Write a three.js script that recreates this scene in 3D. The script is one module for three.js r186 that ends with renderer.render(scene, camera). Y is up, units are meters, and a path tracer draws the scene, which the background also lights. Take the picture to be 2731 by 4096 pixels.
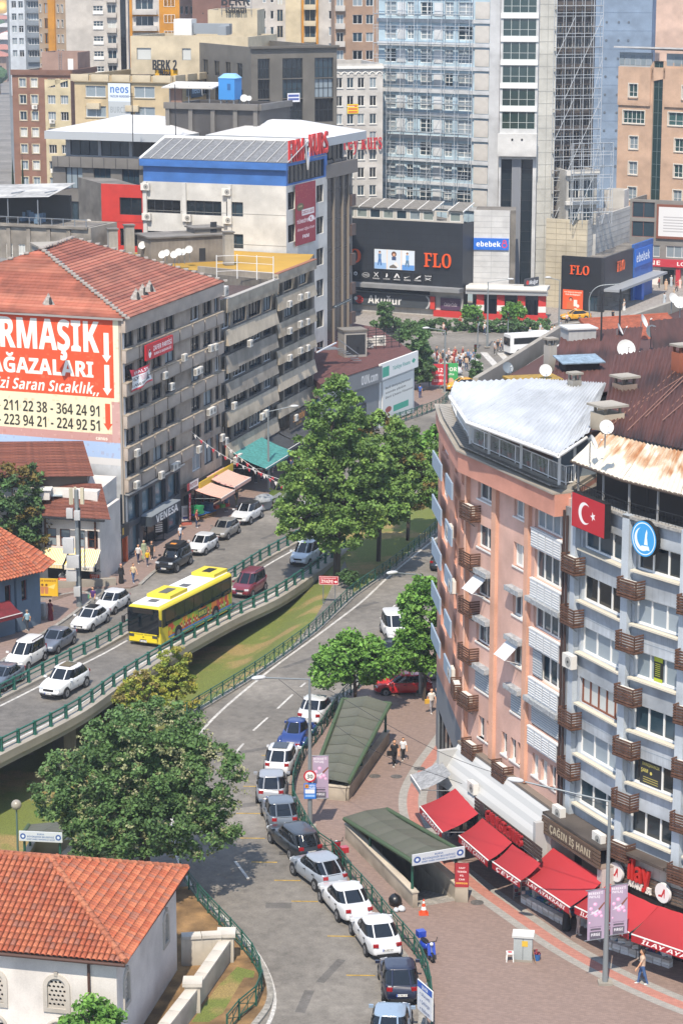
import * as THREE from 'three';
import { mergeGeometries, mergeVertices } from 'three/addons/utils/BufferGeometryUtils.js';
import { MarchingCubes } from 'three/addons/objects/MarchingCubes.js';

// ---------- camera, sky, sun, exposure ----------
const scene = new THREE.Scene();
const camera = new THREE.PerspectiveCamera(24.113, 682 / 1024, 1, 9000);
camera.position.set(0, 50, 0);
camera.rotation.x = -Math.atan(0.232);
const SUN = new THREE.Vector3(-0.1, 0.819, 0.565).normalize();
// hazy summer sky, paler towards the horizon
{
const w = 128, h = 64, d = new Float32Array(w * h * 4);
for (let y = 0; y < h; y++) for (let x = 0; x < w; x++) {
const el = Math.max(0, Math.sin(((y + .5) / h - .5) * Math.PI)), k = Math.pow(1 - el, 2.2), i = (y * w + x) * 4;
d[i] = .4 + .42 * k; d[i + 1] = .55 + .38 * k; d[i + 2] = .86 + .22 * k; d[i + 3] = 1;
}
const t = new THREE.DataTexture(d, w, h, THREE.RGBAFormat, THREE.FloatType); t.mapping = THREE.EquirectangularReflectionMapping; t.magFilter = THREE.LinearFilter; t.needsUpdate = true;
scene.background = t; scene.environment = t;
}
const sun = new THREE.DirectionalLight(0xfff1df, 4.8);
sun.position.copy(SUN).multiplyScalar(400).add(new THREE.Vector3(0, 0, -220));
sun.target.position.set(0, 0, -220); scene.add(sun, sun.target);
sun.castShadow = true; sun.shadow.mapSize.set(4096, 4096);
Object.assign(sun.shadow.camera, { left: -150, right: 150, top: 220, bottom: -220, near: 10, far: 900 });
scene.fog = new THREE.FogExp2(0xcfdcec, 0.0002);
const renderer = new THREE.WebGLRenderer({ antialias: true });
renderer.toneMapping = THREE.LinearToneMapping; renderer.toneMappingExposure = 1.4;
renderer.shadowMap.enabled = true; renderer.shadowMap.type = THREE.PCFSoftShadowMap;

// ---------- helpers ----------
let seed=7;
const rnd=()=>{seed=(seed*1664525+1013904223)>>>0;return seed/4294967296;};
const R=(a,b)=>a+(b-a)*rnd(),pick=a=>a[Math.floor(rnd()*a.length)];
const V3=(x,y,z)=>new THREE.Vector3(x,y,z),PI=Math.PI;
const used={};
const numbered=n=>{const k=used[n]=(used[n]??-1)+1;return k?n+'_'+String(k).padStart(3,'0'):n;};
function tag(o,label,category,group){o.userData.label=label;o.userData.category=category;if(group)o.userData.group=group;return o;}
function thing(name,label,category,pos=[0,0,0],turn=0,group){
const o=new THREE.Group();o.name=numbered(name);o.position.set(...pos);o.rotation.y=turn;
scene.add(o);return tag(o,label,category,group);
}
function part(parent,name,geo,mat,pos,rotY){
const m=new THREE.Mesh(geo,mat);m.name=name;m.castShadow=m.receiveShadow=true;
if(pos)m.position.set(...pos);if(rotY)m.rotation.y=rotY;
parent.add(m);return m;
}
function solo(name,geo,mat,label,category,pos,group){// a thing that is a single mesh
const m=part(scene,numbered(name),geo,mat,pos);return tag(m,label,category,group);
}
function struct(name,geo,mat){const m=part(scene,numbered(name),geo,mat);m.userData.kind='structure';return m;}
function copyOf(o,pos,turn,label){
const c=o.clone();c.name=numbered(o.name.replace(/_\d{3}$/,''));c.position.set(...pos);c.rotation.y=turn??0;
c.userData={...o.userData};if(label)c.userData.label=label;scene.add(c);return c;
}
const gcache=new Map();
const cached=(k,f)=>{if(!gcache.has(k))gcache.set(k,f());return gcache.get(k);};
const q=v=>Math.round(v*100)/100;
// box with uv in metres, base-centred unless c = true
function box(w,h,d,c){
return cached(`b${q(w)},${q(h)},${q(d)},${c ? 1 : 0}`,()=>{
const g=new THREE.BoxGeometry(w,h,d),uv=g.attributes.uv,n=g.attributes.normal;
for(let i=0;i<uv.count;i++){
const X=Math.abs(n.getX(i))>.5,Y=Math.abs(n.getY(i))>.5;
uv.setXY(i,uv.getX(i)*(X?d:w),uv.getY(i)*(Y?d:h));
}
if(!c)g.translate(0,h/2,0);return g;
});
}
const mv=(g,x,y,z,ry,rx,rz)=>{const k=g.clone();if(rx)k.rotateX(rx);if(rz)k.rotateZ(rz);if(ry)k.rotateY(ry);return k.translate(x,y,z);};
const merge=a=>mergeGeometries(a.map(g=>g.index?g.toNonIndexed():g));
const cyl=(r0,r1,h,n=8)=>cached(`c${r0},${r1},${h},${n}`,()=>new THREE.CylinderGeometry(r0,r1,h,n).translate(0,h/2,0));
function rod(a,b,r,n=5){// straight bar between two points
const A=V3(...a),B=V3(...b),d=B.clone().sub(A),g=new THREE.CylinderGeometry(r,r,d.length(),n);
g.applyQuaternion(new THREE.Quaternion().setFromUnitVectors(V3(0,1,0),d.normalize()));
const m=A.add(B).multiplyScalar(.5);return g.translate(m.x,m.y,m.z);
}
const tube=(pts,r,n=24,k=5)=>new THREE.TubeGeometry(new THREE.CatmullRomCurve3(pts.map(p=>V3(...p))),n,r,k);
const shapeOf=pts=>new THREE.Shape(pts.map(p=>new THREE.Vector2(p[0],p[1])));
// flat polygon from plan points [x, z] at height y; thickness t downwards
function slab(pts,y,t,holes=[]){
const s=shapeOf(pts.map(([x,z])=>[x,-z]));for(const h of holes)s.holes.push(new THREE.Path(h.map(([x,z])=>new THREE.Vector2(x,-z))));
const g=t?new THREE.ExtrudeGeometry(s,{depth:t,bevelEnabled:false}):new THREE.ShapeGeometry(s);
g.rotateX(-PI/2);return g.translate(0,y-(t||0),0);
}
// polyline ribbon in plan, from offset o0 to o1 (right of travel positive)
function offs(pts,o){
return pts.map((p,i)=>{
const a=pts[Math.max(0,i-1)],b=pts[Math.min(pts.length-1,i+1)];
let dx=b[0]-a[0],dz=b[1]-a[1];const l=Math.hypot(dx,dz);dx/=l;dz/=l;
return[p[0]-dz*o,p[1]+dx*o];
});
}
const ribbon=(pts,o0,o1,y,t)=>slab([...offs(pts,o0),...offs(pts,o1).reverse()],y,t);
function smooth(pts,n){const c=new THREE.CatmullRomCurve3(pts.map(p=>V3(p[0],0,p[1])),false,'centripetal');return c.getSpacedPoints(n).map(p=>[p.x,p.z]);}
function along(pts,step,f){// calls f(x, z, angle, s) every step metres
let left=0,S=0;
for(let i=0;i+1<pts.length;i++){
const[x0,z0]=pts[i],[x1,z1]=pts[i+1],L=Math.hypot(x1-x0,z1-z0),an=Math.atan2(-(z1-z0),x1-x0);
let t=left;for(;t<L;t+=step)f(x0+(x1-x0)*t/L,z0+(z1-z0)*t/L,an,S+t);
left=t-L;S+=L;
}
}

// ---------- procedural textures ----------
const hash=(x,y)=>{let h=(x*374761393+y*668265263)|0;h=Math.imul(h ^(h>>>13),1274126177);return((h ^(h>>>16))>>>0)/4294967296;};
function vn(x,y,p){// tileable value noise, period p
const xi=Math.floor(x),yi=Math.floor(y),fx=x-xi,fy=y-yi,m=v=>((v % p)+p)% p;
const u=fx*fx*(3-2*fx),v=fy*fy*(3-2*fy);
const a=hash(m(xi),m(yi)),b=hash(m(xi+1),m(yi)),c=hash(m(xi),m(yi+1)),d=hash(m(xi+1),m(yi+1));
return a+(b-a)*u+(c-a)*v+(a-b-c+d)*u*v;
}
function fbm(x,y,p,o=4){let s=0,a=.5,t=0;for(let i=0;i<o;i++){s+=a*vn(x,y,p);t+=a;x*=2;y*=2;p*=2;a*=.5;}return s/t;}
function texture(n,metres,f,srgb=true){
const d=new Uint8Array(n*n*4);
for(let y=0;y<n;y++)for(let x=0;x<n;x++){
const c=f(x/n,y/n),i=(y*n+x)*4;
if(typeof c==='number')d[i]=d[i+1]=d[i+2]=Math.max(0,Math.min(255,c*255));
else for(let k=0;k<3;k++)d[i+k]=Math.max(0,Math.min(255,c[k]*255));
d[i+3]=255;
}
const t=new THREE.DataTexture(d,n,n);t.wrapS=t.wrapT=THREE.RepeatWrapping;t.magFilter=THREE.LinearFilter;
t.minFilter=THREE.LinearMipmapLinearFilter;t.generateMipmaps=true;
if(srgb)t.colorSpace=THREE.SRGBColorSpace;t.repeat.set(1/metres,1/metres);t.needsUpdate=true;return t;
}
const TX={
plaster:texture(256,9,(x,y)=>.92+.22*(fbm(x*6,y*6,6,5)-.5)+.05*(hash(x*256,y*256)-.5)
-.16*Math.max(0,fbm(x*40,y*2,2,3)-.62)),
dirty:texture(256,7,(x,y)=>{const s=fbm(x*32,y*2,2,4),b=fbm(x*5,y*5,5,5);return .88+.44*(b-.5)-.5*Math.max(0,s-.55);}),
asphalt:texture(512,26,(x,y)=>.78+.28*(fbm(x*5,y*5,5,5)-.5)+.16*(fbm(x*64,y*64,64,2)-.5)+.12*(hash(x*512,y*512)-.5)
-.14*Math.max(0,fbm(x*3+7,y*12,3,4)-.58)),
paver:texture(512,3.2,(x,y)=>{
const r=Math.floor(y*32),u=(x*16+(r&1)*.5)% 1,v=(y*32)% 1,k=hash(Math.floor(x*16+(r&1)*.5)% 16,r);
const e=u<.06||v<.12?.88:1;return(.84+.1*k+.08*(hash(x*512,y*512)-.5))*e;
}),
patch:texture(256,40,(x,y)=>.8+.34*(fbm(x*6,y*6,6,5)-.5)),
grass:texture(512,12,(x,y)=>{
const b=fbm(x*6,y*6,6,5),f=hash(x*512,y*512),d=Math.max(0,Math.min(1,(b-.44)*5));
return[(.39+.15*d)*(.72+.5*f),(.43+.04*d)*(.72+.5*f),(.19+.1*d)*(.72+.5*f)];
}),
dirt:texture(256,6,(x,y)=>{const f=fbm(x*8,y*8,8,5),h=hash(x*256,y*256);const k=.72+.5*(f-.5)+.14*(h-.5);return[k,k*.9,k*.74];}),
rust:texture(512,12,(x,y)=>{
const s=fbm(x*24,y*4,4,5),b=fbm(x*5,y*5,5,4),k=Math.max(0,Math.min(1,(s*.5+b*.7-.7)*6));
return[.80-.22*k,.77-.40*k,.70-.50*k].map(v=>v*(.86+.2*hash(x*512,y*512)));
}),
rustbrown:texture(256,10,(x,y)=>{const b=fbm(x*20,y*3,3,4),k=.7+.6*(b-.5);return[k,k*.96,k*.95];}),
speck:texture(256,4,(x,y)=>.82+.32*(fbm(x*24,y*24,24,3)-.5)+.25*(hash(x*256,y*256)-.5)),
};
const bumps={};
const bumpOf=k=>bumps[k]??=(()=>{const t=TX[k].clone();t.colorSpace=THREE.NoColorSpace;t.needsUpdate=true;return t;})();
const mcache={};
function M(color,rough=.85,tex,o={}){
const key=[color,rough,tex,JSON.stringify(o)].join('|');
return mcache[key]??=(()=>{
const{bump,...rest}=o,m=new THREE.MeshPhysicalMaterial({color,roughness:rough,...rest});
if(tex){m.map=TX[tex];if(bump){m.bumpMap=bumpOf(tex);m.bumpScale=bump;}}
return m;
})();
}
const glassM=M('#1d262c',.06,null,{specularIntensity:1,ior:1.6}),glassB=M('#2b3d48',.08,null,{ior:1.6}),glassG=M('#1c3431',.07,null,{ior:1.7}),
glassK=M('#12161a',.08),curtain=M('#b9bdba',.5),curtainB=M('#7f8c94',.35),blind=M('#8b97a0',.45);
const white=M('#d9dad7',.5),steel=M('#8e9499',.45,null,{metalness:.6}),dark=M('#23262a',.6),black=M('#111214',.7),rubber=M('#17181a',.9),chrome=M('#c9ccd0',.2,null,{metalness:1});
// lettering and print
let ncv=0;
function print(w,h,f){
const c=document.createElement('canvas');c.width=w;c.height=h;const g=c.getContext('2d');f(g,w,h);
const t=new THREE.CanvasTexture(c);t.colorSpace=THREE.SRGBColorSpace;ncv++;
return new THREE.MeshPhysicalMaterial({map:t,roughness:.55});
}
function txt(g,s,x,y,size,color,o={}){
g.save();g.translate(x,y);g.rotate(o.rot||0);g.scale(o.sx||1,1);g.fillStyle=color;g.font=`${o.w ?? 'bold'} ${size}px ${o.f ?? 'sans-serif'}`;
g.textAlign=o.a??'center';g.textBaseline='middle';g.fillText(s,0,0);g.restore();
}
// text squeezed to a given width
function fit(g,s,x,y,size,width,color,o={}){
g.font=`${o.w ?? 'bold'} ${size}px ${o.f ?? 'sans-serif'}`;const w=g.measureText(s).width;
txt(g,s,x,y,size,color,{...o,sx:width/w});
}
const fill=(g,c,x,y,w,h)=>{g.fillStyle=c;g.fillRect(x,y,w,h);};
const disc=(g,c,x,y,r)=>{g.fillStyle=c;g.beginPath();g.arc(x,y,r,0,7);g.fill();};
const poly=(g,c,pts)=>{g.fillStyle=c;g.beginPath();pts.forEach((p,i)=>i?g.lineTo(...p):g.moveTo(...p));g.closePath();g.fill();};

// ---------- facades ----------
// a facade runs from plan point a to b, left to right as seen from outside; local x along it, y up, z outwards
class Facade{
constructor(B,a,b){
this.B=B;this.a=a;this.L=Math.hypot(b[0]-a[0],b[1]-a[1]);
this.ux=(b[0]-a[0])/this.L;this.uz=(b[1]-a[1])/this.L;this.rot=Math.atan2(-this.uz,this.ux);
}
pos(s,h,o=0){return[this.a[0]+this.ux*s-this.uz*o,h,this.a[1]+this.uz*s+this.ux*o];}
add(name,geo,mat,s,h,o=0,parent){
const P=this.pos(s,h,o),par=parent||this.B;
return part(par,name,geo,mat,[P[0]-par.position.x,P[1]-par.position.y,P[2]-par.position.z],this.rot);
}
// slab of wall with rectangular holes [s0, h0, s1, h1]
wall(name,s0,h0,s1,h1,mat,holes=[],th=.3,o=0){
const sh=new THREE.Shape([[s0,h0],[s1,h0],[s1,h1],[s0,h1]].map(p=>new THREE.Vector2(...p)));
for(const[a,b,c,d]of holes)sh.holes.push(new THREE.Path([[a,b],[a,d],[c,d],[c,b]].map(p=>new THREE.Vector2(...p))));
const g=new THREE.ExtrudeGeometry(sh,{depth:th,bevelEnabled:false}).translate(0,0,-th);
return this.add(name,g,mat,0,0,o);
}
win(s0,h0,s1,h1,t={}){
const w=q(s1-s0),h=q(h1-h0),n=t.n??2,tr=t.tr??0,fw=t.fw??.07,o=t.o??-.16;
const geo=cached(`w${w},${h},${n},${tr},${fw},${t.low ?? ''}`,()=>{
const a=[mv(box(w,fw,.08,1),0,h/2-fw/2,0),mv(box(w,fw,.08,1),0,fw/2-h/2,0),mv(box(fw,h-2*fw,.08,1),fw/2-w/2,0,0),mv(box(fw,h-2*fw,.08,1),w/2-fw/2,0,0)];
for(let i=1;i<n;i++)a.push(mv(box(fw,h-2*fw,.08,1),w*(i/n-.5),0,0));
for(let i=0;i<tr;i++)a.push(mv(box(w-2*fw,fw*.8,.07,1),0,h*((t.low??(i+1)/(tr+1))-.5),0));
return merge(a);
});
const m=this.add('window',geo,t.frame??white,(s0+s1)/2,(h0+h1)/2,o);
const pm=t.glass??glassM;
part(m,'pane',cached(`p${w},${h}`,()=>new THREE.PlaneGeometry(w-.02,h-.02)),Array.isArray(pm)?pick(pm):pm,[0,0,-.02]);
if(t.sill)part(m,'sill',box(w+.2,.09,t.sillD??.32),t.sill,[0,-h/2-.09,.12]);
if(t.surround){const k=t.sw??.14;part(m,'surround',cached(`s${w},${h},${k}`,()=>merge([mv(box(w+2*k,k,.1,1),0,h/2+k/2,0),mv(box(w+2*k,k,.1,1),0,-h/2-k/2,0),mv(box(k,h,.1,1),-w/2-k/2,0,0),mv(box(k,h,.1,1),w/2+k/2,0,0)])),t.surround,[0,0,.2]);}
return m;
}
// wall with a grid of windows: columns [[s0, s1], ...], rows [[h0, h1], ...]
grid(name,s0,h0,s1,h1,mat,cols,rows,t={},th=.3,o=0){
const H=[];for(const c of cols)for(const r of rows)H.push([c[0],r[0],c[1],r[1]]);
this.wall(name,s0,h0,s1,h1,mat,H,th,o);
for(const x of H)this.win(...x,{...t,o:(t.o??-.16)+o});
}
// a sign board that stands on the wall: thing of its own
sign(name,label,s0,h0,s1,h1,face,o=.08,th=.12,edge=dark,cat='sign'){
const w=s1-s0,h=h1-h0,P=this.pos((s0+s1)/2,(h0+h1)/2,o),g=thing(name,label,cat,P,this.rot);
part(g,'board',box(w,h,th,1),edge,[0,0,th/2]);
part(g,'sign_face',new THREE.PlaneGeometry(w-.03,h-.03),face,[0,0,th+.004]);return g;
}
}
// closed core so that no building is a shell: plan polygon, bottom, top
const core=(B,pts,y0,y1,mat,name='wall')=>part(B,name,slab(pts.map(p=>[p[0]-B.position.x,p[1]-B.position.z]),y1-B.position.y,y1-y0),mat);
const inset=(pts,d)=>{const c=pts.reduce((a,p)=>[a[0]+p[0]/pts.length,a[1]+p[1]/pts.length],[0,0]);return pts.map(p=>{const l=Math.hypot(p[0]-c[0],p[1]-c[1]),k=(l-d)/l;return[c[0]+(p[0]-c[0])*k,c[1]+(p[1]-c[1])*k];});};
const rows=(h0,step,hh,n)=>Array.from({length:n},(_,i)=>[h0+i*step,h0+i*step+hh]);
const cols=(s0,s1,n,w)=>Array.from({length:n},(_,i)=>{const c=s0+(s1-s0)*(i+.5)/n;return[c-w/2,c+w/2];});


// ---------- ground, roads, pavements ----------
const asphalt=M('#928d84',.93,'asphalt'),asphaltD=M('#837f78',.93,'asphalt'),paverM=M('#937f75',.93,'paver',{bump:.004}),paverG=M('#a6a39c',.93,'paver',{bump:.004}),paverR=M('#bb8273',.93,'paver',{bump:.004}),
kerbM=M('#a7a49b',.9,'speck'),lineM=M('#d8d6cf',.8,'speck'),yellowM=M('#c9a53e',.85,'speck'),grassM=new THREE.MeshPhysicalMaterial({map:TX.grass,roughness:.95}),dirtM=M('#a8957a',.96,'dirt'),
concrete=M('#a29c90',.9,'plaster'),concreteD=M('#7f7b74',.92,'dirty'),farPave=M('#a7a19a',.92,'speck');
const deckR=smooth([[-28.5,-133],[-25,-139.71],[-21.85,-145.95],[-17.57,-154.71],[-15.4,-161.15],[-11.31,-171.51],[-8.05,-178.72],[-5,-184.51],[-2.48,-191.37],[-0.7,-196.76],[0.6,-201.19]],60);
const deckL=smooth([[-30.38,-146.81],[-26.34,-153.11],[-23.61,-158.62],[-22.43,-161.15],[-20.36,-165.69],[-18.29,-170.13],[-16.03,-175.65],[-12.85,-182.54],[-9.41,-189.96],[-6.97,-196.76],[-2.1,-208.29],[-0.75,-212.02]],60);
const fenceL=[[-10.36,-153.86],[-6.73,-161.98],[-4.41,-167.88],[-1.95,-174.8],[1.05,-185.44],[4.57,-194.83],[9.67,-211.5],[11.19,-217.49]];
const dipEdge=smooth([[0.6,-199.64],[-2.78,-175.4],[-6.73,-161.98],[-10.36,-153.86],[-11.12,-145.95],[-11.28,-137.07],[-12.05,-129.14],[-15.13,-123.25],[-24.32,-111.78]],60);
// the two plaza stairwells: plan corners front left, front right, back right, back left
const pits=[[[3.95,-120.8],[6.35,-121.9],[2.5,-132.6],[.35,-131.2]],[[2.95,-148.4],[.3,-149.2],[-1.6,-138.2],[.3,-137.6]]];
// the ground is one sheet with an opening where the underpass cuts into it
{
const s=shapeOf([[-3500,-250],[3500,-250],[3500,4500],[-3500,4500]]),hole=[...deckL.slice(0,58),...dipEdge].map(([x,z])=>new THREE.Vector2(x,-z));
s.holes.push(new THREE.Path(hole));for(const h of pits)s.holes.push(new THREE.Path(h.map(([x,z])=>new THREE.Vector2(x,-z))));
struct('ground',new THREE.ShapeGeometry(s).rotateX(-PI/2),asphalt);
}
// sunken lawn under and beside the bridge
{
const A=deckL.slice(0,58),n=70,m=26,pos=[],uv=[],idx=[];
const at=(P,t)=>{const k=t*(P.length-1),i=Math.min(P.length-2,Math.floor(k)),f=k-i;return[P[i][0]+(P[i+1][0]-P[i][0])*f,P[i][1]+(P[i+1][1]-P[i][1])*f];};
const Br=dipEdge.slice().reverse();
for(let i=0;i<=n;i++)for(let j=0;j<=m;j++){
const a=at(A,i/n),b=at(Br,i/n),t=j/m,x=a[0]+(b[0]-a[0])*t,z=a[1]+(b[1]-a[1])*t;
const D=4.2*Math.min(1,Math.max(0,(1-i/n)*1.5)),e=Math.min(1,(1-t)*2.2),y=-D*e*e*(3-2*e)+.05*(fbm(x*.5,z*.5,997,3)-.5)-(t<1?.02:0);
pos.push(x,y,z);uv.push(x,z);
}
for(let i=0;i<n;i++)for(let j=0;j<m;j++){const k=i*(m+1)+j;idx.push(k,k+1,k+m+1,k+1,k+m+2,k+m+1);}
const g=new THREE.BufferGeometry();g.setAttribute('position',new THREE.Float32BufferAttribute(pos,3));g.setAttribute('uv',new THREE.Float32BufferAttribute(uv,2));g.setIndex(idx);g.computeVertexNormals();
struct('lawn',g,grassM);
}
// main road line work
const edgeL=smooth([[9.56,-208.96],[4.35,-193.37],[1.73,-184.37],[0,-179.34],[-2.1,-173.5],[-5.56,-163.97],[-9.04,-152.18],[-9.93,-144.68],[-10.15,-137.07],[-9.56,-129.82],[-7.99,-123.57],[-5.61,-118.3],[-4.22,-114.63],[-3.45,-111.15],[-3.28,-108.61],[-3.59,-106.27],[-4.54,-103.01]],120);
struct('road_edge_line',ribbon(edgeL,-.1,.1,.006),lineM);
for(const[a,b]of[[[-4.36,-156.16],[-3.39,-159.42]],[[-5.83,-151.44],[-4.96,-154.24]],[[-6.79,-146.99],[-6.38,-148.74]],[[-2.87,-161.15],[-2.52,-162.19]],[[3,-179.09],[4.23,-182.93]],[[-0.76,-167.33],[0.19,-170.48]],[[-6.02,-127.92],[-5.18,-125.29]]])
struct('road_dash',ribbon([a,b],-.08,.08,.006),lineM);
const plazaEdge=smooth([[7.62,-179.09],[4.74,-171.86],[2.04,-163.02],[0,-156.74],[-1.32,-150.35],[-2.39,-145.53],[-2.96,-140.5],[-2.97,-137.07],[-2.42,-133.94],[-1.45,-129.69],[-0.15,-127.12],[0.15,-125.61],[1.53,-121.52],[2.74,-117.43],[3.68,-114.63],[4.19,-111.68],[4.32,-109.36],[4.32,-107.38],[4.04,-102.11]],110);
struct('kerb',ribbon(plazaEdge,.3,.62,.13,.2),kerbM);
struct('plaza',slab([...offs(plazaEdge,.3),[22.45,-102.11],[35.77,-169.57],[17.88,-184.24],[9.56,-184.24]],.12,.2,pits),paverM);
// guide strip across the plaza: red band between grey ones
const strip=smooth([[8.78,-158.92],[7.05,-150.35],[5.24,-143.43],[4.36,-138.61],[4.41,-134.09],[5.38,-129.14],[7.13,-124.52],[9.42,-119.59],[11.58,-115.29],[13.88,-111.78],[16.65,-108.46],[19.1,-106.27]],90);
struct('paving_strip',ribbon(strip,-.85,-.34,.126),paverG);struct('paving_strip',ribbon(strip,.34,.85,.126),paverG);struct('paving_strip',ribbon(strip,-.34,.34,.126),paverR);
// verge beside the bath house
const vergeEdge=smooth([[-8.44,-123.88],[-6.85,-120.07],[-5.36,-116.69],[-4.25,-113.54],[-3.73,-111],[-3.7,-108.71],[-4.63,-105.32],[-5.31,-102.11]],40);
struct('verge',slab([...vergeEdge,[-11.75,-102.11],[-14,-123.88]],.1,.2),dirtM);
struct('kerb',ribbon(vergeEdge,-.3,.02,.14,.2),kerbM);
struct('lawn',slab([[-5.27,-113.11],[-4.37,-112.57],[-4.49,-109.72],[-6.36,-106.65],[-7.2,-106.65],[-6.15,-110.74]],.106),grassM);
struct('dirt_patch',slab([[-4.89,-111.78],[-4.1,-111.78],[-3.93,-109.21],[-5.1,-106.65],[-5.94,-106.65]],.11),dirtM);
// left street: pavements
const paveA=smooth([[-16.54,-188.98],[-15.85,-192.51],[-15.09,-195.42],[-12.95,-201.19],[-8.93,-213.75],[-5.61,-224.96],[-3.01,-235.02],[-0.41,-244.83],[2.17,-255.45]],50);
struct('pavement',slab([...paveA,[0.8,-269.69],[-12.13,-229.88],[-20.13,-201.5],[-23.56,-188.98],[-22.93,-183.58],[-19.92,-188.01],[-17.09,-188.01]],.12,.2),paverM);
struct('kerb',ribbon(paveA,-.02,.28,.13,.2),kerbM);
const paveB=smooth([[-26.08,-163.02],[-24.79,-167.11],[-23.53,-172.09],[-21.83,-177.11],[-20.65,-181.63],[-20.09,-184.51],[-20.83,-186.65],[-22.78,-185.3]],40);
struct('pavement',slab([...paveB,[-24.23,-182.93],[-32.98,-177.85],[-33.49,-163.02]],.12,.2),paverM);
struct('kerb',ribbon(paveB,-.02,.26,.13,.2),kerbM);
// far crossing: pale paved forecourt, bank corner pavement, lawn under the plane trees
struct('forecourt',slab([[0.97,-331.17],[13.34,-322.1],[27.73,-328.36],[32.28,-335.27],[39.26,-337.35],[50.85,-354.99],[63.42,-379.71],[55.6,-393.37],[33.89,-359.68],[1.02,-350.42]],.12,.2),farPave);
const bankEdge=smooth([[0.28,-249.44],[3.12,-255.45],[5.79,-258.68],[8.55,-263.03],[11.35,-269.69],[12.04,-276.68],[10.51,-284.02],[7.75,-288.61]],30);
struct('pavement',slab([...bankEdge,[3.97,-284.02],[-3.09,-261.74],[-2.03,-249.44]],.12,.2),paverM);
struct('kerb',ribbon(bankEdge,-.02,.26,.13,.2),kerbM);
struct('lawn',slab([[-0.15,-197.66],[0.22,-198.42],[1.05,-185.44],[4.57,-194.83],[9.67,-211.5],[9.08,-225.93],[4.76,-220.24],[-0.73,-204.68]],.05,.1),grassM);
// zebra crossings of the far junction
for(let i=0;i<7;i++)struct('crossing_stripe',ribbon([[9.96,-308.13].map((v,k)=>v+(k?-.2:0)+i*(k?.35:2.1)),[10.98,-297.24].map((v,k)=>v+i*(k?.35:2.1))],-.45,.45,.006),lineM);
struct('kerb',ribbon([...fenceL].reverse(),-.1,.35,.13,.2),kerbM);
// yellow parking marks
for(const[u,v]of[[-4.79,-131.57],[-3.99,-127.79],[-2.63,-125.03],[-1.63,-122.01],[0.36,-117.26],[1.34,-112.31],[-5.19,-135.71],[-4.95,-140.5],[-4.02,-146.38]].map(p=>p))
struct('parking_mark',ribbon([[u-1.1,v],[u+.35,v+.05]],-.06,.06,.006),yellowM);
// repaired patches and drains in the asphalt
for(const[p,w,l,a]of[[[-5.19,-147.68],.5,3.2,.5],[[-2.98,-167.33],.4,4,.9],[[-5.89,-137.07],.7,1.6,.3],[[-0.53,-112.84],.45,3,1.2],[[-3.39,-121.4],.8,1.4,0],[[-1.8,-109.21],.5,2.6,1.4],[[-10.33,-193.95],.5,2.4,1],[[-6.32,-206.31],.4,3,1.1],[[1.93,-182.93],.5,2.6,.8]])struct('road_patch',ribbon([[p[0]-l/2*Math.cos(a),p[1]+l/2*Math.sin(a)],[p[0]+l/2*Math.cos(a),p[1]-l/2*Math.sin(a)]],-w/2,w/2,.005),M('#77746f',.95,'asphalt'));
for(const p of[[-7.8,-133.36],[-3.21,-129.14],[-1.66,-134.82],[-10.39,-201.19]])struct('drain_cover',mv(box(.7,.02,.5),p[0],.003,p[1]),M('#55534f',.8,'speck'));
// manhole covers
const cover=new THREE.CylinderGeometry(.36,.36,.03,20);
for(const p of[[2.07,-142.03],[3.42,-141.95],[4.91,-143.43],[7.32,-121.52]])struct('manhole_cover',mv(cover,p[0],.125,p[1]),M('#6d6a66',.7,'speck'));

// ---------- bridge with its parapets ----------
{
const B=thing('road_bridge','low concrete road bridge with green railings carrying the yellow bus','bridge',[deckR[0][0],0,deckR[0][1]]);
const rel=g=>g.translate(-B.position.x,0,-B.position.z);
part(B,'deck',rel(slab([...deckL,...deckR.slice().reverse()],-.02,.7)),concrete);
part(B,'roadway',rel(slab([...offs(deckL,.55),...offs(deckR,-.75).reverse()],.008)),asphaltD);
part(B,'kerb',rel(ribbon(deckR,-.75,.12,.2,.55)),concrete);part(B,'kerb',rel(ribbon(deckL,-.05,.5,.2,.4)),concrete);
part(B,'edge_line',rel(ribbon(offs(deckL,1.05),-.1,.1,.014)),lineM);
part(B,'edge_line',rel(ribbon(offs(deckR,-1.15),-.1,.1,.014)),lineM);
// retaining wall under the far side, piers
part(B,'retaining_wall',rel(ribbon(deckL.slice(0,56),-.3,.15,-.72,5)),concreteD);
for(const i of[10,20,30]){const a=deckR[i];part(B,'pier',box(.9,4.6,2.2),concreteD,[a[0]-B.position.x-1.6,-5.2,a[1]-B.position.z-1.4],.5);part(B,'pier',box(.9,4.6,2.2),concreteD,[a[0]-B.position.x-5,-5.2,a[1]-B.position.z-4.6],.5);}
}
const greenM=M('#1f5a4c',.45),greenD=M('#1d4f40',.5);
// bridge railing: posts, two rails
function railing(pts,label,step=1.9){
const T=thing('guard_railing',label,'railing',[pts[0][0],0,pts[0][1]]),ox=pts[0][0],oz=pts[0][1];
along(pts,step,(x,z,a)=>{const p=part(T,'post',box(.14,.98,.2),greenM,[x-ox,.18,z-oz],a);part(p,'foot',box(.26,.06,.3),greenM,[0,0,0]);});
for(const[h,r]of[[.72,.055],[1.06,.075]]){
const c=new THREE.CatmullRomCurve3(pts.map(p=>V3(p[0]-ox,h,p[1]-oz)));part(T,'rail',new THREE.TubeGeometry(c,pts.length*2,r,6),greenM);
}
}
railing(offs(deckR,-.3),'green metal railing on the lawn side of the bridge');
railing(offs(deckL,.2),'green metal railing between the bridge and the parking street');
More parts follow.
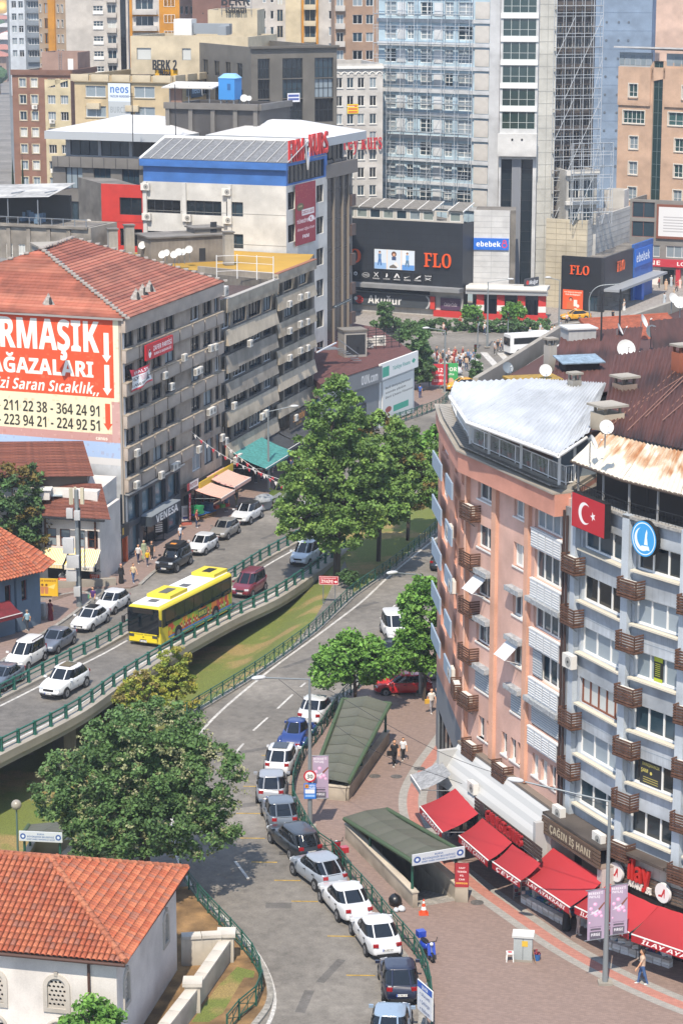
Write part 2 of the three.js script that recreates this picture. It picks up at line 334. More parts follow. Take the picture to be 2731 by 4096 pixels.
// kerbside fence of crossed bars
function crossFence(pts,label,y=.12,step=1.75){
const T=thing('crossbar_fence',label,'fence',[pts[0][0],y,pts[0][1]]),ox=pts[0][0],oz=pts[0][1],P=[];
along(pts,step,(x,z)=>P.push([x-ox,z-oz]));
P.forEach(([x,z],i)=>{
part(T,'post',box(.09,1.08,.09),greenD,[x,0,z]);
if(i+1<P.length){
const[u,w]=P[i+1];
for(const[h,r]of[[1.03,.04],[.16,.03],[.85,.025]])part(T,'rail',rod([x,h,z],[u,h,w],r),greenD);
part(T,'crossbar',rod([x,.16,z],[u,.85,w],.024),greenD);part(T,'crossbar',rod([x,.85,z],[u,.16,w],.024),greenD);
if(step>1.5)part(T,'picket',rod([(x+u)/2,.16,(z+w)/2],[(x+u)/2,.85,(z+w)/2],.02,4),greenD);
}
});
}
crossFence(smooth(fenceL,50),'green crossbar fence between the lawn and the main road');
crossFence(offs(plazaEdge,-.05).slice(8),'green crossbar fence along the paved plaza behind the parked cars');
crossFence(offs(smooth([[-8.92,-125.03],[-7.48,-120.97],[-5.77,-116.86],[-4.52,-113.54],[-4,-111.15],[-4.03,-108.86],[-5,-106.65],[-5.62,-104.38]],40),0),'green crossbar fence around the bath house verge');
crossFence(smooth([[5.77,-257.93],[8.53,-262.25],[11.27,-267.79],[12.36,-272.44]],16),'green crossbar fence round the bank corner',.12,1.2);


// ---------- building kit ----------
// rectangular block: front a -> b, depth behind, core inside, facades front / right / left, back wall
function block(name,label,a,b,depth,h,mat,o={}){
const B=thing(name,label,'building',[a[0],o.y0??0,a[1]]),L=Math.hypot(b[0]-a[0],b[1]-a[1]),ux=(b[0]-a[0])/L,uz=(b[1]-a[1])/L;
const k=[uz*depth,-ux*depth],c=[b[0]+k[0],b[1]+k[1]],d=[a[0]+k[0],a[1]+k[1]],y0=o.y0??0;
const F=new Facade(B,a,b),Rt=new Facade(B,b,c),Lt=new Facade(B,d,a),Bk=new Facade(B,c,d),th=o.th??.3;
const face=(f,w,n)=>{
if(!w)return f.wall('wall',n?th:0,y0,f.L-(n?th:0),h,mat,[],th);
const list=Array.isArray(w)?w:[w];const H=[];
for(const g of list)for(const cc of g.cols)for(const r of g.rows)H.push([[cc[0],r[0],cc[1],r[1]],g.t??{}]);
f.wall('wall',n?th:0,y0,f.L-(n?th:0),h,o.mats?.[n]??mat,H.map(x=>x[0]),th);
for(const[x,t]of H)f.win(...x,t);
};
face(F,o.front,0);face(Rt,o.right,1);face(Lt,o.left,1);Bk.wall('wall',0,y0,Bk.L,h,mat,[],th);
const pts=[a,b,c,d];
core(B,inset(pts,1),y0,h-(o.par??.8),o.roof??concreteD,'roof_deck');
return{B,F,Rt,Lt,pts,h};
}
// split air conditioner outdoor unit
const acBody=M('#cfcdc6',.55),acGrey=M('#8f8f8b',.6);
const acKit={
body:box(.86,.66,.32,1),fan:new THREE.CylinderGeometry(.25,.25,.02,16).rotateX(PI/2),hub:new THREE.CylinderGeometry(.07,.07,.02,8).rotateX(PI/2),br:box(.05,.05,.45,1),slots:merge(Array.from({length:7},(_,i)=>mv(box(.012,.04,.26,1),0,-.24+i*.08,0)))
};
let acProto;
function ac(pos,turn,label,group,s=1){
if(!acProto){
acProto=new THREE.Group();acProto.name='air_conditioner';numbered('air_conditioner');
const b=part(acProto,'casing',acKit.body,acBody,[0,0,.25]);part(b,'fan_grille',acKit.fan,acGrey,[.12,0,.163]);part(b,'fan_hub',acKit.hub,dark,[.12,0,.175]);
part(b,'side_slots',acKit.slots,dark,[-.43,0,0]);
part(acProto,'bracket',acKit.br,steel,[-.3,-.36,.2]);part(acProto,'bracket',acKit.br,steel,[.3,-.36,.2]);
scene.add(acProto);acProto.position.set(...pos);acProto.rotation.y=turn;acProto.scale.setScalar(s);return tag(acProto,label,'air conditioner',group);
}
const c=copyOf(acProto,pos,turn,label);c.userData.group=group;c.scale.setScalar(s);return c;
}
// satellite dish on a short mast
const dishGeo=(()=>{const p=[];for(let i=0;i<=8;i++){const r=i/8*.5;p.push(new THREE.Vector2(r,r*r*.55));}const g=new THREE.LatheGeometry(p,18);return g.rotateX(PI/2);})();
const dishM=M('#cbccc8',.5,null,{side:THREE.DoubleSide}),dishG=M('#6e7880',.5,null,{side:THREE.DoubleSide});
function dish(pos,turn,label,s=1,mast=1.2,m=dishM,group){
const D=thing('satellite_dish',label,'satellite dish',pos,turn,group);
part(D,'mast',cyl(.035,.035,q(mast)),steel,[0,0,0]);
const b=part(D,'bowl',dishGeo,m,[0,mast,.12]);b.scale.setScalar(s*.62);b.rotation.x=-.45;
part(b,'arm',rod([0,-.48,.1],[0,-.05,.62],.018),steel);part(b,'receiver',box(.08,.08,.14,1),white,[0,-.05,.62]);
return D;
}

// ---------- red-roofed office block with the painted advert ----------
const concA=M('#b1a496',.92,'dirty'),concSp=M('#bdb0a3',.92,'plaster'),frameD=M('#2a2d31',.5),frameW=M('#cfd2d3',.5),roofRed=M('#a3604c',.9,'dirty');
const gA=[glassM,glassB,glassM,glassK,curtainB,glassM];
{
const a=[-18.2,-197.4],b=[-11.2,-220.1],adL=[-40,-205.6];
const B=thing('office_block','grey office block with red hipped roof and painted advert wall','building',[a[0],0,a[1]]);
const F=new Facade(B,[-18.2,-197.4],[-11.2,-220.1]),Wd=new Facade(B,adL,a);
const back=[-33,-228.5];
core(B,inset([adL,a,b,back],1.2),0,20.4,concreteD,'floor_core');
const colS=Array.from({length:7},(_,i)=>[3.17*i+.12,3.17*i+2.48]);colS.push([22.25,23.45]);
const sills=[18.05,15.25,12.52,9.77,7.05];
const H=[];for(const s of sills)for(const c of colS){if(s<8&&c[0]>13)continue;H.push([c[0],s,c[1],s+1.36]);}
for(const c of colS.slice(4)){H.push([c[0],4.3,c[1],6.6]);H.push([c[0],7.2,c[1],8.5]);}
F.wall('wall',0,5.7,12.9,20.65,concA,H.filter(h=>h[2]<12.9),.35);F.wall('wall',12.9,3.4,F.L,20.65,concA,H.filter(h=>h[0]>12.9-1&&h[2]<24),.35);
for(const h of H)if(h[2]<12.5||h[0]>12.6)F.win(...h,{n:2,frame:rnd()<.8?frameD:frameW,glass:gA,fw:.08,o:-.2});
// projecting spandrels between the window rows, one per bay
for(const s of sills)for(const c of colS){
if(s<8&&c[0]>13)continue;
const w=c[1]-c[0]+.55,sp=F.add('spandrel',box(w,1.05,.34),concSp,(c[0]+c[1])/2+.02,s-1.12,.18);
part(sp,'sill',box(w,.08,.5),M('#b8ab97',.85,'speck'),[0,1.05,.03]);
}
F.add('eave_band',box(F.L+.3,1.15,.35),concSp,F.L/2,19.5,.18);
// hipped tile roof: two visible slopes and two behind, with raised tile courses
const e=20.72,apex1=[-26,25.2,-208],apex2=[-24.2,25.2,-216.5],o=[a[0],0,a[1]];
const c3=[[adL[0]-.4,e,adL[1]+.35],[a[0]+.5,e,a[1]+.5],[b[0]+.5,e,b[1]-.2],[back[0],e,back[1]]];
const slope=(pts,name)=>{
const[p0,p1,...up]=pts.map(p=>V3(...p)),dir=p1.clone().sub(p0).normalize(),apex=up[0],nrm=p1.clone().sub(p0).cross(apex.clone().sub(p0)).normalize();if(nrm.y<0)nrm.negate();
const upv=apex.clone().sub(p0);upv.addScaledVector(dir,-upv.dot(dir));const slopeL=upv.length();upv.normalize();
const flat=pts.map(p=>{const v=V3(...p).sub(p0);return[v.dot(dir),v.dot(upv)];});
const g=new THREE.ShapeGeometry(shapeOf(flat));const m4=new THREE.Matrix4().makeBasis(dir,upv,nrm).setPosition(p0.x-o[0],p0.y,p0.z-o[2]);
const mesh=part(B,name,g.applyMatrix4(m4),M('#84463a',.9,'speck'));
// courses: overlapping strips following the slope
const xr=y=>{let xs=[];for(let i=0;i<flat.length;i++){const A=flat[i],C=flat[(i+1)% flat.length];if((A[1]-y)*(C[1]-y)<0)xs.push(A[0]+(C[0]-A[0])*(y-A[1])/(C[1]-A[1]));}return[Math.min(...xs),Math.max(...xs)];};
for(let y=.02;y<slopeL-.4;y+=.42){
const[x0,x1]=xr(y+.02),[x2,x3]=xr(Math.min(slopeL-.02,y+.42));if(!(x1>x0))continue;
const cg=new THREE.BufferGeometry(),z0=.07,z1=.012;
cg.setAttribute('position',new THREE.Float32BufferAttribute([x0,y,z0,x1,y,z0,x3,y+.42,z1,x2,y+.42,z1,x0,y,0,x1,y,0],3));
cg.setAttribute('uv',new THREE.Float32BufferAttribute([x0,y,x1,y,x3,y+.4,x2,y+.4,x0,y,x1,y],2));cg.setIndex([0,1,2,0,2,3,4,5,1,4,1,0]);cg.computeVertexNormals();
part(mesh,'tile_course',cg.applyMatrix4(m4),pick([roofRed,M('#9b5946',.9,'dirty'),M('#aa6a55',.9,'dirty')]));
}
};
slope([c3[0],c3[1],apex1],'roof_slope');slope([c3[1],c3[2],apex2,apex1],'roof_slope');slope([c3[2],c3[3],apex2],'roof_slope');slope([c3[3],c3[0],apex1,apex2],'roof_slope');
// mortar hips and roof vents
const mort=M('#b5aea6',.95,'speck');
const lump=(p,r,n=22)=>{for(let i=0;i<n;i++){const t=i/(n-1),x=p[0]+(r[0]-p[0])*t,y=p[1]+(r[1]-p[1])*t,z=p[2]+(r[2]-p[2])*t;part(B,'hip_tile',box(.34+R(0,.1),.16,.5,1),mort,[x-o[0],y+.08,z-o[2]],R(-.3,.3));}};
lump(c3[1],apex1,30);lump(c3[2],apex2,20);lump(c3[0],apex1,12);lump(apex1,apex2,12);
for(const P of[[-16.78,23.3,-195.16],[-16.27,23.6,-195.59],[-15.69,23.9,-195.49],[-23.93,22.9,-194.95]]){
const g=new THREE.ConeGeometry(.62,.95,4,1,true,PI/4);const v=part(B,'roof_vent',g,mort,[P[0]-o[0],P[1]-.2,P[2]-o[2]],.3);part(v,'opening',new THREE.ConeGeometry(.4,.6,3),black,[.1,-.1,.26]);
}
// advert wall, painted directly on the plaster
Wd.wall('wall',0,0,Wd.L,20.65,M('#c3c8cc',.9,'dirty'),[],.35);
const W=Wd.L-2.2*0,adv=print(1536,1248,(g,w,h)=>{
const px=w/15.2,Y=m=>(20.5-m)*px;// 15.2 m wide, from 20.5 m downwards
fill(g,'#d9502c',0,0,w,h);fill(g,'#ddd6b4',0,Y(13.9),w,Y(10.8)-Y(13.9));fill(g,'#b98d86',0,Y(10.8),w,Y(10.1)-Y(10.8));
fill(g,'#dcd9bd',w-.75*px,0,px,Y(13.6));fill(g,'#bd9791',w-1.0*px,Y(13.6),px,Y(10.1)-Y(13.6));
fill(g,'#9fb6d6',0,Y(10.1),w,h);fill(g,'#c9c9c8',0,Y(8.75),w,h);
for(let i=0;i<900;i++){const x=Math.random?(hash(i,3)*w):0,y=Y(20.2)+hash(i,9)*Y(9);g.fillStyle=`rgba(${hash(i, 4) > .5 ? '240,225,200' : '150,60,40'},${.05 + .1 * hash(i, 5)})`;g.fillRect(x,y,3+30*hash(i,6),3+26*hash(i,7));}
const ff={a:'right',f:'sans-serif',w:900},wd='#ebe9df';
fit(g,'SARMAŞIK',w-2.1*px-6.2*px,Y(18.95),3.5*px,12.4*px,wd,{w:900});
fit(g,'MAĞAZALARI',w-2.6*px-5.7*px,Y(16.2),1.8*px,11.4*px,wd,{w:900});
fit(g,'Sizi Saran Sıcaklık,,',w-2.1*px-5.2*px,Y(14.6),1.3*px,10.4*px,wd,{w:'bold italic'});
fit(g,'0224 - 211 22 38 - 364 24 91',w-2.0*px-6.1*px,Y(12.7),1.3*px,12.2*px,'#2b2723');
fit(g,'0537 - 223 94 21 - 224 92 51',w-2.0*px-6.1*px,Y(11.45),1.3*px,12.2*px,'#2b2723');
const ar=(y0,y1,c)=>{poly(g,c,[[w-1.62*px,Y(y0)],[w-1.15*px,Y(y0)],[w-1.15*px,Y(y1+.5)],[w-1.62*px,Y(y1+.45)]]);poly(g,c,[[w-1.8*px,Y(y1+.6)],[w-.95*px,Y(y1+.6)],[w-1.38*px,Y(y1)]]);};
ar(19.4,16.9,wd);ar(16.7,14.1,wd);ar(13.4,11.1,'#d9502c');txt(g,'canus',w-2*px,Y(10.4),.4*px,'#e9e2d2');
});
adv.roughness=.9;
Wd.add('painted_advert',new THREE.PlaneGeometry(15.2,12.35).translate(-7.6,6.175,0),adv,Wd.L-.1,8.15,.006);
Wd.add('cornice',box(Wd.L+.5,.18,.5),M('#8f8d8a',.7),Wd.L/2,20.55,.1);
Wd.add('drainpipe',cyl(.07,.07,18),M('#9a958d',.6),Wd.L-.18,1.5,.1);
// ground floor: dark shop front with tall display windows, hotel and greengrocer bays
const shop=M('#39414a',.5),glassS=M('#5c7480',.12);
F.wall('shop_front',0,0,12.9,5.7,shop,[[.6,3.1,3,5.2],[3.7,3.1,6.2,5.2],[6.8,3.1,9.3,5.2],[9.9,3.1,12.5,5.2],[.6,.25,3,2.6],[3.8,.1,9.6,2.3],[10,.25,12.5,2.6]],.5);
for(const s of[.6,3.7,6.8,9.9]){F.win(s,3.1,s+2.45,5.2,{n:1,frame:shop,glass:glassS,o:-.3});F.add('lintel_return',box(.3,2.1,.06),dark,s+2.3,3.1,-.2);}
F.win(.6,.25,3,2.6,{n:1,frame:shop,glass:glassS,o:-.3});F.win(10,.25,12.5,2.6,{n:1,frame:shop,glass:glassS,o:-.3});
F.win(3.8,.1,9.6,2.3,{n:3,frame:dark,glass:glassK,o:-.42});
F.add('ledge',box(13.2,.14,.4),M('#8d9092',.6),6.5,5.66,.2);
F.wall('shop_front',12.9,0,F.L,3.4,M('#4a4340',.8),[[13.6,.1,15,2.6],[15.6,.1,23.4,2.7]],.5);
F.win(13.6,.1,15,2.6,{n:2,frame:dark,glass:glassK,o:-.35});F.win(15.6,.1,23.4,2.7,{n:4,frame:M('#7c1f1f',.6),glass:glassK,o:-.35});
// air conditioners on the office facade
for(const[s,h]of[[12.87,15.43],[19.63,15.21],[20.77,15.15],[9.6,13.36],[8.09,14.61],[15.86,13.65],[16.75,13.67],[19.07,9.42],[19.87,9.43],[1.38,9.08],[9.79,6.13],[10.65,6.15],[16.24,6.48],[1.14,6.37],[6.86,6.03],[22.33,6.4],[23.26,5.89]])
ac(F.pos(s,h,.36),F.rot,'white air conditioner on the red-roofed office block, '+['under its top windows','under the second row of windows','under the third row of windows','under the fourth row of windows','under the lowest row of office windows'][Math.max(0,Math.min(4,Math.round((17.6-h)/2.75)))],'office block air conditioners',.92);
// signs and banners on this facade
F.sign('party_sign','red board with white lettering under the top windows of the office block',3.61,16.56,9.85,17.89,print(512,200,(g,w,h)=>{
fill(g,'#c0202b',0,0,w,h);fit(g,'ZAFER PARTİSİ',w*.6,h*.36,88,w*.7,'#eee');fit(g,'BURSA İL BAŞKANLIĞI',w*.6,h*.74,46,w*.66,'#eee');
poly(g,'#eee',[[40,90],[60,60],[80,95],[92,130],[70,178],[48,172],[36,130]]);disc(g,'#333',62,92,16);
}),.5,.2,M('#a81c26',.5));
{
const[s0,h0,s1,h1]=[0.13,14.36,4.62,16.37],P=F.pos(s0,h1,.55),g=thing('rental_banner','red and white cloth rental banner tied below the red board','banner',P,F.rot);
const face=print(256,300,(c,w,h)=>{fill(c,'#e4e4e2',0,0,w,h);fill(c,'#b8243a',0,0,w,92);fit(c,'KİRALIK',128,50,66,190,'#f0f0f0');txt(c,'SKY',62,140,64,'#444');fit(c,'0 (450 05 45',110,236,50,190,'#222');fill(c,'#c2303f',0,276,w,24);for(let i=0;i<4;i++)fill(c,'#c78',126,116+i*20,70,7);poly(c,'#555c70',[[200,170],[216,120],[234,170],[240,250],[196,250]]);});
const geo=new THREE.PlaneGeometry(s1-s0,h1-h0,14,12),p=geo.attributes.position;
for(let i=0;i<p.count;i++){const x=p.getX(i)/(s1-s0)+.5,y=.5-p.getY(i)/(h1-h0);p.setXYZ(i,p.getX(i)+.55*y,p.getY(i)-.5*Math.sin(x*3)*(1-y)*.5+.3*y*x,.12*Math.sin(x*9+y*4));}
geo.computeVertexNormals();face.side=THREE.DoubleSide;part(g,'cloth',geo,face,[(s1-s0)/2,-(h1-h0)/2,0]);
}
// shop fascia with letters
const V=thing('shop_fascia','dark projecting fascia with white letters over the clothes shop door','sign',F.pos(6.85,2.2,.5),F.rot);
part(V,'fascia_box',box(6.9,.85,1),M('#39424a',.5),[0,0,-.05]);part(V,'cap',box(7,.06,1.1),M('#7d858b',.5),[0,.85,-.05]);
const vf=print(512,80,(g,w,h)=>{fill(g,'#39424a',0,0,w,h);fit(g,'VENESA',256,44,84,430,'#e8e8e6',{w:900});});part(V,'lettering',new THREE.PlaneGeometry(6.2,.84),vf,[.25,.44,.456]);
const hs=F.sign('hotel_sign','red and white horizontal hotel sign on the office block',13.1,3.2,16,3.9,print(256,64,(g,w,h)=>{fill(g,'#d8d6d2',0,0,w,h);fill(g,'#b52a33',0,0,60,h);fit(g,'9.NOTER',128,34,46,200,'#7c2030');}),.3,.25);
F.sign('hotel_sign','tall red vertical sign reading 9. NOTER beside the shop door',13.05,.6,13.55,3.0,print(48,220,(g,w,h)=>{fill(g,'#c02c35',0,0,w,h);[...'9.NOTER'].forEach((c,i)=>txt(g,c,24,22+i*30,34,'#eee'));}),.6,.12);
// greengrocer: yellow board, striped awnings
const yb=F.sign('grocer_board','long yellow board with a small emblem above the striped awnings',16.12,2.69,25.08,3.39,print(512,96,(g,w,h)=>{fill(g,'#c9ab2c',0,0,w,h);disc(g,'#b3364a',235,46,30);disc(g,'#ddd',235,46,13);fill(g,'#4b5a9a',205,30,12,44);fill(g,'#4b5a9a',254,20,12,44);}),.5,.15,M('#b99b28',.6));
const stripes=print(256,128,(g,w,h)=>{fill(g,'#dfc7b6',0,0,w,h);for(let i=0;i<22;i++)fill(g,'#bd6a58',i*11.6,0,5.2,h);});
awning(F,15.2,18.9,3.0,2.3,3.0,stripes,'first red and white striped awning over the crates');awning(F,19.0,23.6,3.3,2.5,2.9,stripes,'striped awning over the grocer next to the green awning');
}
// awning: sloping cloth on a frame with a hanging valance
function awning(F,s0,s1,h1,h0,out,cloth,label,o={}){
const w=s1-s0,T=thing('shop_awning',label,'awning',F.pos((s0+s1)/2,h0,0),F.rot,o.group),rise=h1-h0,len=Math.hypot(out,rise);
const top=new THREE.PlaneGeometry(w,len,Math.max(4,Math.round(w*2)),6),p=top.attributes.position;
for(let i=0;i<p.count;i++){const t=.5-p.getY(i)/len;p.setXYZ(i,p.getX(i),rise*(1-t)-.1*Math.sin(PI*t)+.015*Math.sin(p.getX(i)*7+t*3),.2+(out-.2)*t);}
if(o.uv){const uv=top.attributes.uv;for(let i=0;i<uv.count;i++)uv.setXY(i,uv.getX(i)*w,uv.getY(i)*len);}
top.computeVertexNormals();cloth.side=THREE.DoubleSide;
part(T,'cloth',top,cloth);
const vg=new THREE.PlaneGeometry(w,o.vh??.3);part(T,'valance',vg,o.valance??cloth,[0,-(o.vh??.3)/2-.01,out+.02]);(o.valance??cloth).side=THREE.DoubleSide;
part(T,'front_bar',box(w,.05,.06,1),white,[0,0,out]);
for(const x of[-w/2+.15,0,w/2-.15])part(T,'arm',rod([x,-.25,.1],[x,-.06,out-.05],.03),steel);
return T;
}

// ---------- second and third blocks of the row ----------
const tanSp=M('#b3a997',.92,'dirty'),tanSp2=M('#a39c90',.92,'dirty');
function leanSpandrel(F,s0,s1,h0,h1,o0,o1,mat,name='spandrel'){// leans outwards towards the bottom
const g=new THREE.ExtrudeGeometry(shapeOf([[0,h0],[o1,h0],[o0,h1],[0,h1]]),{depth:s1-s0,bevelEnabled:false}).rotateY(-PI/2);
g.rotateY(PI).translate(0,0,0);// x -> along, z -> out
const k=new THREE.BufferGeometry();const L=s1-s0;
const V=[[0,h0,0],[0,h0,o1],[0,h1,o0],[0,h1,0]],P=[],U=[];
const quad=(a,b,c,d)=>{for(const v of[a,b,c,a,c,d]){P.push(...v);U.push(v[0]+v[2],v[1]+v[2]*.6);}};
const sh=v=>[v[0]+L,v[1],v[2]];
quad(V[1],sh(V[1]),sh(V[2]),V[2]);quad(V[2],sh(V[2]),sh(V[3]),V[3]);quad(V[0],sh(V[0]),sh(V[1]),V[1]);quad(V[0],V[1],V[2],V[3]);quad(sh(V[1]),sh(V[0]),sh(V[3]),sh(V[2]));
k.setAttribute('position',new THREE.Float32BufferAttribute(P,3));k.setAttribute('uv',new THREE.Float32BufferAttribute(U,2));k.computeVertexNormals();
return F.add(name,k,mat,s0,0,0);
}
const rowA=[-11.2,-220.1],ux=.2947,uz=-.9556,on=s=>[-18.2+ux*s,-197.4+uz*s];
{
const a=on(24.75),b=on(39.7);
const B=thing('office_block','low flat-roofed grey block with sloping spandrels next to the red roof','building',[a[0],0,a[1]]),F=new Facade(B,a,b);
const bk=s=>{const p=on(s);return[p[0]-14,p[1]-4.3];};
core(B,[on(24.9),on(39.6),bk(39.6),bk(24.9)].map((p,i)=>i<2?[p[0]-.9,p[1]-.27]:p),0,18.2,M('#5b4a45',.95,'speck'),'roof_deck');
const cs=[[.4,2.6],[3.4,7.2],[7.9,11.6],[12.3,14.7]],rs=[[16.0,17.6],[13.6,15.1],[11.0,12.5],[8.3,9.8],[5.2,6.8]];
const H=[];for(const c of cs)for(const r of rs)H.push([c[0],r[0],c[1],r[1]]);
F.wall('wall',0,0,F.L,18.6,M('#8b857c',.92,'dirty'),[...H,[.8,.1,14.2,3]],.5,-.35);
for(const h of H)F.win(...h,{n:Math.round((h[2]-h[0])/.9),frame:pick([frameD,frameW]),glass:gA,o:-.55});
F.win(.8,.1,14.2,3,{n:6,frame:dark,glass:glassK,o:-.8});
leanSpandrel(F,0,8.2,14.6,16,.15,.5,tanSp);leanSpandrel(F,8.2,14.9,14.6,16,.1,.4,tanSp);
leanSpandrel(F,0,3,12.0,13.6,.1,.4,tanSp2);leanSpandrel(F,3,14.9,12.2,13.6,.1,.35,tanSp2);leanSpandrel(F,0,14.9,9.6,11,.1,.35,tanSp2);leanSpandrel(F,0,14.9,6.9,8.3,.15,.4,tanSp);leanSpandrel(F,0,14.9,3.8,5.2,.1,.4,tanSp);
F.add('parapet',box(14.9,1.25,.4),tanSp,7.5,17.7,.15);F.add('parapet_return',box(.4,1.2,5),tanSp,.2,17.7,-2.6);
F.add('parapet_cap',box(14.9,.08,.55),M('#9c9890',.8),7.5,18.96,.15);
F.sign('party_sign','dark green board with white lettering on the flat-roofed block',31.34,13.82,38.2,14.08,print(400,128,(g,w,h)=>{fill(g,'#43504d',0,0,w,h);fit(g,'GELECEK PARTİSİ',230,62,52,290,'#ddd');disc(g,'#ddd',46,64,22);}),.75,.12);
F.sign('blank_board','large blank white board on the flat-roofed block',25.91,9.93,32.63,10.06,M('#c9d2dc',.6),.7,.12,white);
F.sign('shop_board','white shop board with a red name above the green awning',31.74,5.33,38.15,5.21,print(300,200,(g,w,h)=>{fill(g,'#d3d7da',0,0,w,h);fit(g,'Ülegolü',150,84,66,130,'#b2323f',{w:'bold italic'});txt(g,'hediyem',190,124,28,'#3b6ea0');}),.9,.15,white);
ac(F.pos(3.5,19.25,-1.5),F.rot,'large air conditioner standing on the flat roof beside the red tiles','roof air conditioners',1.3);
for(const[s,h]of[[.6,8.9],[.9,3.6],[1.9,3.7],[8.6,6.4],[9.7,6.5],[5.2,14.1]])ac(F.pos(s,h,.5),F.rot,'air conditioner unit on the flat-roofed block with sloping spandrels','flat block air conditioners',.95);
const teal=M('#4f9c97',.8,'speck');awning(F,1.2,9.6,4.2,2.9,3.6,teal,'large teal green awning over the shoe shop',{uv:1,vh:.2});
awning(F,9.8,14.6,3.6,2.8,2.6,M('#3f4245',.8,'speck'),'dark grey awning over the clothes racks',{uv:1});
}
{
const a=on(39.7),b=on(52.1);
const B=thing('office_block','concrete office block with flat yellow roof terrace','building',[a[0],0,a[1]]),F=new Facade(B,a,b);
const roofP=[on(39.7),on(52.1),[-2.3,-256],[-6,-257.1],[-13.2,-260.3],[-26,-256.4],[-24,-246],[-14.5,-241.2]];
core(B,roofP.map(p=>[p[0]-.6,p[1]]),0,18.9,concreteD,'floor_core');
part(B,'roof_surface',slab(inset(roofP,.8).map(p=>[p[0]-a[0],p[1]-a[1]]),18.96),M('#d3a73c',.85,'patch'));
const cs=[[.5,2],[3,6.4],[7.7,11.1]],rs=[17.3,14.6,11.9,9.2,6.5].map(h=>[h-.1,h+1.35]),H=[];
for(const c of cs)for(const r of rs)H.push([c[0],r[0],c[1],r[1]]);
F.wall('wall',0,0,F.L,19.05,M('#8f897d',.92,'dirty'),[...H,[.8,.1,11.6,3]],.5,-.35);
for(const h of H)F.win(...h,{n:Math.max(2,Math.round((h[2]-h[0])/.95)),frame:frameD,glass:gA,o:-.55});
F.win(.8,.1,11.6,3,{n:5,frame:dark,glass:glassK,o:-.8});
for(const r of[15.9,13.2,10.5,7.8,5.1]){leanSpandrel(F,0,3,r-.1,r+1.25,.1,.4,tanSp);leanSpandrel(F,3,12.3,r-.1,r+1.25,.1,.4,tanSp);}
for(const s of[2.3,7.1,11.8])F.add('pier',box(.5,15,.5),M('#868076',.92,'dirty'),s,3.6,-.2);
F.add('parapet',box(12.4,.95,.4),tanSp,6.2,18.5,.1);F.add('coping',box(12.4,.07,.5),M('#8a5a42',.8),6.2,19.46,.1);
const side=new Facade(B,[-14.5,-241.2],a);side.wall('wall',0,17.3,side.L,19.5,tanSp2,[],.25);
for(const[s,h]of[[1.2,16.4],[1.2,13.7],[1.2,11],[4.6,16.6],[6.9,16.5],[4.6,13.9],[6.9,13.8],[4.6,11.2],[6.9,11.1],[3,4.6]])ac(F.pos(s,h,.85),F.rot,'air conditioner on the yellow-roofed block, '+(h>16?'under its top windows':h>13?'under the second row of windows':h>10?'under the third row of windows':'above the shop awnings'),'yellow-roof block air conditioners',.92);
F.sign('shop_board','dark board with an orange handwritten shop name beyond the white board',1.4,3.6,6.8,5.1,print(256,90,(g,w,h)=>{fill(g,'#2c2a28',0,0,w,h);fit(g,'SERPİN',128,36,52,180,'#d08a2e',{w:'bold italic'});txt(g,'GLUTEN',128,74,22,'#b9862f');}),.9,.12);
F.sign('shop_board','blue shop board at the far end of the row',7.5,3.8,11.9,5.2,M('#2f6fb0',.6),.9,.12);
awning(F,.3,6,3.5,2.7,2.4,M('#47494c',.8,'speck'),'charcoal awning beyond the clothes racks',{uv:1});awning(F,6.3,12,3.5,2.7,2.2,M('#53565a',.8,'speck'),'grey awning at the far end of the row',{uv:1});
// lift housings, chimneys and railings on the yellow terrace
const st=M('#857f76',.93,'dirty'),hut=(P,w,d,h,rot,label)=>{const T=thing('roof_hut',label,'roof structure',P,rot);part(T,'wall',box(w,h,d),st);part(T,'roof_slab',box(w+.4,.16,d+.4),concreteD,[0,h,0]);part(T,'door',box(.7,1.3,.06),dark,[w*.2,.2,d/2]);};
hut([-16.8,18.9,-250.4],8,4.5,2.7,.4,'long concrete stair hut on the yellow roof');hut([-14.4,21.4,-252],3,2.5,.8,.4,'small concrete block on top of the stair hut');
for(const[P,l]of[[[-23.77,19,-249.26],'stained white chimney in front of the red end bay'],[[-22.37,19,-252.97],'plain grey chimney beside the long stair hut'],[[-11.62,19,-246.37],'tall grey chimney beside the white terrace railing']]){const T=thing('chimney',l,'chimney',P,.3);part(T,'shaft',box(.95,3.3,.95),M('#aaa69c',.93,'dirty'));part(T,'cap',box(1.15,.14,1.15),concreteD,[0,3.3,0]);}
const rl=thing('roof_railing','thin white railing around part of the yellow terrace','railing',[-12.49,19,-241.46]);const rp=[[-12.24,19,-234.77],[-10.26,19,-235.42],[-8.29,19,-234.45],[-6.65,19,-233.8]],o=rl.position;
rp.forEach((p,i)=>{part(rl,'post',cyl(.05,.05,2.4),white,[p[0]-o.x,0,p[2]-o.z]);if(i)for(const h of[.8,1.6,2.3])part(rl,'rail',rod([rp[i-1][0]-o.x,h,rp[i-1][2]-o.z],[p[0]-o.x,h,p[2]-o.z],.025),white);});
for(const P of[[-17.91,19.5,-240.99],[-17.65,19.5,-242.39],[-16.77,19.5,-240.99],[-16.47,19.5,-243.1],[-15.93,19.5,-243.1],[-15.53,19.5,-245.24],[-20.56,19.5,-248.89],[-28.02,20,-266.57]])dish(P,R(-.6,.3),'pale satellite dish in the cluster behind the red tiled roof',R(1.1,1.4),1.2,dishM,'dishes behind the red roof');
}


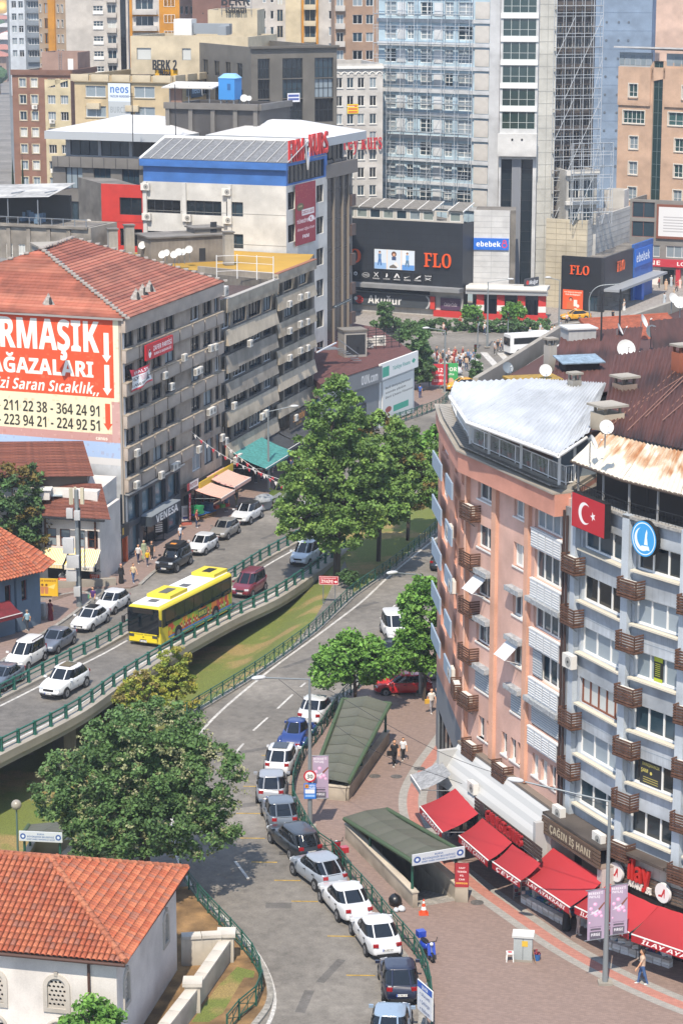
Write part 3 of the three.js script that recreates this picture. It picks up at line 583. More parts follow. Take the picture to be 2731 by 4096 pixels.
// ---------- white, blue and red college building ----------
const{Font,FontLoader}=await import('three/addons/loaders/FontLoader.js');
const{TextGeometry}=await import('three/addons/geometries/TextGeometry.js');
const fBold=await new FontLoader().loadAsync('fonts/droid/droid_sans_bold.typeface.json'),fSerif=await new FontLoader().loadAsync('fonts/droid/droid_serif_bold.typeface.json');
// raised letters: one child mesh per letter, fitted to width w and height h
function letters(T,text,w,h,mat,o={}){
const f=o.font??fBold,gs=[];let x=0;
for(const ch of text){
if(ch===' '){x+=.35;continue;}
const g=new TextGeometry(ch,{font:f,size:1,depth:.18,curveSegments:4,bevelEnabled:false});g.computeBoundingBox();
const b=g.boundingBox;gs.push(g.translate(x-b.min.x,0,0));x+=b.max.x-b.min.x+.12;
}
for(const g of gs){g.scale(w/x,h/.74,o.d??1);part(T,'letter',g,mat,[-w/2+(o.x??0),(o.y??0),o.z??0]);}
}
const whiteW=M('#cfcfca',.85,'plaster'),blueW=M('#3f74bd',.6,'plaster'),redW=M('#cf3a30',.7,'plaster');
{
const a=[-21.6,-263.2],b=[-5.9,-257.1],c=[-1.6,-268.7],l=[-26.3,-265];
const B=thing('college_building','white college building with blue top storey and red end bay','building',[a[0],0,a[1]]);
const F=new Facade(B,[-21.6,-263.2],[-5.9,-257.1]),Rt=new Facade(B,[-5.9,-257.1],[-1.6,-268.7]),Lf=new Facade(B,l,a);
core(B,[[-20.4,-263.4],[-6.4,-258],[-2.4,-268.6],[-17,-275]],0,28,concreteD,'floor_core');
const t4={frame:frameD,glass:[glassM,glassK,glassB],fw:.09,o:-.2};
const up=[[0.53,25.98,3.27,27.45,3],[3.53,25.95,4.51,27.47,1],[5.02,25.96,7.05,27.44,2],[7.37,25.97,9.35,27.45,2],[9.88,25.99,11.93,27.43,2]];
const mid=[[0.2,22.64,4.41,24.09,4],[5.05,22.59,9.27,24.14,4],[9.84,22.6,11.81,24.15,2]],low=mid.map(m=>[m[0],m[1]-3.45,m[2],m[3]-3.45,m[4]]);
F.wall('blue_storey',0,26.05,F.L,28.5,blueW,up.map(u=>u.slice(0,4)),.3);F.wall('wall',0,0,F.L,26.05,whiteW,[...mid,...low].map(u=>u.slice(0,4)),.3);
for(const u of[...up,...mid,...low])F.win(u[0],u[1],u[2],u[3],{...t4,n:u[4]});
F.add('eave',box(F.L+.5,.75,.5),blueW,F.L/2,27.75,.2);
for(const s of[.02,4.75,10.1])F.add('pilaster',box(.45,26,.25),whiteW,s+.2,0,.12);
for(const h of[19.6,22.9])F.add('joint',box(F.L,.04,.02),M('#8a8a86',.9),F.L/2,h,.012);
for(const[s,h]of[[0.37,25.48],[10.03,25.25],[0.46,22.21],[5.29,22.25],[10.1,22.2]])ac(F.pos(s,h,.02),F.rot,'air conditioner unit on the white front of the college building','college air conditioners',1.15);
// right side: ribbon window, banner, side windows
const rw=[[.5,26.2,11.6,28.1]],sw=[];for(const h of[23.4,19.9,16.4,12.9,9.4,5.9])sw.push([.5,h,2.6,h+1.9],[9.0,h,11.2,h+1.9]);
Rt.wall('blue_storey',.3,26.05,Rt.L,28.5,blueW,rw,.3);Rt.wall('wall',.3,0,Rt.L,26.05,whiteW,sw,.3);
Rt.win(...rw[0],{...t4,n:9});for(const s of sw)Rt.win(...s,{...t4,n:2});
const Bk=new Facade(B,c,[-17.3,-274.8]);Bk.wall('wall',0,0,Bk.L,28.5,whiteW);
// red end bay
const rh=[[2.2,22.3,4.9,24.2],[2.2,18.9,4.9,20.8],[2.2,15.4,4.9,17.3]];
Lf.wall('red_bay',0,0,Lf.L-.02,25.6,redW,rh,.3,.25);for(const r of rh)Lf.win(...r,{...t4,n:2,o:.05});Lf.add('bay_band',box(Lf.L,.04,.02),M('#8c2a24',.8),Lf.L/2,21.5,.262);
core(B,[[-25.8,-265.4],[-21.8,-264],[-26,-274],[-30,-275]],0,25.4,concreteD,'bay_core');
// lean-to metal roof with raised seams
const e0=V3(-21.9,28.55,-262.9),e1=V3(-5.7,28.55,-256.6),r1=V3(-3.6,30.4,-262.6),r0=V3(-19.6,30.4,-268.8),o=B.position,rel=v=>[v.x-o.x,v.y,v.z-o.z];
const roofM=M('#8f8f8d',.5,'speck',{metalness:.2});
const g=new THREE.BufferGeometry();g.setAttribute('position',new THREE.Float32BufferAttribute([...rel(e0),...rel(e1),...rel(r1),...rel(r0)],3));g.setAttribute('uv',new THREE.Float32BufferAttribute([0,0,16,0,16,6,0,6],2));g.setIndex([0,1,2,0,2,3]);g.computeVertexNormals();
part(B,'roof',g,roofM);
for(let i=0;i<=14;i++){const t=i/14,p=e0.clone().lerp(e1,t),r=r0.clone().lerp(r1,t);part(B,'roof_seam',rod([p.x-o.x,p.y+.05,p.z-o.z],[r.x-o.x,r.y+.05,r.z-o.z],.06,4),M('#b3b3b0',.5));}
part(B,'ridge_cap',rod(rel(r0),rel(r1),.22,6),white);part(B,'verge_cap',rod(rel(e0),rel(r0),.15,6),white);
const back2=new Facade(B,[-3.6,-262.6],[-1.7,-268.5]);back2.wall('parapet',-.2,28.3,back2.L,29.2,blueW,[],.3);
const S=thing('roof_letters','large red roof letters standing on the college corner','sign',Rt.pos(0,28.5,.12),Rt.rot);letters(S,'FKM',4.6,1.75,M('#c2302e',.5),{x:2.6});letters(S,'KURS',6,1.75,M('#c2302e',.5),{x:9.3,y:.25});
part(S,'emblem',new THREE.ExtrudeGeometry(shapeOf([[4.9,2.2],[5.3,2.1],[5.9,-.4],[6.6,2.4],[6.9,2.3],[5.95,-1.2]]),{depth:.15,bevelEnabled:false}),white);part(S,'rail',box(11.5,.1,.1),steel,[6,-.05,0]);
Rt.sign('hanging_banner','long dark red cloth banner hanging on the side of the college',2.03,19.41,7.99,26,print(200,560,(g,w,h)=>{
fill(g,'#8f2435',0,0,w,h);for(let i=0;i<40;i++)fill(g,`rgba(215,170,110,.5)`,hash(i,1)*w,hash(i,2)*130,4,7);
disc(g,'#5d5a3c',44,210,36);txt(g,'500',44,205,24,'#c9b98a');fill(g,'#d8d2d2',60,240,125,56);fit(g,'2023 LGS',122,268,38,110,'#8f2435');fit(g,'TÜRKİYE',70,346,44,120,'#e6dede');disc(g,'#e6dede',156,340,30);txt(g,'1.',156,342,46,'#b02538');txt(g,'si',190,350,30,'#eee');
fit(g,'Ahmet Oğuz Oran',100,420,34,175,'#e0cfcf',{w:'bold italic'});fit(g,'FKM',100,490,44,70,'#eee');
}),.25,.05,M('#7d1f2e',.8),'banner');
}
// ---------- grey clad building behind it ----------
const clad=M('#77746f',.6,'plaster'),cladD=M('#4f4d4c',.55,'plaster'),roofW=M('#d2d4d5',.6,'plaster');
{
const K=block('clad_building','grey clad building with white hipped roofs behind the college',[-33.7,-281.6],[-2.1,-269],9,27.1,clad,{
front:[{cols:cols(1,12,3,2.2),rows:rows(19.6,4,2.5,2),t:{frame:frameD,glass:[glassB,curtainB],n:3}}],
right:[{cols:[[7.6,8.5]],rows:rows(2,3.4,2,7),t:{frame:frameD,glass:glassB,n:1,o:-.1}}]
});
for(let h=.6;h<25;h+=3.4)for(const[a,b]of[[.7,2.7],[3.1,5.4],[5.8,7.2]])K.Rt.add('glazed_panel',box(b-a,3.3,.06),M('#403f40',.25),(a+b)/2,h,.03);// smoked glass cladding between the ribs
for(const s of[.5,2.9,5.6,7.4])K.Rt.add('rib',box(.28,26,.3),M('#7d7468',.6),s,0,.12);
for(const h of[2,5.4,8.8,12.2,15.6,19,22.4]){K.Rt.add('cladding_joint',box(8,.05,.04),dark,4,h,.02);K.Rt.add('balcony_box',box(1.3,1.3,.5),M('#54453f',.6),8.4,h-.4,.2);}
K.F.add('parapet',box(33.6,1.2,.5),clad,17,26.1,.2);K.Rt.add('parapet',box(9.6,1.5,.6),M('#6b6661',.6),4.4,25.8,.3);
for(let i=0;i<10;i++)K.F.add('panel_joint',box(.05,1.2,.03),dark,1+i*1.5,26.1,.46);
// set back glazed storey under the white roofs
K.F.wall('glazed_storey',1.2,27.1,33,29.7,M('#8d9093',.5),[[1.8,27.4,5.4,29.3],[5.8,27.4,9.4,29.3],[9.8,27.4,13.4,29.3]],.3,-1.2);
for(const s of[1.8,5.8,9.8])K.F.win(s,27.4,s+3.6,29.3,{n:3,frame:dark,glass:[glassK,glassB],o:-1.35});
const r2=new Facade(K.B,K.F.pos(33,0,-1.2).filter((_,i)=>i !==1),K.F.pos(33,0,-9).filter((_,i)=>i !==1));r2.wall('glazed_storey',.3,27.1,7.8,29.7,M('#8d9093',.5),[[.6,27.3,7.4,29.4]],.3);r2.win(.6,27.3,7.4,29.4,{n:5,frame:dark,glass:[glassB,glassM]});
const hip=(s0,s1,d0,d1,h,rise,n)=>{// hipped sheet roof with fascia
const P=[[s0,d0],[s1,d0],[s1,d1],[s0,d1]].map(([s,d])=>K.F.pos(s,h,d)),m=K.F.pos((s0+s1)/2-(s1-s0)*.12,h+rise,(d0+d1)/2),m2=K.F.pos((s0+s1)/2+(s1-s0)*.12,h+rise,(d0+d1)/2),o=K.B.position,r=p=>[p[0]-o.x,p[1],p[2]-o.z];
const g=new THREE.BufferGeometry(),q4=[P[0],P[1],m2,P[0],m2,m,P[1],P[2],m2,P[2],P[3],m,P[2],m,m2,P[3],P[0],m].flatMap(r);g.setAttribute('position',new THREE.Float32BufferAttribute(q4,3));g.setAttribute('uv',new THREE.Float32BufferAttribute(q4.filter((_,i)=>i % 3 !==1),2));g.computeVertexNormals();part(K.B,'roof',g,roofW);
K.F.add('fascia',box(s1-s0,.9,d0-d1),M('#a3a9ad',.6),(s0+s1)/2,h-.92,(d0+d1)/2);
};
hip(-.6,17.5,.6,-14,30.2,1.6);hip(20,34.6,.6,-12,30.3,1.5);
// dark clad lift tower with canopy and blue tank
const T=block('roof_tower','dark clad roof tower with a lean-to canopy and masts',[-20.2,-279.5],[-9.3,-275.2],9,33.4,cladD,{});
for(const s of[.3,3.2,6,8.8,11.3])T.F.add('pilaster',box(.5,6,.3),clad,s,27.3,.1);T.F.add('coping',box(11.8,.7,.5),clad,5.8,32.9,.15);T.Rt.add('coping',box(9.2,.7,.4),clad,4.5,32.9,.1);
T.F.add('canopy',mv(box(6.4,.12,4,1),0,0,0,0,.12),M('#bdbbb4',.6),2.9,35.5,-1.5);for(const s of[.4,2.8,5.4])T.F.add('canopy_post',cyl(.06,.06,2.1),steel,s,33.4,-.3);T.F.add('canopy_wall',box(1.6,1.9,.2),M('#8a6f62',.8),1,33.4,-.6);
const tk=thing('water_tank','bright blue water tank house on the dark roof tower','water tank',T.F.pos(7.4,33.5,-1.6),T.F.rot);part(tk,'body',box(2,2.4,2),M('#3b84c6',.5),[0,.5,0]);part(tk,'cap',new THREE.CylinderGeometry(.8,1.5,.5,4).rotateY(PI/4).translate(0,3.15,0),M('#7fb0d8',.5));for(const[x,z]of[[-.8,.8],[.8,.8],[-.8,-.8],[.8,-.8]])part(tk,'leg',box(.15,.5,.15),steel,[x,0,z]);part(tk,'hatch',box(.4,.7,.05),M('#2a5d92',.5),[.3,1.6,1.01]);
for(const[u,s]of[[9.6,1.4],[10.2,1]])dish(T.F.pos(u,33.4,-.6),T.F.rot+.3,'white dish beside the blue tank',s,.8,dishM,'dishes beside the blue tank');
for(const[x,y,z,h,l]of[[-23.5,28,-273,7,'thin dark antenna mast left of the lift tower'],[-18.6,29,-272,7,'slim antenna mast in front of the lift tower']])solo('antenna_mast',merge([cyl(.05,.05,h),mv(box(.8,.04,.04,1),0,h-.4,0)]),dark,l,'mast',[x,y,z]);
}
// ---------- old concrete building with the canvas terrace ----------
{
const old=M('#a09a90',.95,'dirty'),K=block('old_building','weathered concrete building with covered roof terrace',[-46,-258.9],[-26.2,-250.9],6,22.3,old,{
front:[{cols:[[8.6,10],[11.2,12],[12.7,13.5],[16,17.2]],rows:[[18.1,20.2],[14.6,16.8]],t:{n:2,tr:1,frame:white,glass:[glassB,curtain],o:-.1}}],par:.1
});
for(let i=0;i<8;i++)K.F.add('pilaster',box(.45,7,.16),old,2+i*2.4,15,.08);K.F.add('cornice',box(21.2,.25,.4),old,10.5,22.1,.1);
for(let i=0;i<16;i++)K.F.add('baluster',box(.08,.7,.08),steel,.6+i*1.35,22.35,0);K.F.add('handrail',box(21,.07,.07),steel,10.5,23.05,0);
// canopy: curved sheet on posts
const T=thing('terrace_canopy','long white sheet canopy on steel posts over a dark terrace','canopy',K.F.pos(6,22.35,-3),K.F.rot);
const g=new THREE.PlaneGeometry(21,6,16,6),p=g.attributes.position;for(let i=0;i<p.count;i++){const x=p.getX(i);p.setZ(i,2.4+.055*(x+9)+.02*p.getY(i)*8);}g.rotateX(-PI/2);g.computeVertexNormals();part(T,'sheet',g,M('#c4c4c0',.7,'speck',{side:THREE.DoubleSide}));
for(let i=0;i<6;i++){part(T,'post',cyl(.07,.07,2.6),steel,[-9+i*3.6,0,2.7]);part(T,'rafter',rod([-10+i*4,2.3+.055*(i*4),2.9],[-10+i*4,2.3+.055*(i*4),-2.9],.06),steel);}
part(T,'back_wall',box(20,2.6,.3),M('#4a4a48',.9),[0,0,-2.8]);for(let i=0;i<8;i++)part(T,'chair',merge([box(.45,.45,.45),mv(box(.45,.5,.06),0,.45,-.2)]),M('#5d7488',.6),[7+R(-1.5,1.5),0,R(-2,2)],R(-1,1));
const ch=thing('roof_hut','grey rendered hut rising behind the red tiled roof','roof structure',[-27.5,19.4,-236],.35);part(ch,'wall',box(5.2,2.8,4),M('#a09d96',.95,'dirty'));part(ch,'roof_slab',box(5.5,.2,4.3),concrete,[0,2.8,0]);part(ch,'opening',box(.6,.8,.06),dark,[1.4,1.2,2.01]);
const lo=thing('low_roofs','jumble of low dark roofs behind the advert wall','building',[-38,12,-232],.3);part(lo,'roof',box(16,8.2,14),M('#5f5a55',.9,'dirty'));part(lo,'ridge',new THREE.CylinderGeometry(.1,3.2,1.6,4).rotateY(PI/4).translate(-3,9,3),M('#80493c',.9,'speck'));part(lo,'shed',box(4,1.4,3),concreteD,[3,8.2,4]);
for(const P of[[-29.36,21,-218.71],[-28.83,21,-220.23],[-28.58,21,-221.47]])dish(P,.2,'grey dish on the dark roofs behind the advert wall',1.2,1,dishM,'dishes behind the advert wall');
const S=K.F.sign('roof_billboard','white billboard with blue lettering at the edge of the terrace',3.2,23.8,7.6,25.8,print(200,90,(g,w,h)=>{fill(g,'#cfd3d8',0,0,w,h);txt(g,'TOWN',120,50,46,'#34508a');}),1,.15);
for(const P of[[-37,0,-272,27.6],[-38.3,0,-273,27]]){const C=thing('cypress_tree','slim dark cypress standing behind the roof terrace','tree',[P[0]-0.5,0,P[2]-12],0,'cypresses');part(C,'trunk',cyl(.15,.2,3),M('#4a3b2e',.9));const cg=new THREE.ConeGeometry(1.1,1,10,24,true),cp=cg.attributes.position;for(let i=0;i<cp.count;i++){const k=1+R(-.22,.22);cp.setX(i,cp.getX(i)*k);cp.setZ(i,cp.getZ(i)*k);}cg.scale(1,P[3]-2,1).translate(0,P[3]/2+1,0);cg.computeVertexNormals();part(C,'crown',cg,M('#27402a',.95,'speck'));}
}
// ---------- office blocks behind ----------
const beige=M('#c4b28f',.88,'plaster'),beigeL=M('#c9bda2',.88,'plaster');
const blkY=(name,label,P,yaw,L,d,h,mat,o)=>{const r=yaw*PI/180;return block(name,label,[P[0],P[2]],[P[0]+L*Math.cos(r),P[2]+L*Math.sin(r)],d,h,mat,o);};
{
const K=blkY('beige_office','beige office building with blue and black advert panels',[-35.96,34.61,-328],20,14.4,30,34.4,beige,{
front:[{cols:[[1.6,4.6],[8.8,11.8]],rows:[[31.5,33],[28.8,30.3],[26,27.5]],t:{n:2,frame:frameW,glass:[glassB,curtainB,glassM],sill:beigeL}}],
right:[{cols:[[1.2,3],[4.6,7],[9.5,13],[17,20],[22,27]],rows:[[31.5,33],[28.8,30.3]],t:{n:2,frame:frameW,glass:[glassB,curtainB,glassM]}}],roof:M('#5d5450',.95,'speck')
});
for(const s of[.9,3.9,7,10,13])K.F.add('parapet_block',box(2.6,.9,.4),beigeL,s,33.6,.1);K.F.add('cornice',box(14.6,.18,.4),M('#9d8d70',.9),7.2,33.5,.08);for(const s of[2,6,10,14,18,22,26])K.Rt.add('parapet_block',box(3.2,.9,.4),beigeL,s,33.6,.1);
for(const[s,h]of[[2.9,29.9],[8.6,29.7],[2.9,27.2],[8.6,26.9]])K.F.add('balcony_box',box(1.9,.8,.5),beigeL,s,h,.25);
K.F.sign('advert_panel','tall advert panel with blue, grey and black fields on the beige office',5.1,25.5,8.4,33.4,print(220,560,(g,w,h)=>{fill(g,'#c9d3dc',0,0,w,170);fit(g,'neos',110,55,100,190,'#3f6fb2');fit(g,'YAZILIM AKADEMİ',110,122,30,190,'#2d4a7a');fill(g,'#a9b0b4',0,170,w,170);fit(g,'BURCİN',110,250,80,190,'#8a9296');fill(g,'#24282b',0,340,w,220);txt(g,'ADR',140,400,70,'#b9a63a');fit(g,'ÖZELGÜVENLİK',120,470,36,170,'#b9a63a');disc(g,'#8b7f3a',36,410,24);}),.2,.1);
K.Rt.sign('advert_panel','small blue advert on the angled side of the beige office',5.2,31.3,9.2,33.4,print(160,90,(g,w,h)=>{fill(g,'#2f4a68',0,0,w,h);fit(g,'neos',70,46,60,110,'#9fc0e6');poly(g,'#dfe6ec',[[130,10],[160,10],[160,90],[145,80]]);}),.3,.1);
const P2=blkY('roof_storey','set back beige roof storey with ducts and antennas',[-29.18,37.82,-338],15,17,14,39.2,beigeL,{y0:34,front:[{cols:[[.9,3],[7.5,8.8]],rows:[[36,37.6]],t:{n:1,frame:steel,glass:curtain}}]});
const P3=blkY('roof_storey','taller beige lift storey carrying the roof lettering',[-18.81,39.74,-345],5,7,9,42.6,beigeL,{y0:34});
const rs=thing('roof_letters','dark letters on a wire frame above the lift storey','sign',P3.F.pos(2.6,42.7,.3),P3.F.rot);letters(rs,'BERK',4.2,1,dark,{x:1.5,y:.5});letters(rs,'ishani',3,.7,dark,{x:1.5,y:-.5});for(const x of[-.6,1.5,3.6])part(rs,'post',cyl(.04,.04,2.2),steel,[x,-.8,-.1]);part(rs,'rail',box(4.4,.05,.05),steel,[1.5,1.3,-.1]);part(rs,'rail',box(4.4,.05,.05),steel,[1.5,.2,-.1]);
const rs2=thing('roof_letters','dark letters on a yellow block standing on the beige office roof','sign',K.F.pos(12.3,34,-2.5),K.F.rot);part(rs2,'block',box(3.2,1.2,.3),M('#c99a22',.7),[0,0,-.3]);letters(rs2,'BERK 2',3.6,1,dark,{y:1.1});letters(rs2,'Plaza',1.6,.6,dark,{y:.3});
const du=thing('roof_duct','large silver ventilation duct on the set back storey','duct',P2.F.pos(9,39.3,-3),P2.F.rot);part(du,'unit',box(2.6,2.2,2.2),M('#d0d0cc',.5),[-2,0,0]);part(du,'duct',box(5.2,1.4,1.3),M('#9aa0a4',.4,null,{metalness:.5}),[2,.2,0]);part(du,'elbow',box(1.2,1.2,2.4),M('#9aa0a4',.4,null,{metalness:.5}),[4,.1,1]);
}
{
const dg=M('#6d6a63',.75,'plaster'),K=blkY('dark_office','dark grey office block with three tall window bands',[-11.75,38.32,-318],-24,12.2,24,38.4,dg,{
front:[{cols:[[.9,2.6],[4.4,7.3],[9,11.7]],rows:[[28.5,31.6],[31.7,34.2],[34.3,36.9]],t:{n:4,tr:1,frame:frameD,glass:[glassM,glassB,glassK,curtainB],o:-.3}}],left:[{cols:cols(1,22,5,2),rows:rows(24,3.4,2,4),t:{n:2,frame:frameD}}],roof:M('#8a847b',.9,'speck')
});
K.F.add('coping',box(12.6,.3,.6),M('#5a5751',.8),6.1,38.2,.1);
K.F.sign('wide_banner','beige banner with dark lettering low on the dark office block',-.2,25.6,12.3,27.9,print(512,96,(g,w,h)=>{fill(g,'#a39c90',0,0,w,h);fit(g,'HUZUR',120,50,44,110,'#5d564c',{w:'normal'});fit(g,'GÜVEN',250,50,46,120,'#4a433a');fit(g,'Gelecek',400,48,50,110,'#8a8276',{w:'italic',f:'serif'});disc(g,'#6b6258',26,50,18);}),.4,.1,dark,'banner');
K.F.sign('wide_banner','green party banner directly below the beige one',-.2,23.4,12.3,25.55,print(512,88,(g,w,h)=>{fill(g,'#247a5c',0,0,w,h);fit(g,'GELECEK PARTİSİ',260,34,38,220,'#dfe8e2');fit(g,'BURSA İL BAŞKANLIĞI',260,66,22,190,'#c9d8cf');disc(g,'#dfe8e2',90,42,20);poly(g,'#dfe8e2',[[78,42],[90,8],[102,42],[94,80],[86,80]]);}),.4,.1,dark,'banner');
K.F.sign('small_banner','small white and blue banner on the middle window band',5,31.2,6.8,32.4,print(90,60,(g,w,h)=>{fill(g,'#d6d9de',0,0,w,h);fill(g,'#4a5a9a',6,10,78,16);fill(g,'#4a5a9a',6,34,78,14);}),.1,.05);
dish(K.F.pos(.6,27.9,.6),.4,'pale dish standing on top of the beige banner',1.4,.4);
}
// brown and cream flats on the left
{
const br=M('#8a6654',.9,'plaster'),cr=M('#c9bd9b',.9,'plaster'),K=blkY('apartment_block','brown and cream apartment block with dark flat roof',[-56.8,29.99,-420],12,10.6,14,30.6,br,{
front:[{cols:[[1.3,2.5],[3.4,4.6]],rows:rows(8.2,2.82,1.5,8),t:{n:2,glass:[curtainB,glassB,curtain],surround:beigeL}},{cols:[[6.4,7.8],[8.7,10.1]],rows:rows(8.2,2.82,1.5,8),t:{n:3,glass:[glassB,curtainB,glassK]}}],left:[],roof:M('#4c3f3c',.95,'speck'),mats:[br,M('#b5b1a2',.92,'plaster')]
});
K.F.wall('cream_panel',5.9,4,10.55,29.3,cr,rows(8.2,2.82,1.5,8).flatMap(r=>[[6.4,r[0],7.8,r[1]],[8.7,r[0],10.1,r[1]]]),.1,.1);
K.F.add('parapet',box(10.9,.9,.4),M('#7d5d4e',.9,'plaster'),5.3,30,.1);K.Rt.add('parapet',box(14,.9,.4),M('#7d5d4e',.9,'plaster'),7,30,.1);
for(const[s,h]of[[4.1,24.6],[7.2,22.2],[7.2,13.7],[4.1,10.2]])ac(K.F.pos(s,h,.1),K.F.rot,'air conditioner unit on the brown and cream flats','flats air conditioners',1.1);
const h=blkY('roof_storey','pinkish plastered stair tower with a ladder on the brown flats',[-52.46,32.96,-427],12,6.6,7,33.6,M('#a68a7c',.9,'plaster'),{y0:30});const ld=h.F;for(const s of[3.2,3.7])ld.add('ladder_stile',box(.05,3.4,.05),steel,s,30.2,.1);for(let i=0;i<8;i++)ld.add('ladder_rung',box(.5,.04,.04),steel,3.45,30.4+i*.4,.1);ld.add('door',box(1,1.9,.06),white,5.3,30.6,.02);
}
// ---------- towers along the skyline ----------
const bal=(F,s0,s1,h,m,o=.5)=>{F.add('balcony',box(s1-s0,.9,o),m,(s0+s1)/2,h,o/2);};
{
const gb=M('#7d868e',.85,'plaster'),K=blkY('tower_block','white and blue-grey tower block with glazed balconies',[-77.77,30.06,-570],4,8,14,56,gb,{front:[{cols:[[1.1,2.2],[2.7,3.8]],rows:rows(27,2.8,1.55,8),t:{n:2,tr:1,low:.75,glass:[curtainB,glassK,glassB]}},{cols:[[4.9,7.5]],rows:rows(27,2.8,1.5,8),t:{n:4,glass:[glassB,glassM,curtainB]}}]});
K.F.wall('white_panel',.55,18,4.2,56,M('#c3cbd2',.85,'plaster'),rows(27,2.8,1.55,8).flatMap(r=>[[1.1,r[0],2.2,r[1]],[2.7,r[0],3.8,r[1]]]),.15,.15);
for(const r of rows(25.8,2.8,1,8))bal(K.F,4.6,7.8,r[0],gb,.7);
}
{
const tan=M('#a8937a',.88,'plaster'),yl=M('#c78a22',.8,'plaster'),wh=M('#c5c1ba',.88,'plaster');
const K=blkY('tower_block','tan tower block with broad ochre stripe on its side',[-58.7,36.7,-475],42,8,12,58,tan,{front:[{cols:[[.3,.9],[5.4,6],[6.6,7.2]],rows:rows(28,2.85,1.5,6),t:{n:1,glass:[glassB,curtainB],surround:wh,sw:.08}},{cols:[[1.6,2.9]],rows:rows(27.7,2.85,2,6),t:{n:2,glass:[glassM,curtainB],frame:yl}}]});
K.F.add('ochre_stripe',box(1.9,40,.3),yl,3.95,18,.15);
const Q=blkY('tower_block','cream tower block with blank gable and dark glass stair strip',[-52.78,36.87,-469],3,12,12,58,wh,{front:[{cols:[[5.3,7.2]],rows:rows(22,2.85,1.6,8),t:{n:3,tr:1,low:.7,glass:[glassB,curtainB,glassK]}},{cols:[[8,9.7]],rows:rows(21.6,2.85,2.2,8),t:{n:2,glass:[glassM,glassB,curtain]}},{cols:[[10.5,11.6]],rows:[[18,57]],t:{n:1,tr:14,frame:dark,glass:glassK}}]});
for(const r of rows(21.3,2.85,1,8)){Q.F.add('window_guard',box(2,.7,.06),white,6.25,r[0]+.7,.12);bal(Q.F,7.9,9.8,r[0]+.1,wh,.6);}
const S=blkY('tower_block','white tower block framed in orange with deep balconies',[-38.35,37.54,-445],-4,9,12,58,M('#c8c5bf',.88,'plaster'),{front:[{cols:[[1,4.2]],rows:rows(31.8,2.9,2,4),t:{n:3,glass:[curtain,glassB,glassM],o:-.6}},{cols:[[6.1,8.1]],rows:rows(32.3,2.9,1.5,4),t:{n:3,glass:[curtainB,glassB]}}],left:[{cols:cols(1,8,3,.8),rows:rows(32,2.9,1.4,4)}]});
S.F.add('orange_frame',box(3.7,28,.2),yl,7.1,30,.1);for(const r of rows(32.3,2.9,1.5,4))S.F.win(6.1,r[0],8.1,r[1],{n:3,glass:[curtainB,glassB],o:.22});for(const r of rows(30.9,2.9,1,4)){bal(S.F,.4,4.8,r[0],wh,.9);S.F.add('slab_edge',box(5,.3,.2),yl,2.6,r[0]-.3,.1);}S.F.add('orange_frame',box(.5,28,.3),yl,.1,30,.1);
const pk=M('#9c7d72',.88,'plaster'),T=blkY('tower_block','mauve brown tower block with small round holes and glazed corner',[-27.69,38.85,-455],-2,10.4,12,58,M('#86675f',.88,'plaster'),{front:[{cols:[[7.2,9.6]],rows:rows(33,2.9,1.9,4),t:{n:2,glass:[glassB,glassK]}}]});for(const h of[35.2,39.6])for(const s of[2,3.1,4.2,5.3])T.F.add('vent_hole',new THREE.CylinderGeometry(.13,.13,.06,10).rotateX(PI/2),dark,s,h,.01);for(const r of rows(32,2.9,1,4))bal(T.F,7,9.8,r[0],M('#aaa49e',.8),.6);
blkY('tower_block','pink tower wing beside the mauve tower',[-30.66,38.68,-462],35,3.6,10,58,M('#b39588',.88,'plaster'),{front:[{cols:[[.3,1],[1.5,2.2],[2.7,3.3]],rows:rows(33.5,2.9,1.5,4),t:{n:1,glass:[glassB,glassK]}}]});
const U=blkY('tower_block','pale tower block with cream stair bay and orange balcony trim',[-17.5,39.09,-445],2,17,12,58,M('#c2bdb5',.88,'plaster'),{front:[{cols:[[.3,1],[3.2,3.8],[4.6,5.2],[15.2,16.2]],rows:rows(33,2.9,1.5,4),t:{n:1,glass:[glassB,glassK,curtainB]}},{cols:[[5.8,6.9],[10.8,12.8]],rows:rows(32.6,2.9,2.1,4),t:{n:2,glass:[glassM,curtain,glassB],frame:beigeL}}]});
U.F.add('cream_bay',box(2.8,26,.5),M('#cdbf9f',.88,'plaster'),8.8,31,.25);U.F.add('orange_trim',box(.4,26,.4),yl,10.5,31,.2);U.F.add('orange_trim',box(.4,26,.4),yl,13.1,31,.2);for(const r of rows(31.8,2.9,1,4))bal(U.F,10.7,12.9,r[0],beigeL,.8);
const X=blkY('tower_block','brown tower block behind the white school building',[-1.15,40.07,-405],-3,7.6,12,58,M('#a58a74',.88,'plaster'),{front:[{cols:[[.3,1.5],[3,4.6],[5.2,6.4]],rows:rows(33.2,2.9,1.5,4),t:{n:2,glass:[curtainB,glassB,glassK]}}]});for(const r of rows(32.4,2.9,1,4))bal(X.F,.1,1.7,r[0],wh,.7);
}
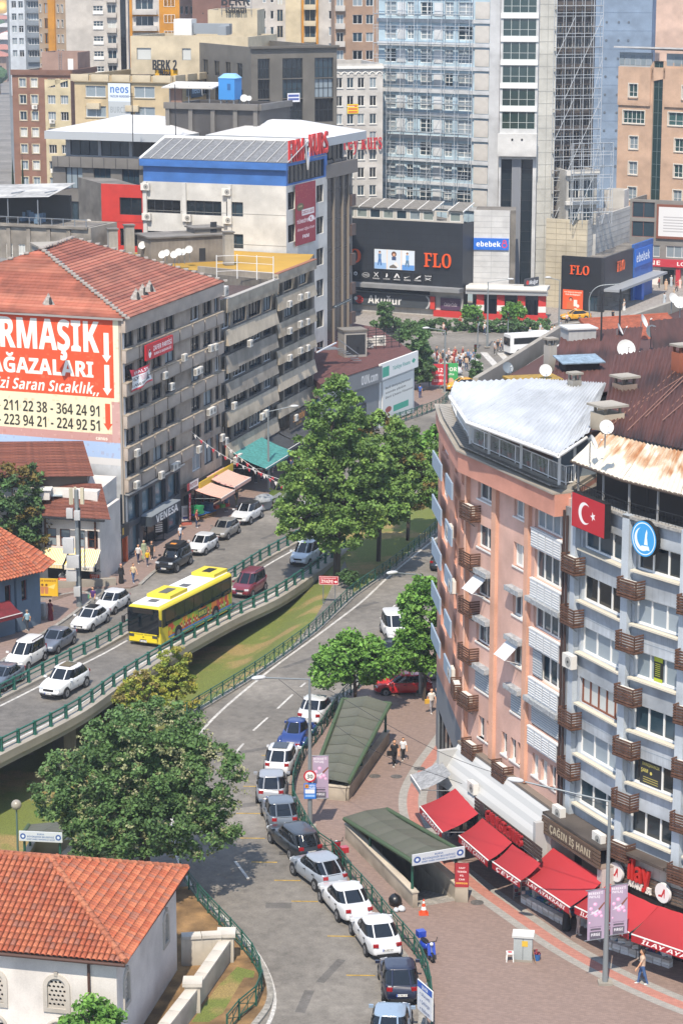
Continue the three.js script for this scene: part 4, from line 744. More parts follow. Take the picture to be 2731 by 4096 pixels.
// ---------- far city seen past the towers ----------
{
const hm=[M('#b7a99b',.9,'plaster'),M('#c4c0ba',.9,'plaster'),M('#a78d7d',.9,'plaster'),M('#9aa0a6',.9,'plaster')],rf=[M('#a06a5a',.9),M('#a8a6a2',.9),M('#b3aca4',.9),M('#c9c7c3',.8)];
for(let i=0;i<34;i++){
const z=-980-i*52-R(0,30),x=z*-1*(-(784-R(-30,38))/5506)*.99,w=R(8,16),h=R(5,11),T=thing('distant_house','small pale house in the hazy distance past the towers','house',[x,0,z],R(-.5,.5),'distant houses');
part(T,'wall',box(w,h,R(7,11)),pick(hm));part(T,'roof',new THREE.CylinderGeometry(.2,.75,1,4).rotateY(PI/4).scale(w,2.2,12).translate(0,h+1.1,0),pick(rf));for(let k=0;k<3;k++)part(T,'window',box(1.1,1.4,.1),glassM,[w*(k/3-.33),h*.5,5.6]);
}
const m=thing('mosque','distant mosque with a golden dome','mosque',[-234.32,11.3,-1700]);part(m,'dome',new THREE.SphereGeometry(11,24,12,0,7,0,PI/2),M('#b8964a',.5,null,{metalness:.6}));part(m,'drum',new THREE.CylinderGeometry(15,16,10,16).translate(0,-5,0),M('#9a8a80',.8));part(m,'hall',box(44,26,40),M('#a89a90',.9),[0,-36,0]);
struct('sports_pitch',slab([[-243.62,-1701.1],[-235.86,-1742.52],[-217.45,-1605.63],[-222.6,-1553.29]],.3),M('#4f9a58',.9));
for(let i=0;i<16;i++){const z=-900-i*60,T=thing('distant_tree','rounded dark green tree in the hazy distance','tree',[z*.142+R(-12,6),0,z],0,'distant trees');part(T,'trunk',cyl(.4,.5,4),M('#4a3b2e',.9));const g=new THREE.IcosahedronGeometry(3.2,3),p=g.attributes.position;for(let k=0;k<p.count;k++){const f=.8+.4*fbm(p.getX(k)*.9+i,p.getY(k)*.9+p.getZ(k)*.5,997,3);p.setXYZ(k,p.getX(k)*f,p.getY(k)*f,p.getZ(k)*f);}g.computeVertexNormals();part(T,'crown',g.translate(0,7,0),M('#4b6b44',.95,'speck'));}
// hills that close the valley
const hg=new THREE.PlaneGeometry(9000,900,120,12).rotateX(-PI/2),hp=hg.attributes.position;for(let k=0;k<hp.count;k++){const x=hp.getX(k),zz=hp.getZ(k);hp.setY(k,Math.max(0,(450-zz)/900)*(120+160*fbm(x/700+5,3,997,4))-2);}hg.computeVertexNormals();struct('hills',hg.translate(0,0,-4700),M('#7f8f86',.95,'patch'));
}


// ---------- white school building, scaffolded tower ----------
{
const K=blkY('school_building','white building with rows of windows and red sign letters',[-1.15,33.79,-356],-12,7.4,14,34.6,M('#cac8c3',.88,'plaster'),{front:[{cols:[[.25,1.3],[2,3],[3.6,4.6],[5.4,6.4]],rows:rows(15.4,2.62,1.5,7),t:{n:2,glass:[glassB,glassK,curtainB],sill:white}}]});
K.F.add('cornice',box(7.5,.35,.4),white,3.7,33.9,.1);for(let i=0;i<7;i++)K.F.add('cornice_arch',new THREE.TorusGeometry(.42,.08,5,8,PI),white,.55+i*1.05,33,.05);
const S=thing('wall_letters','big red script letters across the white school building','sign',K.F.pos(3.6,22.2,.3),K.F.rot);letters(S,'birey kurs',7.4,1.7,M('#b3202c',.5),{font:fSerif});
K.F.sign('small_banner','small yellow banner on the white school building',2,27.4,3.7,28.8,print(80,64,(g,w,h)=>{fill(g,'#e0c21f',0,0,w,h);for(let i=0;i<3;i++)fill(g,'#c2503a',8,8+i*20,64,10);}),.05,.05);
}
const tw=M('#cfd3d6',.85,'plaster'),twB=M('#b3cbd8',.85,'plaster'),pipeM=M('#b9c0c5',.5,null,{metalness:.3});
function scaffold(F,s0,s1,h0,h1,o,label,stepS=2,stepH=1.7,planks=M('#b9cad3',.8,'speck')){
const T=thing('scaffolding',label,'scaffolding',F.pos(s0,h0,0),F.rot),L=s1-s0,H=h1-h0,n=Math.round(L/stepS),m=Math.round(H/stepH);
const std=cyl(.045,.045,q(H),5),led=new THREE.CylinderGeometry(.035,.035,L,5).rotateZ(PI/2),tr=new THREE.CylinderGeometry(.04,.04,.9,4).rotateX(PI/2);
for(let i=0;i<=n;i++)for(const z of[o,o+.9])part(T,'standard',std,pipeM,[L*i/n,0,z]);
for(let j=1;j<=m;j++){part(T,'ledger',led,pipeM,[L/2,H*j/m,o+.9]);if(j % 2)part(T,'deck',box(L,.06,.8),planks,[L/2,H*j/m-.1,o+.45]);else part(T,'guard_rail',led,pipeM,[L/2,H*j/m+.45,o+.9]);}
for(let j=0;j+4<=m;j+=4)for(let i=(j/4)% 2;i+1<=n;i+=3)part(T,'brace',rod([L*i/n,H*j/m,o+.95],[L*Math.min(n,i+2)/n,H*(j+4)/m,o+.95],.04),pipeM);
return T;
}
{
const rr=Array.from({length:9},(_,i)=>14.4+i*3.38),cs=[[1.1,3.1],[5.1,6.2],[7.4,9.5],[11.7,13.1],[13.9,16.4]];
const K=block('scaffolded_tower','white office tower under renovation behind a full scaffold',[5.5,-363.2],[21.5,-352],16,52,twB,{front:[{cols:cs,rows:rr.map(h=>[h,h+2]),t:{n:2,tr:2,fw:.1,glass:[curtainB,blind,curtainB,blind,glassB],o:-.2}}]});
for(const h of rr){K.F.add('floor_band',box(19.5,.55,.35),tw,9.76,h-.95,.15);K.F.add('panel',box(2.4,2.4,.12),M('#c9c6c0',.88,'plaster'),18.1,h-.3,.06);for(const s of[4.1,10.6])K.F.add('panel',box(1.5,1.9,.1),tw,s,h,.04);}
K.F.add('white_pier',box(1.7,52,.8),M('#cdd0d2',.85,'plaster'),20.5,0,.1);K.F.add('dark_strip',box(.7,52,.5),M('#33373c',.7),21.7,0,-.1);
scaffold(K.F,.1,16.8,14,46,.6,'steel tube scaffold covering the front of the white tower',2.4,2.1);
// glazed core with green window bands
const Cg=blkY('glazed_core','white tower core with green glass bands above a dark shaft',[22.72,37.79,-349],10,5.4,10,52,M('#c9cbcb',.6,'plaster'),{front:[{cols:[[.3,5.1]],rows:rows(25.7,3.28,2.5,6),t:{n:4,tr:1,low:.38,frame:M('#aeb6b4',.5),glass:glassG,o:-.05}},{cols:[[.3,1.9],[3.2,4.9]],rows:[[2,21.4]],t:{n:1,tr:12,frame:dark,glass:glassM,o:-.6}}]});
Cg.F.add('core_soffit',box(5.6,3.2,1.4),M('#cfd0ce',.6,'plaster'),2.7,21.9,.5);for(const s of[2,3.4])Cg.F.add('vent',new THREE.CylinderGeometry(.16,.16,.1,10).rotateX(PI/2),dark,s,24.3,1.22);Cg.F.add('shaft_pier',box(1.25,19,.3),M('#767a80',.6),2.55,2.4,-.1);
for(let i=0;i<6;i++)Cg.F.add('spandrel',box(5.4,.72,.2),M('#d4d5d3',.6),2.7,28.22+i*3.28,.1);
const Pn=blkY('panel_pier','pale stone panelled pier of the tower',[27.93,37.77,-349.5],-8,2.9,9,52,M('#c2c3bd',.7,'plaster'));for(let i=0;i<24;i++)Pn.F.add('panel_joint',box(2.9,.06,.02),M('#8d8f8b',.8),1.45,3+i*1.75,.01);Pn.F.add('panel_joint',box(.06,44,.02),M('#8d8f8b',.8),1.6,2,.012);
const W=blkY('scaffolded_wing','dark stripped wing of the tower behind a dense scaffold',[30.21,37.75,-350],-18,6.6,12,52,M('#57514e',.85,'dirty'),{front:[{cols:cols(.2,6.4,4,1.1),rows:rows(15,2.2,1.5,12),t:{n:2,frame:M('#8a8580',.6),glass:[glassK,glassM]}}],right:[{cols:cols(.5,11,4,1.6),rows:rows(15,2.6,1.5,10),t:{n:2}}]});
scaffold(W.F,0,7.2,12.5,46,.5,'narrow scaffold on the dark wing of the tower',1.4,1.45,M('#b5aca4',.8,'speck'));
const By=blkY('bay_block','pale two-storey bay with glazed fronts at the foot of the dark wing',[32.29,22.59,-346],-14,4.6,6,20,M('#b7b6b0',.85,'plaster'),{front:[{cols:[[.3,1.9],[2.6,4.2]],rows:[[12,14.6],[16,18.6]],t:{n:3,tr:1,glass:[glassB,glassM]}}]});By.F.add('coping',box(5,.7,.7),M('#c4c3be',.8),2.3,19.3,.2);By.F.add('coping',box(5,.5,.7),M('#c4c3be',.8),2.3,15.1,.2);
scaffold(By.F,.2,6.2,12.5,24,1.2,'light scaffold around the pale bay',1.5,1.6);
const bt=blkY('tower_block','blue-grey tower with round ventilation holes',[43.81,35.13,-425],10,10,14,58,M('#8397ae',.85,'plaster'));for(let i=0;i<9;i++){for(const s of[2.2,4.3,6])bt.F.add('vent',new THREE.CylinderGeometry(.22,.22,.08,10).rotateX(PI/2),M('#5a646e',.6),s,14+i*3.1,.03);bt.F.add('joint',box(10,.06,.03),M('#66788d',.8),5,15.6+i*3.1,.01);}
blkY('tower_block','terracotta and blue tower with glazed balconies far behind',[54.36,38.48,-470],6,6.6,12,58,M('#9c4a38',.85,'plaster'),{front:[{cols:[[.2,2.1],[5.3,6.4]],rows:rows(32,3,2,5),t:{n:3,glass:[glassM,glassB],frame:M('#8fa6c2',.6)}}]});
}
blkY('tower_block','pale pink tower rising behind the tan building',[57.29,39.64,-455],8,9,12,46.5,M('#d3b7a6',.85,'plaster'));
// ---------- tan building on the right ----------
{
const tn=M('#d0b096',.88,'plaster'),t={n:2,tr:1,low:.35,glass:[M('#3b5a58',.15),curtainB,M('#2c4644',.12)],surround:M('#cfcbc0',.7),o:-.12};
const K=blkY('tan_building','tan plastered building with a glass stair strip and white sheet roof',[43.84,32.68,-385],40,17,14,33,tn,{front:[{cols:[[2.3,3.9],[10.7,12.3]],rows:[[28.4,30.4],[20.2,22.2],[16.2,18.2],[12.2,14.2],[8.2,10.2]],t},{cols:[[1,5],[9.4,16]],rows:[[24.2,26.2]],t:{...t,n:5}},{cols:[[6.4,8.2]],rows:[[6,34]],t:{n:2,tr:13,frame:M('#5f6e6c',.5),glass:glassG,o:-.25}}]});
for(const[s,w]of[[3,6],[12.8,8.2]]){K.F.add('upper_panel',box(w,6,.25),tn,s,27,.12);K.F.win(s-.8,28.4,s+.8,30.4,{...t,o:.27});K.F.add('attic',box(w,2.2,.3),M('#9aa3a8',.6),s,33,-.2);for(let i=0;i<6;i++)K.F.add('attic_pane',box(w/6-.2,1.5,.06),pick([curtainB,blind]),s-w/2+w*(i+.5)/6,33.3,-.03);}
K.F.add('roof',mv(box(19,.25,15,1),0,0,0,0,-.06),roofW,9,35.6,-6.5);
K.F.add('podium_roof',box(24,.25,4),M('#d2d0ca',.8,'speck'),9,8.4,2);K.F.add('podium',box(23.4,8.3,3.6),M('#a5a29c',.8,'plaster'),9,0,1.8);
const hut=blkY('roof_storey','small white hut on the podium roof beside the tan building',[40.06,14.9,-368],20,3.2,3,15.2,M('#c9c7c1',.8,'plaster'),{y0:10});
}
// ---------- shopping centre ----------
const mallD=M('#2b3038',.5,'plaster'),flo=M('#e2571f',.45);
{
const B=thing('shopping_centre','dark fronted shopping centre with orange letters and a poster','building',[-6,0,-347.5]);
const F=new Facade(B,[-6,-347.5],[17,-336.6]),S=new Facade(B,[17,-336.6],[18.7,-339.6]),E=new Facade(B,[18.7,-339.5],[23.7,-338.6]);
core(B,[[-5.5,-348.5],[16.6,-337.8],[18,-340.5],[12,-352],[-10,-360]],0,13.2,concreteD,'floor_core');
F.wall('dark_front',0,4.35,F.L,13.4,mallD,[],.4);S.wall('dark_front',0,4.35,S.L,13.4,mallD,[],.3);
for(let i=0;i<9;i++)F.add('cladding_joint',box(F.L,.03,.01),M('#1d2127',.7),F.L/2,5+i*.95,.006);for(let i=1;i<12;i++)F.add('cladding_joint',box(.03,9,.01),M('#1d2127',.7),i*2.12,4.4,.008);
// attic glazing with a lean-to roof, two panels missing
F.wall('attic',.2,13.4,F.L-.1,15,M('#b7b5ae',.7),cols(.4,F.L-.3,12,1.6).map(c=>[c[0],13.6,c[1],14.85]),.15,-.4);for(const[i,c]of cols(.4,F.L-.3,12,1.6).entries())if(i !==10)F.win(c[0],13.6,c[1],14.85,{n:1,glass:[curtainB,M('#7e8a88',.3),glassB],o:-.45});
for(let i=0;i<11;i++)if(i !==9)F.add('roof_panel',mv(box(2.2,.06,4,1),0,0,0,0,.22),M('#8d8a84',.7,'speck'),1.3+i*2.3,15.55,-2);for(let i=0;i<12;i++)F.add('rafter',mv(box(.12,.14,4.2,1),0,0,0,0,.22),white,.2+i*2.3,15.5,-1.9);
// letters, poster, brand tiles
for(const[s0,s1]of[[4.6,10],[19.7,24]]){const T=thing('wall_letters',s0<10?'orange letters at the hidden end of the dark front':'orange letters on the dark front beside the poster','sign',F.pos((s0+s1)/2,7.1,.15),F.rot);letters(T,'FLO',s1-s0,1.45,flo,{font:fSerif});}
F.sign('wall_poster','wide poster with three models on pale blue fields',11.9,6.4,18.15,9.2,print(420,190,(g,w,h)=>{
fill(g,'#cfdcea',0,0,w,h);fill(g,'#e3d3c6',128,0,12,h);fill(g,'#e3d3c6',278,0,12,h);fill(g,'#8fb6e4',0,130,126,60);fill(g,'#5b93d6',290,140,130,50);fill(g,'#e8eef5',300,0,60,120);
const fig=(x,y,c1,c2)=>{disc(g,'#6b4a3a',x,y,12);fill(g,'#d8a98c',x-7,y,14,16);poly(g,c1,[[x-18,y+16],[x+18,y+16],[x+14,y+70],[x-14,y+70]]);poly(g,c2,[[x-14,y+66],[x+16,y+66],[x+22,y+130],[x+8,y+132],[x,y+90],[x-14,y+132],[x-24,y+128]]);};
fig(56,26,'#5d86b4','#4472b0');fig(346,28,'#7fb1e0','#5d7f9f');disc(g,'#5d3b2c',206,40,26);disc(g,'#d8a98c',206,46,14);fill(g,'#3a4f78',184,66,44,34);poly(g,'#6c6760',[[160,160],[200,140],[240,165],[236,178],[160,178]]);poly(g,'#e2e2e2',[[200,130],[230,112],[262,160],[240,165]]);
}),.05,.1,white,'poster');
['shield','Tedort','Xinetis','U.S. POLO ASSN','adidas','NIKE','PUMA','Reebok'].forEach((n,i)=>F.sign('brand_tile',['dark tile with a shield mark','dark tile with an oval mark','dark tile with a crossed mark','dark tile with a rider mark','dark tile with a striped triangle mark','dark tile with a swoosh mark','dark tile with a leaping cat mark','dark tile with a vector mark'][i]+' under the poster',8.3+i*1.62,4.75,9.6+i*1.62,6.05,print(64,64,(g,w,h)=>{
fill(g,'#191c20',0,0,w,h);const c='#d5d7d9';
if(i===0){poly(g,c,[[32,10],[46,18],[46,34],[32,42],[18,34],[18,18]]);disc(g,'#191c20',32,26,6);}else if(i===1){g.strokeStyle=c;g.lineWidth=3;g.beginPath();g.ellipse(32,32,28,16,0,0,7);g.stroke();}else if(i===2){g.strokeStyle=c;g.lineWidth=5;g.beginPath();g.moveTo(16,8);g.lineTo(48,40);g.moveTo(48,8);g.lineTo(16,40);g.stroke();}else if(i===3){poly(g,c,[[26,40],[30,12],[38,12],[42,26],[36,40]]);}else if(i===4){poly(g,c,[[8,40],[30,6],[42,14],[56,40],[46,40],[34,20],[24,40]]);}else if(i===5){poly(g,c,[[6,30],[12,42],[60,20],[22,32]]);}else if(i===6){poly(g,c,[[10,40],[34,22],[58,12],[50,30],[42,26],[28,40]]);}else{g.strokeStyle=c;g.lineWidth=4;g.beginPath();g.moveTo(8,44);g.lineTo(52,28);g.moveTo(8,28);g.lineTo(52,44);g.stroke();}
if(i)fit(g,n,32,i===1?32:i>5?(i===6?50:14):52,14,i===1?44:54,c);
}),.02,.12));
// canopy, street front
F.add('canopy',box(F.L+.4,.55,1.8),M('#8f9295',.6,'plaster'),F.L/2,3.8,.7);F.wall('street_front',0,0,F.L,3.9,M('#c6c6c2',.7,'plaster'),[],.4,-.1);
for(let i=0;i<11;i++)F.add('cladding_joint',box(.04,1.1,.01),M('#8f908d',.8),1+i*2,0,-.09);F.add('clerestory',box(20,.7,.06),glassK,10.5,3.05,-.08);
F.sign('shop_fascia','long dark fascia with a ladybird and white letters under the canopy',5,1.1,21.5,2.95,print(1024,116,(g,w,h)=>{
fill(g,'#3b4248',0,0,w,h);g.strokeStyle='#aaaeb0';g.lineWidth=16;g.beginPath();g.arc(900,58,70,-1,1);g.stroke();fill(g,'#c23a2f',978,0,46,h);
fit(g,'Akuğur',540,62,100,330,'#dfe0df');disc(g,'#c8322c',290,68,38);disc(g,'#eee',256,60,18);for(const[x,y]of[[280,50],[305,60],[285,85],[310,88],[318,70]])disc(g,'#222',x,y,6);
}),.2,.25);
F.sign('wall_poster','dark violet drinks poster beside the ladybird fascia',22.2,1.15,25.3,2.85,print(200,110,(g,w,h)=>{fill(g,'#4a3350',0,0,w,h);for(let i=0;i<30;i++)fill(g,`rgba(200,170,160,.3)`,hash(i,7)*w,hash(i,8)*h*.5,12,4);fit(g,'Coca-Cola',100,60,44,130,'#e2d6d6',{w:'bold italic',f:'serif'});}),.1,.1,steel,'poster');
F.add('red_plinth',box(4.4,1.0,.5),M('#b8302c',.6),23.4,0,.1);
// white clad wall with the blue sign
E.wall('white_front',0,0,E.L,15,M('#cfd0cf',.55,'plaster'),[],.4);for(let i=0;i<12;i++)E.add('panel_joint',box(E.L,.04,.01),M('#8e9294',.8),E.L/2,5.4+i*.8,.006);E.add('panel_joint',box(.04,9.6,.01),M('#8e9294',.8),2.5,5.3,.008);
core(B,[[19,-340.2],[24.6,-339.2],[25,-345],[19.5,-346]],0,14.9,concreteD,'wall_core');
const eg=(g,w,h)=>{fill(g,'#1f66c4',0,0,w,h);fit(g,'ebebek',w*.42,h*.5,h*.62,w*.7,'#e6eaf0');g.strokeStyle='#d8344e';g.lineWidth=h*.08;g.beginPath();g.arc(w*.88,h*.58,h*.2,0,7);g.stroke();g.beginPath();g.arc(w*.88,h*.28,h*.13,0,7);g.stroke();};
E.sign('blue_sign','bright blue shop sign with white letters on the white clad wall',0,9.45,5,11.1,print(360,120,eg),.05,.15,M('#1f66c4',.5));
// white canopy on red and white columns
const T=thing('entrance_canopy','white rounded canopy on red and white striped columns','canopy',[18.4,0,-336.2]);const c0=[18.2,-336.2],c1=[28.6,-334.0],ang=Math.atan2(-(c1[1]-c0[1]),c1[0]-c0[0]);
part(T,'roof',box(11.4,.45,4),M('#c9c8c2',.7,'plaster'),[5,4.3,.2],ang);part(T,'front_band',box(11.6,.55,.3),M('#8f9295',.6),[4.7,3.72,2.1],ang);part(T,'front_roll',new THREE.CylinderGeometry(.42,.42,11.4,12).rotateZ(PI/2),M('#d2d1cb',.6),[4.7,4.55,2.1],ang);
for(let i=0;i<4;i++){const x=1.1+i*2.85,z=.4+i*.62;const col=part(T,'column',box(1.05,3.75,.9),M('#b8302c',.6),[x,0,z]);part(col,'white_band',box(1.07,.85,.92),M('#d5d3cf',.6),[0,1.3,0]);}
part(T,'plinth',box(11,.9,.3),M('#b02c29',.6),[5,0,1.7],ang);part(T,'back_wall',box(10.5,3.7,.2),M('#6a6f73',.5),[5.4,0,-2.2],ang);for(let i=0;i<5;i++)part(T,'door',box(1.6,2.6,.1),glassB,[1.2+i*2.1,0,-2.0+i*.45],ang);
const ak=thing('blade_sign','small dark blade sign with white letters on top of the canopy','sign',[26.6,4.8,-335],.9);part(ak,'board',box(3.4,1.1,.25),M('#3d3f45',.5),[0,.1,0]);part(ak,'sign_face',new THREE.PlaneGeometry(3.2,1),print(160,52,(g,w,h)=>{fill(g,'#3d3f45',0,0,w,h);disc(g,'#c8322c',24,26,16);fit(g,'Akuğur',98,28,40,110,'#ddd');}),[0,.65,.13]);
}
// ---------- cream clad corner, black and blue shop fronts ----------
{
const B=thing('cream_corner','cream stone clad corner building behind the black shop','building',[30,0,-348]),F=new Facade(B,[29.6,-347.5],[35.2,-344.4]),Rt=new Facade(B,[35.2,-344.4],[43.8,-365]),cm=M('#c6bda6',.8,'plaster'),cg=M('#b9b7b0',.8,'plaster');
F.wall('wall',0,0,F.L,13,cm,[],.3);Rt.wall('wall',.3,0,Rt.L,13,cg,[],.3);core(B,[[30.2,-348.2],[35,-345.4],[43,-365],[33,-368]],0,12.6,M('#a29c92',.9,'speck'),'floor_core');
for(let i=0;i<15;i++){F.add('stone_joint',box(F.L,.05,.02),M('#968d78',.9),F.L/2,1+i*.82,.01);Rt.add('stone_joint',box(Rt.L,.05,.02),M('#8d8b86',.9),Rt.L/2,1+i*.82,.01);}for(let i=1;i<4;i++)F.add('stone_joint',box(.05,12.6,.02),M('#968d78',.9),i*1.6,.2,.012);
const D=thing('black_shop','black box shop front with orange letters and lit poster','building',[31.7,0,-345.1]),f=new Facade(D,[31.7,-345.1],[37.5,-341.9]),r=new Facade(D,[37.5,-341.9],[47,-362.4]),bk=M('#202227',.5,'plaster');
f.wall('black_front',0,0,f.L,7.9,bk,[[4.4,.1,6,2.4]],.4);f.win(4.4,.1,6,2.4,{n:2,frame:dark,glass:glassB});core(D,[[32.2,-345.3],[37.3,-342.6],[46,-361.5],[41,-364]],0,7.7,concreteD,'floor_core');
r.wall('black_side',0,3.2,13.4,7.9,M('#33343a',.5,'plaster'),[],.4);r.wall('blue_side',13.4,0,r.L,8.4,M('#2f66b4',.5,'plaster'),[],.4,.1);r.wall('shop_windows',0,0,13.4,3.2,dark,cols(.3,13.2,5,2.2).map(c=>[c[0],.2,c[1],2.9]),.3,-.6);for(const c of cols(.3,13.2,5,2.2))r.win(c[0],.2,c[1],2.9,{n:1,frame:dark,glass:[glassB,glassM],o:-.75});
r.add('canopy',box(23,.35,2.4),M('#8f9498',.5),11.6,3.1,1.1);r.add('blue_portal',box(1.2,3.1,1.2),M('#2563c0',.5),15,0,.5);
const T1=thing('wall_letters','orange letters on the black shop front','sign',f.pos(3,5.35,.1),f.rot);letters(T1,'FLO',3.1,.95,flo,{font:fSerif});const T2=thing('wall_letters','small orange letters on the side of the black shop','sign',r.pos(7.2,5.3,.1),r.rot);letters(T2,'FLO',3.4,1.1,M('#b9542c',.5),{font:fSerif});
f.sign('wall_poster','orange lit poster with a smiling shopper on the black shop',.35,.2,3.55,3.1,print(150,140,(g,w,h)=>{fill(g,'#df5a2c',0,0,w,h);fit(g,'Yeni Alışveriş Deneyimi',75,16,13,130,'#f2e4da');fit(g,'FLO ile Başlıyor!',75,34,14,110,'#f7efe8');disc(g,'#2d211c',60,66,14);disc(g,'#d9a184',60,70,10);poly(g,'#c76a3a',[[36,86],[84,86],[92,140],[30,140]]);fill(g,'#ecdfd4',82,70,26,46);disc(g,'#eadfd6',112,112,12);}),.06,.1,dark,'poster');
r.sign('blue_sign','blue side sign with white letters beyond the black shop',13.7,5,21.8,7.6,print(360,120,eg2),.12,.12,M('#1f66c4',.5));
function eg2(g,w,h){fill(g,'#2a68bd',0,0,w,h);fit(g,'ebebek',w*.45,h*.5,h*.7,w*.8,'#dfe6ef');}
// pharmacy building at the right
const K=blkY('pharmacy_building','brown framed building with red and white pharmacy shop',[44.81,12.85,-374],24,18,10,13.2,M('#8c8a86',.8,'plaster'),{front:[{cols:[[.4,4],[11.5,15]],rows:[[7.4,9.8],[10.4,12.8]],t:{n:2,frame:M('#7c4a38',.6),glass:[glassM,glassB]}},{cols:[[.6,5],[6,11],[12,16]],rows:[[4.4,6.2]],t:{n:4,glass:[glassB,curtainB]}},{cols:[[5.6,7.4],[9,11]],rows:[[.2,2.5]],t:{n:2,frame:dark,glass:glassK}}]});
K.F.sign('white_billboard','white billboard in a brown frame above the pharmacy',4.4,7.3,11,12.6,print(240,170,(g,w,h)=>{fill(g,'#7c4a38',0,0,w,h);fill(g,'#d4d6d8',12,12,216,146);txt(g,'BEBKA',185,32,20,'#444');for(let i=0;i<6;i++)fill(g,'#a9a9ad',40,60+i*14,160-20*(i % 3),5);}),.1,.2,M('#7c4a38',.6),'billboard');
K.F.sign('pharmacy_sign','red fascia with white pharmacy lettering',-.5,3.0,18,4.2,print(512,44,(g,w,h)=>{fill(g,'#b7303c',0,0,w,h);fit(g,'ECZANE',90,23,36,150,'#e8e3e0');fit(g,'LOKMAN',300,23,30,130,'#e8e3e0');}),.6,.3,M('#b7303c',.5));
for(const s of[2.5,8.2,12])K.F.add('red_pier',box(.7,3,.5),M('#b7303c',.6),s,0,.4);K.F.add('white_panel',box(2.2,2.8,.3),M('#d6d4d0',.7),4.2,0,.3);
}
// ---------- bank with the maroon roof ----------
{
const B=thing('bank_building','low bank building with maroon roof and green trimmed fascia','building',[4.73,0,-266.99]),mr=M('#6e4440',.9,'speck');
const top=[[8.06,-264.38],[3.95,-255.62],[-2.2,-244.26],[-3.9,-252.27],[-3.17,-269.92],[0.58,-287.62],[4.45,-282.39]];
core(B,top,6.1,6.9,mr,'roof');core(B,inset(top,.6),0,6.1,M('#8e9296',.6),'wall');
const F=new Facade(B,[3.95,-255.62],[8.06,-264.38]),W=new Facade(B,[-2.2,-244.26],[3.95,-255.62]);
F.wall('wall',.2,0,F.L,5.4,M('#bfc4c4',.6),[[.6,.1,F.L-.5,.3]],.3,.05);W.wall('wall',.2,0,W.L,5.4,M('#6f757a',.5),[],.3,.05);W.win(1,.2,W.L-3,3.4,{n:5,frame:dark,glass:glassB,o:.1});
F.sign('bank_fascia','white fascia with green block and small lettering',-.2,5.3,F.L+.3,7.1,print(256,90,(g,w,h)=>{fill(g,'#d3d7d6',0,0,w,h);fill(g,'#3a9b84',12,22,44,56);fit(g,'Türkiye Finans',140,46,28,120,'#4a8f86');poly(g,'#3a9b84',[[210,45],[224,30],[238,45],[224,60]]);}),.15,.25,white);
F.sign('bank_poster','tall pale poster with dark lettering below the bank fascia',.8,.3,F.L-.6,5,print(160,230,(g,w,h)=>{fill(g,'#c7ccca',0,0,w,h);['Acil ihtiyaçlarınız','anında çözüm','Deri Çözen Finansman!'].forEach((s,i)=>txt(g,s,14,40+i*26,16,'#4a4f4f',{a:'left'}));disc(g,'#8f4a44',30,160,16);fill(g,'#3a9b84',56,150,80,34);txt(g,'Türkiye Finans',110,208,14,'#3f6f68');}),.1,.08,white,'poster');
W.sign('shop_fascia','slanting grey fascia with silver letters along the maroon roof',-.3,5.2,W.L,6.9,print(512,60,(g,w,h)=>{fill(g,'#6b7074',0,0,w,h);fit(g,'koctas pazarliksiz',130,32,40,200,'#aeb3b6',{w:'normal'});fit(g,'OUN.com',400,32,48,150,'#c9cccd');}),.2,.3);
// plant and stairs at the foot of the dark wall
for(const[P,l]of[[[1.2,6.9,-262.5],'large square cooling unit on the maroon roof']]){const T=thing('cooling_unit',l,'cooling unit',P,.3);part(T,'casing',box(2.6,2.8,2.4),M('#a29f98',.6,'plaster'));part(T,'grille',box(2.2,2.2,.06),dark,[0,.3,1.21]);part(T,'cap',box(2.8,.2,2.6),concreteD,[0,2.8,0]);}
for(const P of[[2.8,6.9,-268],[4.2,6.9,-269.5]])ac([P[0],P[1]+.6,P[2]],.2,'dark roof air conditioner on the maroon roof','bank roof units',1.6);
const st=thing('roof_stair','steel stair with railings beside the cooling unit','stair',[-.3,6.9,-256.6],.3);for(let i=0;i<8;i++)part(st,'step',box(.9,.05,.28),steel,[.3*i,1.7-.2*i,0]);for(const z of[-.45,.45])part(st,'handrail',rod([0,2.7,z],[2.2,1,z],.03),steel);
part(st,'platform',box(2,.08,1.6),steel,[-1.2,1.75,0]);
}


// ---------- salmon apartment building with roof terrace ----------
const salmon=M('#dab3a3',.88,'plaster'),salmonD=M('#cf9a84',.88,'plaster'),salmonP=M('#dcab91',.88,'plaster'),blueGrey=M('#b7c0c8',.88,'dirty'),blueP=M('#b9c3cb',.88,'plaster'),louvre=M('#b4bac0',.6),wood=[M('#6e4c3a',.75,'speck'),M('#785542',.75,'speck'),M('#624332',.75,'speck')];
